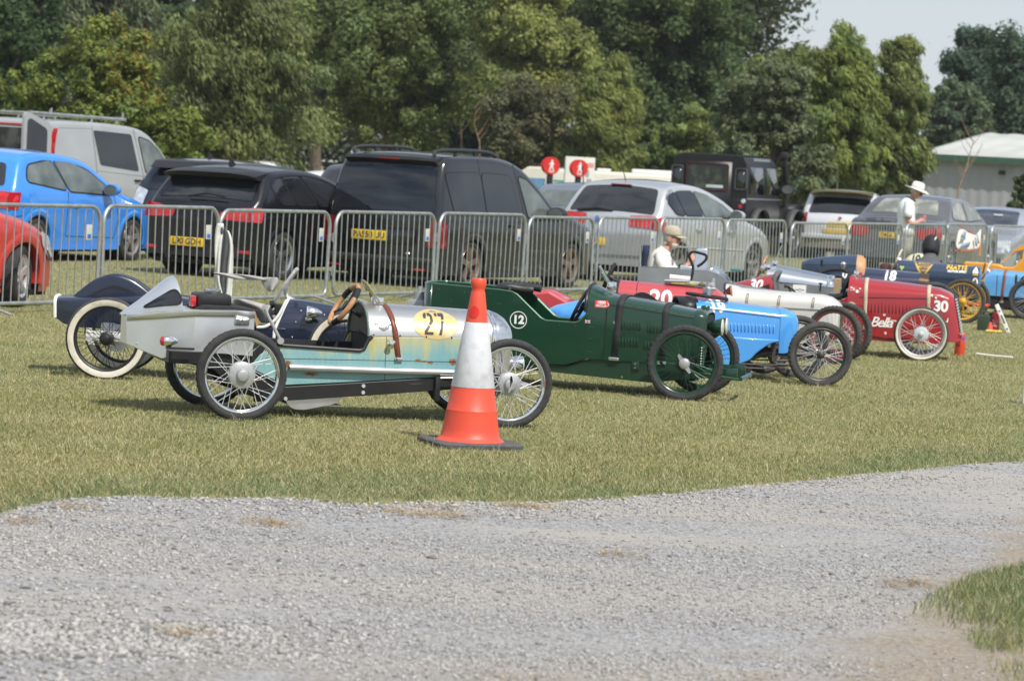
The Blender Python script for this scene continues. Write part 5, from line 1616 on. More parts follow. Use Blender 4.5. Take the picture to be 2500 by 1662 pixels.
MB().prism([(-0.3, 0.25), (-0.3, 0.5), (0.2, 0.48), (0.7, 0.48), (0.7, 0.22), (0.1, 0.2)], -0.25, 0.25).build('body', OFFW, k, bev=0.02)
RIMR = paint('red_rim', (0.20, 0.015, 0.025), 0.35)
mb = MB().rbox(1.3, 1.75, -0.2, -0.16, 0.2, 0.28, 0.01).rbox(1.3, 1.75, 0.16, 0.2, 0.2, 0.28, 0.01)
mb.build('chassis', STEEL, k)
axle(k, 1.69, 0.262, 0.475, STEEL)
for x in (0.0, 1.69):
    for s in (-1, 1):
        wheel(k, (x, 0.475*s, 0.265), 0.272, 0.075, 0.05, rim=RIMR, spoke=SPK, hub=RIMR, rubber=DUSTRUB, hub_r=0.04, side=s, tread=0.006, steer=R(-14) if x > 1 else 0)

# ================= red car number 30
RED = paint('deep_red_paint', (0.33, 0.012, 0.016), 0.3)
STRC = mat('buff_webbing', (0.50, 0.41, 0.30), 0.75, var=0.18, vscale=30, bump=0.2)
k = kart('deep red racing car number 30 with whitewall tyres and cream bonnet straps', (2.3718, 31.0282), -9)
H = Hood([(0.945, 0.285, 0.155, 0.575, 0.785, 2.0), (1.0, 0.284, 0.155, 0.577, 0.777, 2.0), (1.04, 0.282, 0.155, 0.58, 0.757, 2.1), (1.10, 0.282, 0.155, 0.582, 0.752, 2.1), (1.40, 0.275, 0.155, 0.597, 0.738, 2.1), (1.715, 0.262, 0.155, 0.606, 0.716, 2.2), (1.84, 0.25, 0.16, 0.60, 0.702, 2.3), (1.92, 0.235, 0.18, 0.57, 0.672, 2.4)])
bon = H.mesh(xs=[0.945, 0.97, 1.0, 1.02, 1.04, 1.07, 1.1, 1.2, 1.3, 1.4, 1.5, 1.6, 1.715, 1.78, 1.84, 1.88, 1.92], cap=False).build('bonnet', RED, k)
# nose with a slanting slatted grille
def gsec(x, w, zb, zt, sl):
    return [(x+sl*(0.66-z), y, z) for y, z in arch(w, zb, zb+(zt-zb)*0.72, zt, 2.6)]
nr = [H.rows(xs=[1.92])[0], gsec(1.945, 0.225, 0.19, 0.655, 0.20), gsec(1.962, 0.205, 0.21, 0.638, 0.23)]
MB().loft(nr).build('nose', RED, k)
mb = MB().loft([gsec(1.966, 0.195, 0.235, 0.622, 0.24), [(x*0.0+1.966+0.24*0.23, y*0.02, 0.43) for x, y, z in gsec(1.966, 0.195, 0.235, 0.622, 0.24)]])
gr = mb.build('grille', BLACKM, k)
mb = MB()
for i in range(13):
    z = 0.255+i*0.028
    w = 0.195 if z < 0.5 else 0.195*math.sqrt(max(0, 1-((z-0.5)/0.125)**2))
    w = max(w, 0.04)
    x = 1.972+0.24*(0.66-z)
    mb.box(x-0.006, x+0.012, -w-0.01, w+0.01, z, z+0.010)
mb.build('grille_slats', mat('pale_slats', (0.55, 0.56, 0.55), 0.4, 0.4, var=0.1), gr)
apron = interp([(1.70, 0.20), (1.85, 0.235), (1.98, 0.27), (2.06, 0.275), (2.07, 0.245), (2.0, 0.20), (1.9, 0.175), (1.75, 0.16)], 4)
MB().prism(apron, -0.22, 0.22).build('apron', RED, k, bev=0.02)
side_panels(k, [(0.3, 0.16), (0.3, 0.50), (0.86, 0.50), (0.945, 0.57), (0.945, 0.155)], 0.284, RED)
MB().prism([(0.87, 0.24), (1.45, 0.175), (1.45, 0.168), (0.87, 0.232)], -0.2885, -0.28).build('panel_seam', BLACK, bon)
mb = MB().tube([(x, H.side(x, 0.5)-0.002, float(np.interp(x, [1.1, 1.715], [0.572, 0.597]))) for x in np.linspace(1.06, 1.715, 8)], 0.004, 5)
mb.build('bonnet_seam', mat('dark_red_gap', (0.06, 0.004, 0.006), 0.5), bon)
louvres(bon, lambda x, z: H.side(x, z), np.linspace(1.15, 1.66, 16), 0.425, 0.535, 0.012, RED)
rivets(bon, [(x, -0.02, H.at(x)[3]) for x in np.linspace(1.15, 1.7, 26)], 0.004, RED)
strap(k, H, 1.118, 0.036, 0.265, STRC, tilt=-0.03)
o = strap(k, H, 1.728, 0.036, 0.50, STRC, tilt=-0.03)
H.decal(text2d('30', 0.145, 0.006, spacing=0.95), 1.852, 0.525, 0.005, 0.03).build('number', WHITEP, bon)
H.decal(merge2(text2d('Bella', 0.135, 0.0022, shear=0.35, spacing=0.86)), 1.285, 0.335, 0.004, 0.03).build('name_lettering', WHITEP, bon)
H.decal(text2d('ROSA', 0.022, 0.0008), 1.405, 0.36, 0.004, 0.03).build('small_lettering', WHITEP, bon)
H.decal(merge2(poly_mesh([(-0.05, 0), (-0.042, 0.036), (0, 0.055), (0.042, 0.036), (0.05, 0), (0.042, -0.03), (0, -0.055), (-0.042, -0.03)])), 0.985, 0.468, 0.004).build('club_badge', mat('badge_cream', (0.62, 0.55, 0.36), 0.5, col2=(0.34, 0.28, 0.16), vscale=45, lo=0.55, hi=0.62), bon)
st_m = mat('sticker_white', (0.72, 0.70, 0.66), 0.5, col2=(0.35, 0.15, 0.14), vscale=60, lo=0.5, hi=0.56)
mb = MB()
for x, z, r in ((0.975, 0.66, 0.011), (1.0, 0.645, 0.013), (1.035, 0.625, 0.018), (0.975, 0.635, 0.010), (1.06, 0.655, 0.010), (1.31, 0.415, 0.014), (1.33, 0.235, 0.015), (1.76, 0.63, 0.014), (1.045, 0.425, 0.018), (0.90, 0.46, 0.02), (1.80, 0.61, 0.012), (0.98, 0.25, 0.011), (0.95, 0.41, 0.014)):
    H.decal(poly_mesh(circle2(0, 0, r, r, 7)), max(0.946, x), z, 0.004).build('sticker', st_m, bon)
H.decal(poly_mesh([(0.03, 0.02), (0.036, 0.02), (0.034, -0.022), (-0.03, -0.03), (-0.03, -0.022), (0.022, -0.014)]), 1.895, 0.40, 0.006).build('corner_mark', WHITEP, bon)
MB().lathe([(0.77, 0.035), (0.80, 0.03), (0.81, 0.0)], c=(1.03, 0.02, 0), axis='z', n=16).build('scuttle_vent', RED, bon)
aero_screen(k, (1.0, -0.04, 0.79), (1.015, -0.04, 0.93), 0.07, mat('clear_perspex', (0.5, 0.52, 0.5), 0.05, alpha=0.35, coat=1))
steering_wheel(k, (0.90, 0, 0.672), 0.142, R(18), BLACKM, thick=0.017, shaft=0.1)
MB().tube([(0.74, -0.15, 0.52), (0.86, -0.15, 0.56), (0.93, -0.15, 0.585)], 0.03, 8).build('elbow_pad', BLACKM, k)
# tail fairing with number
TL = Hood([(-0.30, 0.03, 0.45, 0.52, 0.575), (-0.17, 0.12, 0.35, 0.53, 0.635), (0.0, 0.20, 0.3, 0.53, 0.690), (0.16, 0.235, 0.3, 0.53, 0.733), (0.20, 0.24, 0.3, 0.53, 0.738)])
tl = TL.mesh(xs=list(np.linspace(-0.3, 0.2, 9))).build('tail', RED, k)
TL.decal(text2d('30', 0.135, 0.005, shear=0.25), 0.02, 0.622, 0.004, 0.02).build('number', WHITEP, tl)
mb = MB().tube(interp([(0.235, -0.17, 0.50), (0.205, -0.17, 0.66), (0.225, -0.14, 0.74), (0.245, 0, 0.758), (0.225, 0.14, 0.74), (0.205, 0.17, 0.66), (0.235, 0.17, 0.5)], 5), 0.026, 8)
mb.build('headrest', mat('grey_leather', (0.11, 0.12, 0.125), 0.45, var=0.15, vscale=14), k)
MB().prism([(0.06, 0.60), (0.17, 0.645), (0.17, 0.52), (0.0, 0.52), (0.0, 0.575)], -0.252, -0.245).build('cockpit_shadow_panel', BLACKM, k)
tub_floor(k, 0.2, 0.94, 0.26, 0.18, 0.48)
MB().tube(interp([(0.30, -0.05, 0.62), (0.36, -0.05, 0.62), (0.41, -0.05, 0.57), (0.44, -0.05, 0.50)], 4), 0.012, 6).tube(interp([(0.30, 0.05, 0.63), (0.35, 0.02, 0.60), (0.38, 0, 0.52)], 4), 0.01, 6).build('harness', BLACK, k)
axle(k, 1.685, 0.253, 0.475, BLACK)
axle(k, 0.0, 0.253, 0.475, BLACK)
MB().rbox(1.42, 1.68, -0.38, -0.34, 0.29, 0.315, 0.006).rbox(1.66, 1.72, -0.40, -0.37, 0.30, 0.345, 0.01).build('radius_arm', mat('orange_red', (0.65, 0.06, 0.03), 0.4), k)
for x in (0.0, 1.685):
    for s in (-1, 1):
        wheel(k, (x, 0.475*s, 0.258), 0.263, 0.075, 0.044, rim=CASTAL, spoke=SPK, hub=mat('painted_hub', (0.50, 0.52, 0.54), 0.5), wall=CREAM, rubber=DUSTRUB, hub_r=0.072, boss=0.02, side=s, tread=0.004, nsp=32, spr=0.0028)

# ================= polished silver car
k = kart('polished silver racing car with wooden steering wheel behind red car 30', (2.65, 33.2), -8)
SILV = mat('polished_bonnet', (0.68, 0.71, 0.75), 0.24, 0.95, var=0.06, vscale=3, rvar=0.05)
H = Hood([(0.03, 0.25, 0.60, 0.61, 0.782, 2.1), (0.10, 0.25, 0.60, 0.605, 0.774, 2.1), (0.70, 0.225, 0.575, 0.58, 0.688, 2.1), (0.735, 0.222, 0.572, 0.578, 0.68, 2.1)])
bon = H.mesh(cap=False, xs=list(np.linspace(0.03, 0.735, 8))).build('bonnet', SILV, k)
MB().loft([[(0.66, y*1.005, z+0.003) for y, z in arch(0.228, 0.4, 0.58, 0.692, 2.1)], [(0.735, y*1.005, z+0.003) for y, z in arch(0.224, 0.4, 0.578, 0.684, 2.1)]]).build('radiator_shell', CHROME, k, solid=0.004)
MB().box(0.735, 0.80, -0.19, 0.19, 0.40, 0.66).build('radiator_core', mat('tan_radiator', (0.34, 0.24, 0.14), 0.6, var=0.2, vscale=30), k)
MB().prism([(-0.4, 0.25), (-0.4, 0.5), (0.0, 0.56), (0.1, 0.605), (0.735, 0.574), (0.735, 0.25)], -0.235, 0.235).build('body', GREYM, k)
MB().box(0.31, 0.45, -0.2385, -0.234, 0.47, 0.578).build('info_card', WHITEP, k)
flat_side(merge2(ring2(0, 0, 0.010, 0.016, 18), poly_mesh([(-0.05, 0.004), (-0.018, 0.008), (-0.018, -0.004), (-0.04, -0.006)]), poly_mesh([(0.05, 0.004), (0.018, 0.008), (0.018, -0.004), (0.04, -0.006)])), 0.385, 0.525, -0.2405).build('card_emblem', mat('emblem_grey', (0.25, 0.3, 0.33), 0.5), k)
MB().tube([(0.60, -0.24, 0.53), (0.60, -0.245, 0.61)], 0.007).box(0.58, 0.62, -0.25, -0.235, 0.605, 0.615).build('bonnet_catch', BLACK, k)
steering_wheel(k, (-0.04, 0, 0.742), 0.115, R(22), mat('varnished_wood', (0.40, 0.20, 0.08), 0.3, coat=0.8), spoke=STEEL, thick=0.013)
aero_screen(k, (0.09, -0.03, 0.782), (0.155, -0.03, 0.975), 0.12, MATS['clear_perspex'])
MB().rbox(-0.02, 0.06, -0.2, -0.12, 0.70, 0.78, 0.02).lathe([(-0.06, 0.03), (-0.03, 0.035), (0, 0.0)], c=(0.02, -0.2, 0.73), axis='x', n=14).build('mirror', CHROME, k)
MB().rbox(0.70, 0.90, -0.26, -0.23, 0.50, 0.52, 0.005).rbox(0.80, 0.90, -0.26, -0.23, 0.54, 0.575, 0.005).build('front_bracket', STEEL, k)
for x in (0.85, -0.8):
    for s in (-1, 1):
        wheel(k, (x, 0.46*s, 0.26), 0.266, 0.07, 0.05, hub_r=0.04, side=s)

# ================= navy car number 18
NAVY2 = paint('slate_navy_paint', (0.022, 0.042, 0.085), 0.35, coat=0.7)
k = kart('dark navy racing car number 18 with tan seat back, partly hidden by red car 30', (3.369, 36.5), -8)
T = Hood([(-0.04, 0.06, 0.6, 0.66, 0.728), (0.05, 0.15, 0.5, 0.66, 0.772), (0.3, 0.20, 0.4, 0.66, 0.815), (0.60, 0.235, 0.4, 0.64, 0.846)])
tl = T.mesh(xs=list(np.linspace(-0.04, 0.60, 8))).build('tail', NAVY2, k)
mb = MB().loft([[(0.60, y, z) for y, z in arch(0.235, 0.6, 0.64, 0.848)], [(0.66, y*0.98, z) for y, z in arch(0.235, 0.6, 0.64, 0.84)], [(0.70, y*0.9, z) for y, z in arch(0.235, 0.6, 0.63, 0.80)], [(0.71, y*0.5, z) for y, z in arch(0.235, 0.6, 0.63, 0.73)]], False, True)
mb.build('seat_back', mat('pale_tan_leather', (0.50, 0.27, 0.13), 0.5, var=0.12), k)
H = Hood([(0.44, 0.25, 0.5, 0.53, 0.715, 2.1), (0.50, 0.25, 0.5, 0.535, 0.712, 2.1), (1.33, 0.235, 0.5, 0.565, 0.682, 2.1), (1.42, 0.22, 0.5, 0.56, 0.67, 2.2)])
NAVY3 = paint('dark_navy_paint', (0.012, 0.02, 0.055), 0.3)
H2 = MB()
bon = H.mesh(cap=False).build('bonnet', NAVY3, k)
H.decal(text2d('18', 0.15, 0.006, shear=0.12), 0.985, 0.628, 0.004, 0.03).build('number', WHITEP, bon)
H.decal(text2d('0', 0.11, 0.004), 0.475, 0.61, 0.004, 0.03).build('roundel', WHITEP, bon)
MB().loft([[(1.33, y*1.01, z) for y, z in arch(0.235, 0.4, 0.565, 0.684)], [(1.44, y*1.01, z) for y, z in arch(0.225, 0.4, 0.56, 0.674)]], False, True).build('radiator_shell', mat('bronze_shell', (0.10, 0.065, 0.04), 0.4, 0.6), k)
MB().prism([(-0.2, 0.25), (-0.2, 0.55), (0.4, 0.62), (0.62, 0.56), (1.42, 0.52), (1.42, 0.25)], -0.24, 0.24).build('body', NAVY2, k, bev=0.02)
steering_wheel(k, (0.42, 0, 0.712), 0.10, R(30), BLACKM, thick=0.018)
MB().tube([(0.0, -0.23, 0.70), (0.40, -0.235, 0.725), (0.60, -0.236, 0.73)], 0.005, 5).build('panel_seam', BLACK, tl)
MB().tube([(0.2, -0.22, 0.70), (0.2, -0.235, 0.75)], 0.012).ball((0.2, -0.235, 0.76), 0.016).build('tail_catch', BLACK, tl)
MB().ball((0.45, -0.20, 0.72), 0.045, sc=(0.8, 0.6, 1)).build('mirror', CHROME, k)
MB().tube(interp([(0.15, -0.3, 0.60), (0.3, -0.3, 0.66), (0.45, -0.3, 0.67), (0.5, -0.3, 0.64)], 4), 0.022, 6).build('arm_rest', BLACKM, k)
for x, y in ((1.52, -0.46), (1.26, 0.46), (-0.1, -0.46), (-0.1, 0.46)):
    q = 0.032 if x > 1 else 0
    wheel(k, (x, y, 0.262+q), 0.268+q, 0.075, 0.05, rim=BLACK, spoke=SPK, hub=BLACK, rubber=DUSTRUB, hub_r=0.04, side=-1, tread=0.006)

# ================= slate car with yellow wheels and lettering
k = kart('slate blue racing car with yellow wire wheels and gold lettering', (4.107, 40.021), -12)
YEL = paint('chrome_yellow_paint', (0.62, 0.34, 0.02), 0.35, coat=0.6)
GOLD = mat('gold_lettering', (0.62, 0.38, 0.07), 0.5)
H = Hood([(0.79, 0.262, 0.42, 0.60, 0.738, 2.2), (0.82, 0.262, 0.42, 0.60, 0.738, 2.2), (1.73, 0.25, 0.42, 0.60, 0.708, 2.2)])
bon = H.mesh(cap=False, xs=list(np.linspace(0.79, 1.73, 8))).build('bonnet', NAVY2, k)
RS = Hood([(1.73, 0.258, 0.30, 0.60, 0.718, 2.4), (1.80, 0.255, 0.30, 0.59, 0.715, 2.4), (1.82, 0.24, 0.31, 0.58, 0.70, 2.4)])
rs = RS.mesh().build('radiator_shell', NAVY2, k)
RS.decal(poly_mesh([(-0.035, 0.03), (0.035, 0.03), (0.03, 0.06), (0, 0.115), (-0.03, 0.06)]), 1.77, 0.60, 0.004, 0.03).build('cowl_badge', WHITEP, rs)
RS.decal(poly_mesh([(-0.035, 0), (0.035, 0), (0.035, 0.022), (-0.035, 0.022)]), 1.77, 0.60, 0.005, 0.03).build('gold_band', GOLD, rs)
RS.decal(text2d('0', 0.15, 0.003), 1.775, 0.51, 0.004, 0.03).build('number', WHITEP, rs)
tri = merge2(([(-0.125, 0.095), (-0.103, 0.095), (0.0, -0.075), (-0.004, -0.115)], [(0, 1, 2, 3)]), ([(0.125, 0.095), (0.103, 0.095), (0.0, -0.075), (-0.004, -0.115)], [(0, 1, 2, 3)]), poly_mesh([(-0.03, -0.05), (0.03, -0.05), (-0.002, -0.11)]))
H.decal(tri, 1.115, 0.628, 0.004, 0.03).build('triangle_emblem', GOLD, bon)
H.decal(merge2(shift2(text2d('MORGAN', 0.034, 0.0006), 0, 0.083), shift2(text2d('MOTOR', 0.045, 0.001), 0, 0.043), shift2(text2d('CARS', 0.042, 0.001), 0, 0.0)), 1.115, 0.622, 0.005, 0.03).build('emblem_lettering', GOLD, bon)
H.decal(shift2(text2d('PRATTS', 0.072, 0.003, spacing=1.05), 0, 0.012), 1.53, 0.668, 0.004, 0.03).build('sponsor_lettering', mat('yellow_lettering', (0.75, 0.50, 0.03), 0.5), bon)
H.decal(shift2(text2d('MOTOR SPIRIT', 0.036, 0.0022), 0, 0), 1.54, 0.633, 0.004, 0.03).build('sponsor_lettering', WHITEP, bon)
H.decal(merge2(poly_mesh([(-0.03, 0.03), (0.03, 0.03), (0.0, -0.035)])), 0.845, 0.63, 0.004, 0.03).build('small_badge', mat('badge_green', (0.30, 0.45, 0.15), 0.5, col2=(0.65, 0.55, 0.1), vscale=40, lo=0.5, hi=0.55), bon)
louvres(bon, lambda x, z: H.side(x, z), [1.57, 1.60, 1.63], 0.515, 0.585, 0.012, NAVY2)
louvres(bon, lambda x, z: H.side(x, z), list(np.linspace(1.20, 1.505, 11)), 0.515, 0.585, 0.012, NAVY2)
MB().prism([(-0.3, 0.25), (-0.3, 0.55), (0.6, 0.50), (0.8, 0.56), (0.8, 0.44), (1.8, 0.44), (1.8, 0.25)], -0.245, 0.245).build('body', NAVY2, k, bev=0.02)
steering_wheel(k, (0.765, 0, 0.735), 0.13, R(20), mat('bone_rim', (0.55, 0.48, 0.38), 0.5), spoke=STEEL, thick=0.013)
MB().rbox(0.55, 0.68, -0.2, 0.2, 0.45, 0.68, 0.05).build('seat', mat('oxblood', (0.07, 0.02, 0.02), 0.5), k)
for x in (1.65, 0.0):
    for s in (-1, 1):
        wheel(k, (x, 0.475*s, 0.272), 0.280, 0.075, 0.05, rim=YEL, spoke=YEL, hub=YEL, rubber=DUSTRUB, hub_r=0.045, side=s, tread=0.006, spr=0.003)
axle(k, 1.65, 0.27, 0.47, STEEL)
MB().tube([(1.4, -0.25, 0.26), (1.95, -0.2, 0.22)], 0.014).tube([(1.4, 0.25, 0.26), (1.95, 0.2, 0.22)], 0.014).build('tie_rod', mat('orange_red', (0.65, 0.06, 0.03), 0.4), k)

# cream tail of the car behind it
k = kart('racing car with round cream tail marked in green, behind the slate blue car', (5.50, 42.9), -12)
T = Hood([(-0.185, 0.09, 0.45, 0.58, 0.655, 2.0), (-0.11, 0.16, 0.45, 0.58, 0.735, 2.0), (0.0, 0.19, 0.45, 0.58, 0.765, 2.0), (0.10, 0.19, 0.45, 0.58, 0.755, 2.0), (0.17, 0.17, 0.45, 0.58, 0.70, 2.0), (0.20, 0.10, 0.45, 0.58, 0.65, 2.0)])
tl = T.mesh(xs=list(np.linspace(-0.185, 0.20, 14))).build('tail', mat('cream_paint', (0.66, 0.60, 0.42), 0.4, coat=0.5), k)
T.decal(text2d('10', 0.13, 0.006), -0.02, 0.69, 0.004, 0.03).build('number', mat('bottle_green', (0.01, 0.05, 0.03), 0.5), tl)
MB().tube([(0.10, y, z) for y, z in arch(0.191, 0.45, 0.58, 0.757, 2.0)], 0.006, 6).build('tail_stripe', mat('brown_stripe', (0.2, 0.09, 0.05), 0.5), tl)
MB().prism([(-0.15, 0.2), (-0.15, 0.50), (0.6, 0.46), (0.6, 0.2)], -0.18, 0.18).build('body', NAVY2, k, bev=0.03)
for x in (-0.05, 0.55):
    for s in (-1, 1):
        wheel(k, (x, 0.46*s, 0.262), 0.268, 0.075, 0.05, side=s)

# ================= orange car
ORG = paint('orange_paint', (0.72, 0.31, 0.02), 0.35, coat=0.6)
k = kart('orange racing car with strut wing behind the pale blue car', (6.525, 45.0), -10)
MB().prism([(-0.08, 0.40), (-0.08, 0.632), (0.20, 0.635), (0.44, 0.625), (0.46, 0.60), (0.62, 0.60), (0.85, 0.86), (0.98, 0.90), (1.2, 0.7), (1.2, 0.3), (0.1, 0.3)], -0.25, 0.25).build('body', ORG, k, bev=0.02)
MB().tube([(0.22, -0.253, 0.633), (0.20, -0.253, 0.50)], 0.012, 6).tube([(0.18, -0.253, 0.5), (0.6, -0.253, 0.49)], 0.006, 6).build('webbing', mat('brown_webbing', (0.12, 0.07, 0.04), 0.7), k)
mb = MB().tube([(0.45, -0.1, 0.66), (0.74, -0.1, 0.90)], 0.010, 6).tube([(0.74, -0.1, 0.90), (0.74, -0.1, 0.7)], 0.010, 6)
mb.prism([(0.60, 0.845), (0.75, 0.93), (0.77, 0.87), (0.62, 0.82)], -0.14, 0.14)
mb.build('wing_strut', ORG, k)
flat_side(ring2(0, 0, 0.0, 0.07, 24), 0.89, 0.72, -0.254).build('roundel', mat('pale_green_disc', (0.35, 0.55, 0.35), 0.5), k)
MB().rbox(-0.35, -0.1, -0.2, 0.2, 0.45, 0.60, 0.03).build('engine', BLACK, k)
for x in (-0.25, 1.3):
    for s in (-1, 1):
        wheel(k, (x, 0.46*s, 0.262), 0.268, 0.075, 0.05, rim=YEL, spoke=YEL, hub=YEL, side=s)

# ================= pale blue car number 16
BLUE2 = paint('pale_blue_paint', (0.11, 0.34, 0.66), 0.35)
k = kart('pale blue racing car numbered 16 cut off by the right edge', (6.8548, 41.8418), -12)
H = Hood([(-0.56, 0.25, 0.28, 0.50, 0.56, 2.3), (-0.47, 0.255, 0.28, 0.54, 0.635, 2.2), (-0.40, 0.258, 0.28, 0.55, 0.625, 2.2), (0.5, 0.25, 0.26, 0.53, 0.60, 2.2)])
bon = H.mesh(xs=[-0.56, -0.52, -0.47, -0.43, -0.40, -0.1, 0.2, 0.5]).build('bonnet', BLUE2, k)
strap(k, H, -0.30, 0.035, 0.205, mat('tan_strap', (0.24, 0.085, 0.04), 0.5, var=0.2), tilt=0.06)
H.decal(text2d('16', 0.19, 0.005), -0.10, 0.50, 0.004, 0.03).build('number', BLACK, bon)
MB().tube([(-0.395, H.side(-0.395, z)-0.001, z) for z in (0.29, 0.4, 0.5, 0.55, 0.6)], 0.004, 5).build('panel_seam', BLACK, bon)
MB().rbox(-0.5, 0.5, -0.23, 0.23, 0.10, 0.28, 0.02).build('chassis', BLACKM, k)
steering_wheel(k, (-0.555, 0, 0.605), 0.135, R(25), MATS['bone_rim'], spoke=STEEL, thick=0.013)
MB().prism([(-1.6, 0.25), (-1.6, 0.5), (-1.0, 0.45), (-0.55, 0.45), (-0.55, 0.2), (-1.5, 0.2)], -0.24, 0.24).build('body', BLUE2, k, bev=0.03)
for x in (-1.3, 0.06):
    for s in (-1, 1):
        wheel(k, (x, 0.475*s, 0.27), 0.276, 0.075, 0.055, rim=BLACK, spoke=SPK, hub=BLACK, rubber=DUSTRUB, side=s, tread=0.006)
# ------------------------------------------------------------------ parked road vehicles
class Body:
    """A road car: side outline from the rear bumper over the roof to the front bumper; x forward from the rear, near side at -y."""
    def __init__(s, W, prof, belt, tumb=0.14, rc=0.09, sill=0.2, rin=0.10, fin=0.16, crown=0.03, rlen=0.7, flen=0.9, low=0.04):
        s.W, s.belt, s.tumb, s.rc, s.sill, s.rin, s.fin, s.crown, s.rlen, s.flen, s.low = W, belt, tumb, rc, sill, rin, fin, crown, rlen, flen, low
        p = smooth_path(prof, 7)
        q = [p[0]]
        for a in p[1:]:                      # even steps, x never falling
            b = q[-1]
            d = math.hypot(a[0]-b[0], a[1]-b[1])
            n = max(1, int(d/0.045))
            for i in range(1, n+1):
                q.append((max(q[-1][0], b[0]+(a[0]-b[0])*i/n), b[1]+(a[1]-b[1])*i/n))
        s.p = np.array(q)
        s.L = s.p[-1][0]
        t = np.gradient(s.p, axis=0)
        t /= np.linalg.norm(t, axis=1)[:, None]+1e-9
        s.n = np.stack([-t[:, 1], t[:, 0]], 1)
        s.ztop = s.p[:, 1].max()
        k = int(s.p[:, 1].argmax())
        s.k = k
    def hw(s, x, z):
        w = s.W/2
        w -= s.rin*max(0, 1-x/s.rlen)**2.2+s.fin*max(0, 1-(s.L-x)/s.flen)**2.2
        if z > s.belt:
            w -= s.tumb*((z-s.belt)/(s.ztop-s.belt))**1.12
        else:
            w -= s.low*max(0, (s.belt*0.62-z)/(s.belt*0.62))
            w += 0.012*math.exp(-((z-s.belt*0.80)/0.10)**2)
        return w
    def shell(s, arches, ra, name, mat_, parent):
        K, Cn = 15, 5
        fr = [0.0, 0.3, 0.6, 0.85, 1.0]
        rows = []
        for (x, z), (nx, nz) in zip(s.p, s.n):
            zi = max(z-nz*s.rc, s.sill+0.01)
            xi = min(max(x-nx*s.rc, 0.01), s.L-0.01)
            wi = s.hw(xi, zi)
            w0 = max(0.02, wi-s.rc)
            half = []
            for f in fr:
                e = s.crown*(1-f*f)
                half.append((x+nx*e, w0*f, z+nz*e))
            for i in range(1, Cn+1):
                a = PI/2*i/Cn
                half.append((x-nx*s.rc*(1-math.cos(a)), w0+s.rc*math.sin(a), max(s.sill, z-nz*s.rc*(1-math.cos(a)))))
            for i in range(1, K+1):
                zz = zi+(s.sill-zi)*i/K
                half.append((xi, s.hw(xi, zz), zz))
            rows.append([(a, -b, c) for a, b, c in half[::-1]]+half[1:])
        n = len(rows[0])
        vs = [p for r in rows for p in r]
        fs = []
        for i in range(len(rows)-1):
            for j in range(n-1):
                f = (i*n+j, i*n+j+1, (i+1)*n+j+1, (i+1)*n+j)
                c = np.mean([vs[q] for q in f], axis=0)
                if abs(c[1]) > s.W*0.3 and any((c[0]-ax)**2+(c[2]-az)**2 < ra**2 for ax, az in arches):
                    continue
                fs.append(f)
        mb = MB()
        mb.add(vs, fs)
        return mb.build(name, mat_, parent, ang=42)
    def sp(s, sg, off=0.004):
        return lambda u, v: (u, sg*(s.hw(u, v)+off), v)
    def _end(s, v, rear):
        if rear:
            P, N = s.p[:s.k+1], s.n[:s.k+1]
        else:
            P, N = s.p[s.k:][::-1], s.n[s.k:][::-1]
        z = np.maximum.accumulate(P[:, 1])+np.arange(len(P))*1e-7
        return np.interp(v, z, P[:, 0]), np.interp(v, z, N[:, 0]), np.interp(v, z, N[:, 1])
    def ep(s, rear=True, off=0.004):
        def fn(u, v):
            x, nx, nz = s._end(v, rear)
            xi, zi = min(max(x-nx*s.rc, 0.01), s.L-0.01), max(v-nz*s.rc, s.sill)
            w0 = max(0.02, s.hw(xi, zi)-s.rc)
            a = abs(u)
            if a <= w0:
                e = s.crown*(1-(a/w0)**2)+off
                return (x+nx*e, u, v+nz*e)
            t = math.asin(min(1.0, (a-w0)/s.rc))
            e = -s.rc*(1-math.cos(t))+off*math.cos(t)
            return (x+nx*e, math.copysign(a+off*math.sin(t), u), v+nz*e)
        return fn
def pane(name, poly, fn, mat_, parent, r=0.05, ml=0.12):
    return flat_decal(*poly_mesh(round_poly(poly, r)), fn, ml).build(name, mat_, parent, ang=60)
def glazed(b, parent, poly, sg, glass, frame=BLACK, name='side_window', r=0.05, seal=0.022):
    o = pane(name, poly, b.sp(sg, 0.007), glass, parent, r)
    pane('window_seal', grow(round_poly(poly, r), seal), b.sp(sg, 0.003), frame, o, 0.01)
    return o
def seam(b, parent, pts, sg=-1, r=0.005, mat_=BLACK, fn=None):
    f = fn or b.sp(sg, 0.0)
    q = []
    for i in range(len(pts)-1):
        for k in range(8):
            t = k/8
            q.append(f(pts[i][0]+(pts[i+1][0]-pts[i][0])*t, pts[i][1]+(pts[i+1][1]-pts[i][1])*t))
    q.append(f(*pts[-1]))
    return MB().tube(q, r, 5).build('panel_gap', mat_, parent)
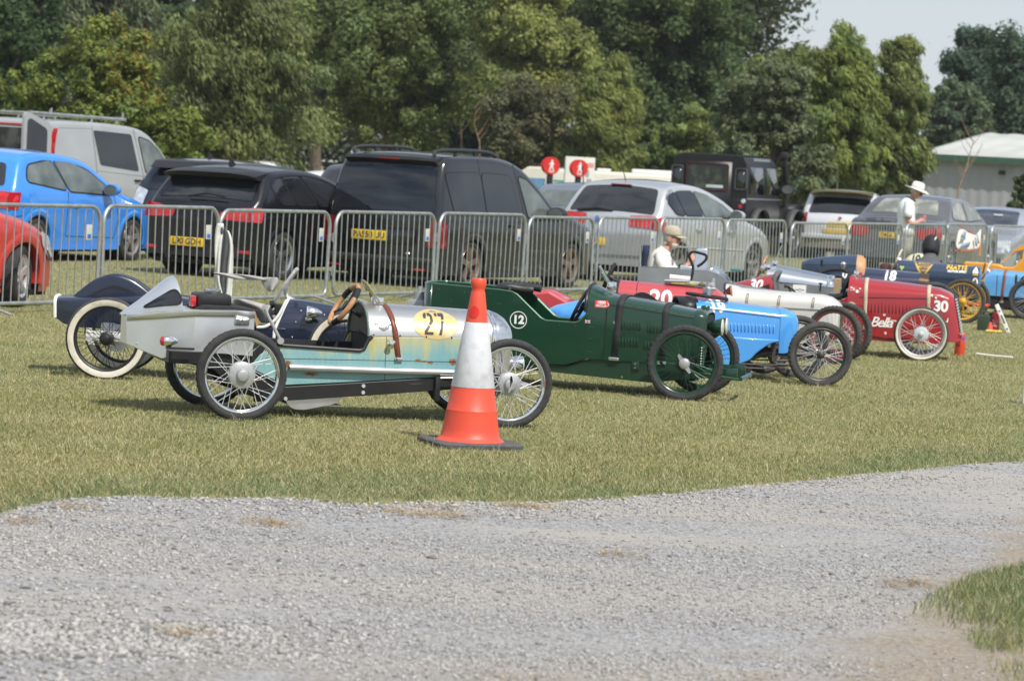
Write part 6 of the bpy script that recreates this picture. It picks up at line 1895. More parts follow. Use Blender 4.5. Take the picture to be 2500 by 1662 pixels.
def arch_trim(b, parent, ax, az, ra, mat_, w=0.05, a0=-0.25, a1=PI+0.25, sides=(-1, 1)):
    for sg in sides:
        mb = MB()
        rows = []
        for a in np.linspace(a0, a1, 30):
            c, s_ = math.cos(a), math.sin(a)
            r = []
            for q, dy in ((ra-0.035, -0.10), (ra-0.035, 0.004), (ra-0.01, 0.014), (ra+w*0.7, 0.009), (ra+w, 0.001)):
                x, z = ax+q*c, max(0.1, az+q*s_)
                r.append((x, sg*(b.hw(x, z)+dy), z))
            rows.append(r)
        mb.loft(rows)
        o = mb.build('wheel_arch', mat_, parent)
        mb = MB()
        rows = []
        for a in np.linspace(-0.5, PI+0.5, 16):
            c, s_ = math.cos(a), math.sin(a)
            rows.append([(ax+(ra+0.01)*c, sg*(b.W/2-0.30), az+(ra+0.01)*s_), (ax+(ra+0.01)*c, sg*(b.W/2-0.09), az+(ra+0.01)*s_)])
        mb.loft(rows)
        mb.add([(ax+(ra+.01)*math.cos(a), sg*(b.W/2-0.30), az+(ra+.01)*math.sin(a)) for a in np.linspace(0, 2*PI, 20)[:-1]], [tuple(range(19))])
        mb.build('wheel_well', BLACKM, o)
def car_wheel(parent, x, y, z, Rw=0.31, rr=0.22, wd=0.2, rimm=STEEL, spokes=5, steer=0.0, side=-1, twin=False):
    M = Matrix.Translation((x, y, z)) @ Matrix.Rotation(steer, 4, 'Z')
    h = wd/2
    o = side
    mb = MB().lathe([(-h*0.8, rr), (-h, rr+0.02), (-h, Rw-0.03), (-h*0.8, Rw-0.004), (-h*0.3, Rw), (h*0.3, Rw), (h*0.8, Rw-0.004), (h, Rw-0.03), (h, rr+0.02), (h*0.8, rr)], n=40, M=M)
    for q in (-0.45, 0.0, 0.45):
        mb.lathe([(q*h-0.006, Rw+0.0015), (q*h+0.006, Rw+0.0015)], n=40, M=M)
    t = mb.build('wheel', RUBBER, parent)
    mb = MB().lathe([(o*h*0.82, rr+0.012), (o*h*0.92, rr+0.004), (o*h*0.75, rr-0.02), (o*h*0.1, rr-0.03), (-o*h*0.6, rr-0.02)], n=36, M=M)
    ns = spokes
    for k in range(ns):
        for dv in ((-0.13, 0.13) if twin else (0,)):
            a = 2*PI*k/ns+0.3
            wv = (0.10 if twin else 0.22)
            r0, r1 = 0.04, rr-0.008
            def P(r, d, y): return M @ Vector((r*math.cos(a)-d*math.sin(a)+dv*r*0.8*-math.sin(a), y, r*math.sin(a)+d*math.cos(a)+dv*r*0.8*math.cos(a)))
            w0, w1 = 0.022, wv*0.18
            y0, y1 = o*h*0.70, o*h*0.80
            mb.loft([[P(r0, -w0, y0), P(r0, w0, y0), P(r0, w0, y0-o*.03), P(r0, -w0, y0-o*.03)], [P(r1, -w1, y1), P(r1, w1, y1), P(r1, w1, y1-o*.03), P(r1, -w1, y1-o*.03)]], True, True)
    mb.lathe([(o*h*0.5, 0.065), (o*h*0.78, 0.055), (o*h*0.82, 0.03), (o*h*0.82, 0)], n=20, M=M)
    mb.build('rim', rimm, t)
    MB().lathe([(o*0.0, rr-0.03), (o*0.0, 0.0)], n=24, M=M).lathe([(o*0.012, rr*0.72), (o*0.012, 0.0)], n=24, M=M).build('brake_disc', mat('brake_dark', (0.05, 0.045, 0.04), 0.6, 0.3), t)
    return t
def mirror_ear(parent, c, body, glass=DARKGLASS, s=1.0, sg=-1):
    mb = MB().lathe([(-0.09*s, 0.0), (-0.095*s, 0.098*s), (-0.07*s, 0.108*s), (0.0, 0.10*s), (0.06*s, 0.075*s), (0.10*s, 0.035*s), (0.11*s, 0)], axis='x', n=18, M=Matrix.Translation(c) @ Matrix.Diagonal((1, 1.15, 0.78, 1)))
    mb.rbox(c[0]-0.03, c[0]+0.06, c[1]-sg*0.20*s-0.03, c[1]-sg*0.08*s+0.03, c[2]-0.06*s, c[2]-0.01*s, 0.015)
    o = mb.build('door_mirror', body, parent)
    MB().lathe([(-0.098*s, 0.088*s), (-0.099*s, 0.0)], axis='x', n=18, M=Matrix.Translation(c) @ Matrix.Diagonal((1, 1.15, 0.78, 1))).build('mirror_glass', MIDGLASS, o)
    return o
def number_plate(b, parent, y, z, s, w=0.52, h=0.112, m=PLATEY, x=None, rear=True):
    fn = b.ep(rear, 0.0)
    x0 = (fn(y, z)[0] if x is None else x)
    d = -1 if rear else 1
    mb = MB().rbox(x0+d*0.022, x0+d*0.008, y-w/2, y+w/2, z-h/2, z+h/2, 0.004)
    o = mb.build('number_plate', m, parent)
    if s:
        v, f = text2d(s, 0.112, 0.0018, spacing=1.0)
        flat_decal(v, f, lambda u, t: (x0+d*0.0245, y+d*u, z+t), 0.3).build('plate_lettering', BLACK, o)
    return o
def door_handle(b, parent, x, z, mat_, sg=-1, w=0.17):
    y = sg*(b.hw(x, z)+0.02)
    MB().rbox(x-w/2, x+w/2, y-0.016, y+0.016, z-0.02, z+0.018, 0.01).build('door_handle', mat_, parent)
def underside(b, parent, L=None):
    MB().box(0.12, b.L-0.12, -b.W/2+0.16, b.W/2-0.16, b.sill-0.04, b.sill+0.03).build('underbody', BLACKM, parent)
def lamp_patch(b, parent, rear_poly, side_poly, m, name, rear=True, sides=(-1, 1)):
    for sg in sides:
        p = flat_decal(*poly_mesh(round_poly([(sg*-u, v) for u, v in rear_poly] if sg > 0 else rear_poly, 0.03)), b.ep(rear, 0.012), 0.08)
        if side_poly:
            q = flat_decal(*poly_mesh(round_poly(side_poly, 0.03)), b.sp(sg, 0.010), 0.08)
            p.add(q.v, q.f)
        p.build(name, m, parent, ang=60)
def road_car(name, label, cat, o, h, group=None):
    return thing(name, label, cat, (o[0], o[1], gz(o[0], o[1])), R(h), group)
CARS = 'cars and vans parked beyond the barriers'
HATCH = [(0.03, 0.24), (0.0, 0.45), (0.01, 0.60), (0.05, 0.80), (0.11, 0.93), (0.24, 1.16), (0.38, 1.36), (0.55, 1.43), (0.9, 1.465), (1.5, 1.45), (2.0, 1.37), (2.35, 1.20), (2.75, 0.99), (3.1, 0.90), (3.55, 0.79), (3.82, 0.64), (3.93, 0.48), (3.96, 0.28)]

# ----------------- bright blue hatchback
PB = paint('bright_blue_paint', (0.035, 0.24, 0.75), 0.28)
k = road_car('hatchback', 'bright blue three door hatchback behind the first barriers at left', 'car', (-7.474, 41.72), 66, CARS)
b = Body(1.68, HATCH, 0.92, 0.20, 0.11, 0.17, 0.10, 0.18, 0.04)
arches = [(0.66, 0.31), (3.13, 0.31)]
bd = b.shell(arches, 0.36, 'body', PB, k)
for ax, az in arches:
    arch_trim(b, bd, ax, az, 0.36, PB)
    for sg in (-1, 1):
        car_wheel(k, ax, sg*(b.W/2-0.12), 0.30, 0.305, 0.215, 0.2, mat('silver_alloy', (0.36, 0.34, 0.33), 0.4, 0.7, var=0.12), 5, side=sg, steer=0)
for sg in (-1, 1):
    glazed(b, bd, [(0.42, 1.08), (0.52, 1.29), (1.12, 1.375), (1.36, 0.975)], sg, MIDGLASS, r=0.08)
    glazed(b, bd, [(1.19, 1.37), (1.62, 1.35), (2.02, 1.24), (2.42, 1.02), (2.46, 0.93), (1.42, 0.965)], sg, MIDGLASS)
seam(b, bd, [(1.38, 0.96), (1.36, 0.75), (1.36, 0.35), (2.62, 0.33), (2.70, 0.60), (2.55, 0.92)])
seam(b, bd, [(0.30, 0.62), (0.15, 0.60)])
MB().prism([(1.0, 0.205), (2.75, 0.205), (2.75, 0.165), (1.0, 0.165)], -0.835, -0.80).build('sill', PB, bd)
pane('rear_window', [(-0.62, 1.0), (0.62, 1.0), (0.52, 1.30), (-0.52, 1.30)], b.ep(True, 0.006), DARKGLASS, bd, 0.06)
lamp_patch(b, bd, [(-0.50, 0.93), (-0.80, 0.93), (-0.82, 0.70), (-0.50, 0.72)], [(0.03, 0.93), (0.26, 0.93), (0.20, 0.70), (0.03, 0.70)], LAMPRED, 'tail_light')
mirror_ear(k, (2.33, -0.97, 1.0), PB)
mirror_ear(k, (2.33, 0.97, 1.0), PB, sg=1)
door_handle(b, bd, 1.55, 0.79, PB)
pane('fuel_flap', circle2(0.50, 0.85, 0.085, 0.085, 16), b.sp(-1, 0.003), PB, bd, 0.001)
MB().rbox(1.4, 1.55, -0.55, -0.1, 0.45, 1.2, 0.06).rbox(1.4, 1.55, 0.1, 0.55, 0.45, 1.2, 0.06).build('seat', BLACKM, k)
underside(b, k)

# ----------------- silver panel van with its rear door open
VS = paint('silver_van_paint', (0.39, 0.405, 0.415), 0.4, metal=0.3, coat=0.7)
k = road_car('panel_van', 'silver panel van with roof rack and one rear door standing open', 'van', (-8.228, 49.431), 63, CARS)
b = Body(1.9, [(0.02, 0.3), (0.0, 0.6), (0.0, 1.2), (0.03, 1.6), (0.09, 1.86), (0.20, 1.935), (0.6, 1.95), (1.5, 1.955), (2.4, 1.92), (2.85, 1.82), (3.2, 1.58), (3.62, 1.24), (4.0, 1.10), (4.5, 0.92), (4.72, 0.65), (4.76, 0.35)], 1.12, 0.12, 0.08, 0.22, 0.03, 0.16, 0.015)
arches = [(0.95, 0.34), (4.0, 0.34)]
bd = b.shell(arches, 0.40, 'body', VS, k)
for ax, az in arches:
    arch_trim(b, bd, ax, az, 0.40, VS)
    for sg in (-1, 1):
        car_wheel(k, ax, sg*(b.W/2-0.13), 0.33, 0.335, 0.22, 0.2, STEEL, 5, side=sg)
for sg in (-1, 1):
    pane('side_window', [(1.27, 1.83), (2.34, 1.80), (2.50, 1.20), (1.41, 1.28)], b.sp(sg, 0.006), DARKGLASS, bd, 0.05)
    glazed(b, bd, [(2.55, 1.76), (2.86, 1.70), (3.10, 1.56), (3.40, 1.28), (3.38, 1.17), (2.70, 1.19)], sg, MIDGLASS)
seam(b, bd, [(0.12, 1.3), (0.16, 1.70), (0.30, 1.84), (1.25, 1.86)], r=0.008, mat_=VS)
seam(b, bd, [(1.24, 1.9), (1.30, 1.25), (1.36, 0.6)])
seam(b, bd, [(2.42, 1.88), (2.62, 1.15), (2.60, 0.5)])
seam(b, bd, [(1.3, 1.19), (2.6, 1.13), (3.6, 1.05)], r=0.006, mat_=VS)
door_handle(b, bd, 2.45, 1.05, BLACK)
door_handle(b, bd, 2.78, 1.03, BLACK)
mirror_ear(k, (3.48, -1.08, 1.20), BLACK, s=1.15)
mirror_ear(k, (3.48, 1.08, 1.20), BLACK, s=1.15, sg=1)
pane('rear_opening', [(-0.80, 0.62), (0.80, 0.62), (0.76, 1.80), (-0.76, 1.80)], b.ep(True, 0.004), mat('van_interior', (0.012, 0.013, 0.014), 0.8, col2=(0.05, 0.055, 0.05), vscale=3, lo=0.5, hi=0.6), bd, 0.06)
MB().rbox(0.05, 0.09, -0.35, 0.35, 1.84, 1.875, 0.01).build('brake_light', LAMPRED, bd)
lamp_patch(b, bd, [(-0.86, 1.86), (-0.95, 1.86), (-0.95, 1.25), (-0.86, 1.25)], [(0.0, 1.84), (0.09, 1.86), (0.13, 1.25), (0.0, 1.25)], LAMPRED, 'tail_light')
# open door, hinged on the near rear corner
md = Matrix.Translation((-0.02, -0.93, 0)) @ Matrix.Rotation(R(172), 4, 'Z')
mb = MB()
def dp(u, v, t): return md @ Vector((u, t, v))
ol = round_poly([(0, 0.55), (0.80, 0.55), (0.80, 1.90), (0.72, 2.02), (0.05, 1.93), (0.0, 1.85)], 0.08)
ol = round_poly([(0, 0.55), (0.62, 0.55), (0.62, 2.0), (0.55, 2.06), (0.05, 1.90), (0.0, 1.82)], 0.06)
n = len(ol)
mb.add([dp(u, v, 0) for u, v in ol]+[dp(u, v, 0.05) for u, v in ol], [tuple(range(n)), tuple(range(2*n-1, n-1, -1))]+[(i, (i+1) % n, (i+1) % n+n, i+n) for i in range(n)])
dr = mb.build('rear_door', VS, k)
gl = round_poly([(0.09, 1.12), (0.55, 1.12), (0.55, 1.93), (0.48, 1.96), (0.10, 1.80)], 0.06)
for t in (-0.004, 0.054):
    MB().add([dp(u, v, t) for u, v in gl], [tuple(range(len(gl)))]).build('door_window', DARKGLASS, dr)
mb = MB()
for s in (-1, 1):
    y = s*0.72
    mb.tube([(-0.3, y, 2.05), (2.35, y, 2.03)], 0.03, 6)
    for x in (0.4, 1.4, 2.1):
        mb.tube([(x, y, 1.95), (x, y, 2.05)], 0.022, 6)
    for x in (0.3, 2.28):
        mb.tube([(x, y, 2.04), (x, y, 2.14)], 0.018, 6)
for x in (-0.25, 0.5, 1.3, 2.25):
    mb.tube([(x, -0.75, 2.04), (x, 0.75, 2.04)], 0.025, 6)
mb.build('roof_rack', GALV, k)
mb = MB().tube([(2.2, -0.6, 2.06), (2.75, -0.45, 2.05)], 0.03, 6).tube([(2.4, -0.68, 1.93), (2.95, -0.66, 1.80)], 0.02, 6)
mb.build('rack_bar', BLACK, k)
underside(b, k)

# ----------------- red car in the corner
PR = paint('bright_red_paint', (0.48, 0.035, 0.03), 0.32)
k = road_car('parked_car', 'red car whose front wing and turned wheel show at the left edge', 'car', (-7.052, 28.421), 62, CARS)
b = Body(1.74, [(x*1.0, z*1.0) for x, z in [(0.03, 0.24), (0.0, 0.5), (0.05, 0.8), (0.12, 0.95), (0.3, 1.2), (0.5, 1.40), (0.9, 1.47), (1.6, 1.46), (2.0, 1.34), (2.55, 1.02), (2.8, 0.93), (3.15, 0.86), (3.5, 0.75), (3.68, 0.58), (3.76, 0.40), (3.78, 0.2)]], 0.92, 0.18, 0.12, 0.15, 0.10, 0.16, 0.04)
arches = [(0.70, 0.31), (3.10, 0.31)]
bd = b.shell(arches, 0.37, 'body', PR, k)
for ax, az in arches:
    arch_trim(b, bd, ax, az, 0.37, PR, w=0.07)
    for sg in (-1, 1):
        car_wheel(k, ax, sg*(b.W/2-0.13), 0.31, 0.315, 0.21, 0.205, mat('pale_alloy_rim', (0.62, 0.62, 0.62), 0.35, 0.6), 5, side=sg, steer=R(21) if ax > 2 else 0)
lamp_patch(b, bd, [(-0.45, 0.60), (-0.80, 0.66), (-0.80, 0.50), (-0.5, 0.48)], [(3.36, 0.76), (3.55, 0.70), (3.72, 0.50), (3.62, 0.46), (3.42, 0.62)], LAMPCLR, 'headlight', rear=False)
for sg in (-1, 1):
    glazed(b, bd, [(0.5, 1.02), (0.62, 1.33), (1.6, 1.38), (2.0, 1.24), (2.4, 1.0)], sg, MIDGLASS)
seam(b, bd, [(2.5, 0.92), (2.55, 0.5), (2.5, 0.28)])
underside(b, k)

# ----------------- dark hatchback with clear lamps, behind the black one
k = road_car('hatchback', 'dark blue hatchback with clear tail lamps, half hidden behind the black hatchback', 'car', (-4.97, 45.1), 62, CARS)
PDB = paint('dark_blue_paint', (0.012, 0.018, 0.032), 0.25)
b = Body(1.74, [(x*1.05, z) for x, z in HATCH], 0.94, 0.18, 0.10, 0.18, 0.10, 0.18, 0.04)
bd = b.shell([(0.72, 0.31), (3.28, 0.31)], 0.36, 'body', PDB, k)
for ax in (0.72, 3.28):
    for sg in (-1, 1):
        car_wheel(k, ax, sg*(b.W/2-0.12), 0.31, 0.315, 0.21, 0.2, STEEL, 5, side=sg)
pane('rear_window', [(-0.62, 1.0), (0.62, 1.0), (0.54, 1.30), (-0.54, 1.30)], b.ep(True, 0.006), DARKGLASS, bd, 0.05)
MB().prism([(0.20, 1.33), (0.33, 1.44), (0.62, 1.47), (0.62, 1.42), (0.36, 1.38)], -0.60, 0.60).build('spoiler', BLACK, bd, bev=0.01)
lamp_patch(b, bd, [(0.55, 0.98), (0.80, 1.06), (0.86, 0.72), (0.58, 0.70)], None, LAMPCLR, 'tail_light', sides=(-1, 1))
lamp_patch(b, bd, [(0.72, 1.16), (0.80, 1.16), (0.87, 0.98), (0.80, 0.98)], None, LAMPRED, 'tail_light_top', sides=(-1, 1))
lamp_patch(b, bd, [(0.60, 0.70), (0.86, 0.72), (0.86, 0.68), (0.60, 0.66)], None, mat('pink_lamp', (0.5, 0.2, 0.2), 0.2), 'reflector', sides=(-1, 1))
MB().prism([(0, 0), (0.16, 0), (0.02, 0.10)], -0.015, 0.015).build('roof_aerial', BLACK, k, loc=(0.95, 0.1, 1.50))
for sg in (-1, 1):
    glazed(b, bd, [(0.5, 1.05), (0.62, 1.33), (1.6, 1.38), (2.1, 1.26), (2.55, 1.0)], sg, DARKGLASS)
underside(b, k)

# ----------------- black hatchback
PK = paint('black_paint', (0.004, 0.0045, 0.007), 0.25, coat=0.25)
k = road_car('hatchback', 'glossy black hatchback with yellow plate and roof spoiler seen from behind', 'car', (-4.136, 40.243), 62, CARS)
b = Body(1.765, [(0.03, 0.26), (0.0, 0.42), (0.0, 0.60), (0.04, 0.80), (0.09, 0.93), (0.20, 1.05), (0.36, 1.25), (0.48, 1.36), (0.75, 1.405), (1.2, 1.425), (1.7, 1.40), (2.2, 1.28), (2.7, 1.05), (3.0, 0.97), (3.6, 0.88), (4.05, 0.74), (4.28, 0.55), (4.32, 0.3)], 0.95, 0.20, 0.10, 0.2, 0.10, 0.16, 0.05)
arches = [(0.75, 0.33), (3.43, 0.33)]
bd = b.shell(arches, 0.37, 'body', PK, k)
for ax, az in arches:
    arch_trim(b, bd, ax, az, 0.37, PK)
    for sg in (-1, 1):
        car_wheel(k, ax, sg*(b.W/2-0.12), 0.32, 0.325, 0.23, 0.21, mat('bright_alloy', (0.45, 0.46, 0.48), 0.25, 0.9), 5, side=sg, twin=True)
for sg in (-1, 1):
    glazed(b, bd, [(0.50, 1.20), (0.66, 1.30), (0.78, 1.325), (0.98, 1.0), (0.66, 1.005)], sg, DARKGLASS)
    glazed(b, bd, [(0.82, 1.33), (1.22, 1.355), (1.50, 1.0), (1.02, 1.0)], sg, DARKGLASS)
    glazed(b, bd, [(1.30, 1.355), (1.65, 1.34), (2.05, 1.24), (2.42, 1.05), (2.42, 1.0), (1.58, 0.995)], sg, DARKGLASS)
pane('rear_window', [(-0.74, 1.00), (0.74, 1.00), (0.66, 1.27), (-0.66, 1.27)], b.ep(True, 0.006), DARKGLASS, bd, 0.07)
sp = b.ep(True, 0.0)
mb = MB()
rows = []
for y in np.linspace(-0.71, 0.71, 15):
    f = 1-(y/0.71)**4
    rows.append([(0.52, y, 1.375+0.03*f), (0.30-0.06*f, y, 1.335+0.045*f), (0.22-0.07*f, y, 1.315+0.04*f), (0.25-0.05*f, y, 1.285+0.01*f), (0.42, y, 1.26)])
mb.loft(rows, True, True)
spo = mb.build('spoiler', BLACK, bd)
MB().rbox(0.165, 0.20, -0.22, 0.22, 1.338, 1.352, 0.004).build('brake_light', mat('unlit_red', (0.10, 0.01, 0.012), 0.2), spo)
MB().prism([(0, 0), (0.17, 0), (0.03, 0.09)], -0.02, 0.02).build('roof_aerial', BLACK, k, loc=(0.72, 0.02, 1.44))
lamp_patch(b, bd, [(-0.34, 0.83), (-0.62, 0.90), (-0.90, 0.94), (-0.90, 0.74), (-0.36, 0.755)], [(0.02, 0.935), (0.22, 0.93), (0.16, 0.75), (0.02, 0.74)], LAMPRED, 'tail_light')
MB().tube([(0.06, 0.19, 1.03), (0.045, -0.10, 1.08), (0.06, -0.38, 1.05)], 0.016, 6).build('wiper', BLACKM, bd)
number_plate(b, bd, 0.115, 0.445, 'L90 GDH')
for y in (0.67, -0.67):
    MB().rbox(0.015, 0.06, y-0.12, y+0.12, 0.335, 0.375, 0.006).build('reflector', LAMPRED, bd)
pane('lower_bumper', [(-0.62, 0.27), (0.62, 0.27), (0.70, 0.42), (-0.70, 0.42)], b.ep(True, 0.004), BLACKM, bd, 0.04)
MB().lathe([(-0.01, 0.045), (0.08, 0.045), (0.08, 0.0)], c=(0.0, 0.42, 0.26), axis='x', n=14).build('exhaust_tip', STEEL, bd)
seam(b, bd, [(0.16, 0.80), (0.8, 0.84), (1.6, 0.86), (2.6, 0.88)], r=0.004)
seam(b, bd, [(1.50, 0.98), (1.52, 0.5)])
door_handle(b, bd, 1.25, 0.90, PK)
underside(b, k)

# ----------------- black van
PV = paint('grey_black_paint', (0.012, 0.013, 0.015), 0.2, coat=0.6)
k = road_car('compact_van', 'large black compact van with dark windows, roof rails and yellow plate', 'van', (-1.79, 40.802), 60, CARS)
b = Body(1.82, [(0.03, 0.22), (0.0, 0.42), (0.0, 0.62), (0.03, 0.90), (0.09, 1.25), (0.18, 1.55), (0.28, 1.68), (0.5, 1.725), (1.2, 1.745), (1.8, 1.72), (2.2, 1.62), (2.55, 1.44), (2.95, 1.17), (3.2, 1.05), (3.7, 0.95), (4.15, 0.82), (4.36, 0.60), (4.4, 0.3)], 0.93, 0.13, 0.09, 0.18, 0.05, 0.16, 0.03)
arches = [(0.85, 0.32), (3.53, 0.32)]
bd = b.shell(arches, 0.37, 'body', PV, k)
for ax, az in arches:
    arch_trim(b, bd, ax, az, 0.37, PV)
    for sg in (-1, 1):
        car_wheel(k, ax, sg*(b.W/2-0.12), 0.315, 0.32, 0.235, 0.21, mat('bronze_alloy', (0.30, 0.22, 0.17), 0.35, 0.7), 5, side=sg, twin=True)
for sg in (-1, 1):
    glazed(b, bd, [(0.20, 1.51), (1.06, 1.53), (1.14, 0.97), (0.36, 0.97)], sg, DARKGLASS, r=0.09, seal=0.012)
    glazed(b, bd, [(1.09, 1.53), (1.84, 1.51), (2.06, 0.97), (1.17, 0.97)], sg, DARKGLASS, r=0.09, seal=0.012)
    glazed(b, bd, [(2.06, 1.50), (2.28, 1.46), (2.60, 1.27), (2.92, 1.04), (2.92, 0.96), (2.26, 0.96)], sg, MIDGLASS)
seam(b, bd, [(1.30, 1.38), (1.48, 1.37), (1.60, 1.04), (1.42, 1.03), (1.30, 1.38)], r=0.004)
seam(b, bd, [(1.04, 1.70), (1.16, 0.95), (1.16, 0.6)], r=0.004)
seam(b, bd, [(1.96, 1.66), (2.16, 0.95), (2.16, 0.3)], r=0.004)
pane('rear_window', [(-0.80, 0.98), (0.80, 0.98), (0.70, 1.575), (-0.70, 1.575)], b.ep(True, 0.006), DARKGLASS, bd, 0.06)
mb = MB()
rows = []
for y in np.linspace(-0.70, 0.70, 11):
    f = 1-(y/0.7)**4
    rows.append([(0.42, y, 1.71+0.02*f), (0.16-0.03*f, y, 1.675+0.02*f), (0.13-0.03*f, y, 1.645+0.01*f), (0.20, y, 1.585), (0.4, y, 1.62)])
mb.loft(rows, True, True)
spo = mb.build('spoiler', BLACK, bd)
MB().rbox(0.095, 0.13, -0.16, 0.16, 1.648, 1.668, 0.004).build('brake_light', mat('dim_red', (0.22, 0.012, 0.015), 0.2), spo)
mb = MB()
for s in (-1, 1):
    o = MB().tube(interp([(0.22, s*0.62, 1.71), (0.30, s*0.62, 1.785), (0.9, s*0.63, 1.81), (1.6, s*0.62, 1.80), (1.92, s*0.61, 1.70)], 6), 0.026, 8)
    for x in (0.75, 1.25):
        o.tube([(x, s*0.62, 1.73), (x, s*0.62, 1.80)], 0.03, 6)
    o.build('roof_rail', PLASTIC, k)
lamp_patch(b, bd, [(-0.74, 0.88), (-0.93, 0.88), (-0.93, 0.53), (-0.70, 0.53)], [(0.0, 0.88), (0.12, 0.88), (0.08, 0.53), (0.0, 0.53)], mat('smoked_red', (0.20, 0.01, 0.015), 0.15, coat=1), 'tail_light')
MB().rbox(-0.035, -0.005, -0.52, 0.52, 0.55, 0.76, 0.04).build('plate_recess', PV, bd)
number_plate(b, bd, 0.145, 0.65, 'PA550 UU', x=-0.035, h=0.125, w=0.55)
MB().prism([(-0.02, 0.30), (-0.045, 0.33), (-0.045, 0.37), (-0.005, 0.40)], -0.80, 0.80).build('bumper_step', PLASTIC, bd, bev=0.01)
for y in (-0.62, 0.70):
    MB().rbox(-0.03, 0.02, y-0.09, y+0.09, 0.225, 0.25, 0.004).build('reflector', LAMPRED, bd)
MB().prism([(1.25, 0.225), (3.1, 0.225), (3.1, 0.165), (1.25, 0.165)], -0.915, -0.87).build('sill', PLASTIC, bd)
seam(b, bd, [(1.2, 0.52), (3.05, 0.50)], r=0.008, mat_=PV)
mirror_ear(k, (2.88, -1.04, 1.02), PLASTIC, s=1.15)
mirror_ear(k, (2.88, 1.04, 1.02), PLASTIC, s=1.15, sg=1)
door_handle(b, bd, 2.32, 0.84, PV)
door_handle(b, bd, 1.85, 0.84, PV)
MB().ball((0.0, -0.42, 0.44), 0.035, 8, 6, sc=(.5, 1.2, .6)).build('badge', CHROME, bd)
underside(b, k)

# ----------------- silver hatchback
PS = paint('silver_paint', (0.50, 0.515, 0.53), 0.3, metal=0.45)
k = road_car('hatchback', 'silver five door hatchback behind the seated man', 'car', (1.294, 46.416), 60, CARS)
b = Body(1.76, [(0.03, 0.26), (0.0, 0.45), (0.0, 0.62), (0.05, 0.82), (0.10, 0.97), (0.22, 1.12), (0.38, 1.32), (0.52, 1.43), (0.8, 1.485), (1.3, 1.50), (1.8, 1.44), (2.3, 1.30), (2.85, 1.06), (3.1, 0.98), (3.6, 0.86), (4.0, 0.72), (4.16, 0.55), (4.2, 0.3)], 0.99, 0.19, 0.11, 0.2, 0.10, 0.18, 0.05)
arches = [(0.75, 0.32), (3.33, 0.32)]
bd = b.shell(arches, 0.37, 'body', PS, k)
for ax, az in arches:
    arch_trim(b, bd, ax, az, 0.37, PS)
    for sg in (-1, 1):
        car_wheel(k, ax, sg*(b.W/2-0.12), 0.315, 0.32, 0.22, 0.2, MATS['silver_alloy'], 5, side=sg)
for sg in (-1, 1):
    glazed(b, bd, [(0.40, 1.26), (0.55, 1.39), (0.70, 1.41), (0.88, 1.05), (0.60, 1.06)], sg, DARKGLASS, r=0.06)
    glazed(b, bd, [(0.73, 1.41), (1.28, 1.42), (1.46, 1.04), (0.91, 1.05)], sg, DARKGLASS)
    glazed(b, bd, [(1.34, 1.42), (1.75, 1.37), (2.15, 1.24), (2.50, 1.07), (2.46, 1.03), (1.52, 1.04)], sg, MIDGLASS)
pane('rear_window', [(-0.72, 1.03), (0.72, 1.03), (0.62, 1.40), (-0.62, 1.40)], b.ep(True, 0.006), DARKGLASS, bd, 0.06)
MB().rbox(0.40, 0.44, -0.17, 0.17, 1.445, 1.465, 0.004).build('brake_light', mat('dim_red', (0.22, 0.012, 0.015), 0.2), bd)
lamp_patch(b, bd, [(-0.36, 0.98), (-0.70, 1.01), (-0.90, 1.0), (-0.90, 0.82), (-0.38, 0.83)], [(0.02, 1.0), (0.20, 1.0), (0.13, 0.82), (0.02, 0.82)], LAMPRED, 'tail_light')
MB().tube([(0.10, 0.55, 1.05), (0.085, 0.2, 1.09), (0.10, -0.05, 1.06)], 0.02, 6).build('wiper', BLACKM, bd)
MB().lathe([(-0.055, 0.05), (-0.065, 0.045), (-0.065, 0)], c=(0.06, 0.15, 0.93), axis='x', n=16).build('badge', CHROME, bd)
number_plate(b, bd, 0.25, 0.60, '')
pane('bumper', [(-0.80, 0.42), (0.80, 0.42), (0.80, 0.47), (-0.80, 0.47)], b.ep(True, 0.02), PS, bd, 0.01)
seam(b, bd, [(0.2, 0.56), (0.7, 0.575), (2.9, 0.53)], r=0.014, mat_=PS)
seam(b, bd, [(1.49, 1.03), (1.55, 0.6), (1.5, 0.3)], r=0.004)
seam(b, bd, [(2.55, 1.0), (2.66, 0.6), (2.6, 0.3)], r=0.004)
door_handle(b, bd, 1.30, 0.84, PS)
door_handle(b, bd, 2.30, 0.82, PS)
MB().tube([(0.75, 0.1, 1.49), (0.60, 0.1, 1.72)], 0.008, 5).build('roof_aerial', BLACK, k)
mirror_ear(k, (2.42, -1.0, 1.07), PS)
underside(b, k)

# ----------------- black off-roader
PO = paint('black_gloss_paint', (0.005, 0.005, 0.007), 0.4, coat=0.0)
k = road_car('off_roader', 'tall black square off roader with snorkel behind the silver hatchback', 'car', (3.862, 64.364), 66, CARS)
mb = MB()
for x0, x1, z0, z1, w in ((0.0, 2.1, 0.62, 1.26, 0.84), (2.1, 3.75, 0.62, 1.12, 0.80)):
    mb.rbox(x0, x1, -w, w, z0, z1, 0.04)
bd = mb.build('body', PO, k)
mb = MB()
mb.loft([[(0.0+dx, y, z) for y, z in ((-0.84, 1.24), (-0.81, 1.9), (-0.74, 2.06), (-0.6, 2.09), (0.6, 2.09), (0.74, 2.06), (0.81, 1.9), (0.84, 1.24))] for dx in (0.0, 0.5, 1.0, 1.62)]+[[(2.05 if z < 1.5 else 1.78, y, z-0.02 if z > 2 else z) for y, z in ((-0.84, 1.24), (-0.81, 1.9), (-0.74, 2.03), (-0.6, 2.05), (0.6, 2.05), (0.74, 2.03), (0.81, 1.9), (0.84, 1.24))]], False, True)
cab = mb.build('cab', PO, k, bev=0.015)
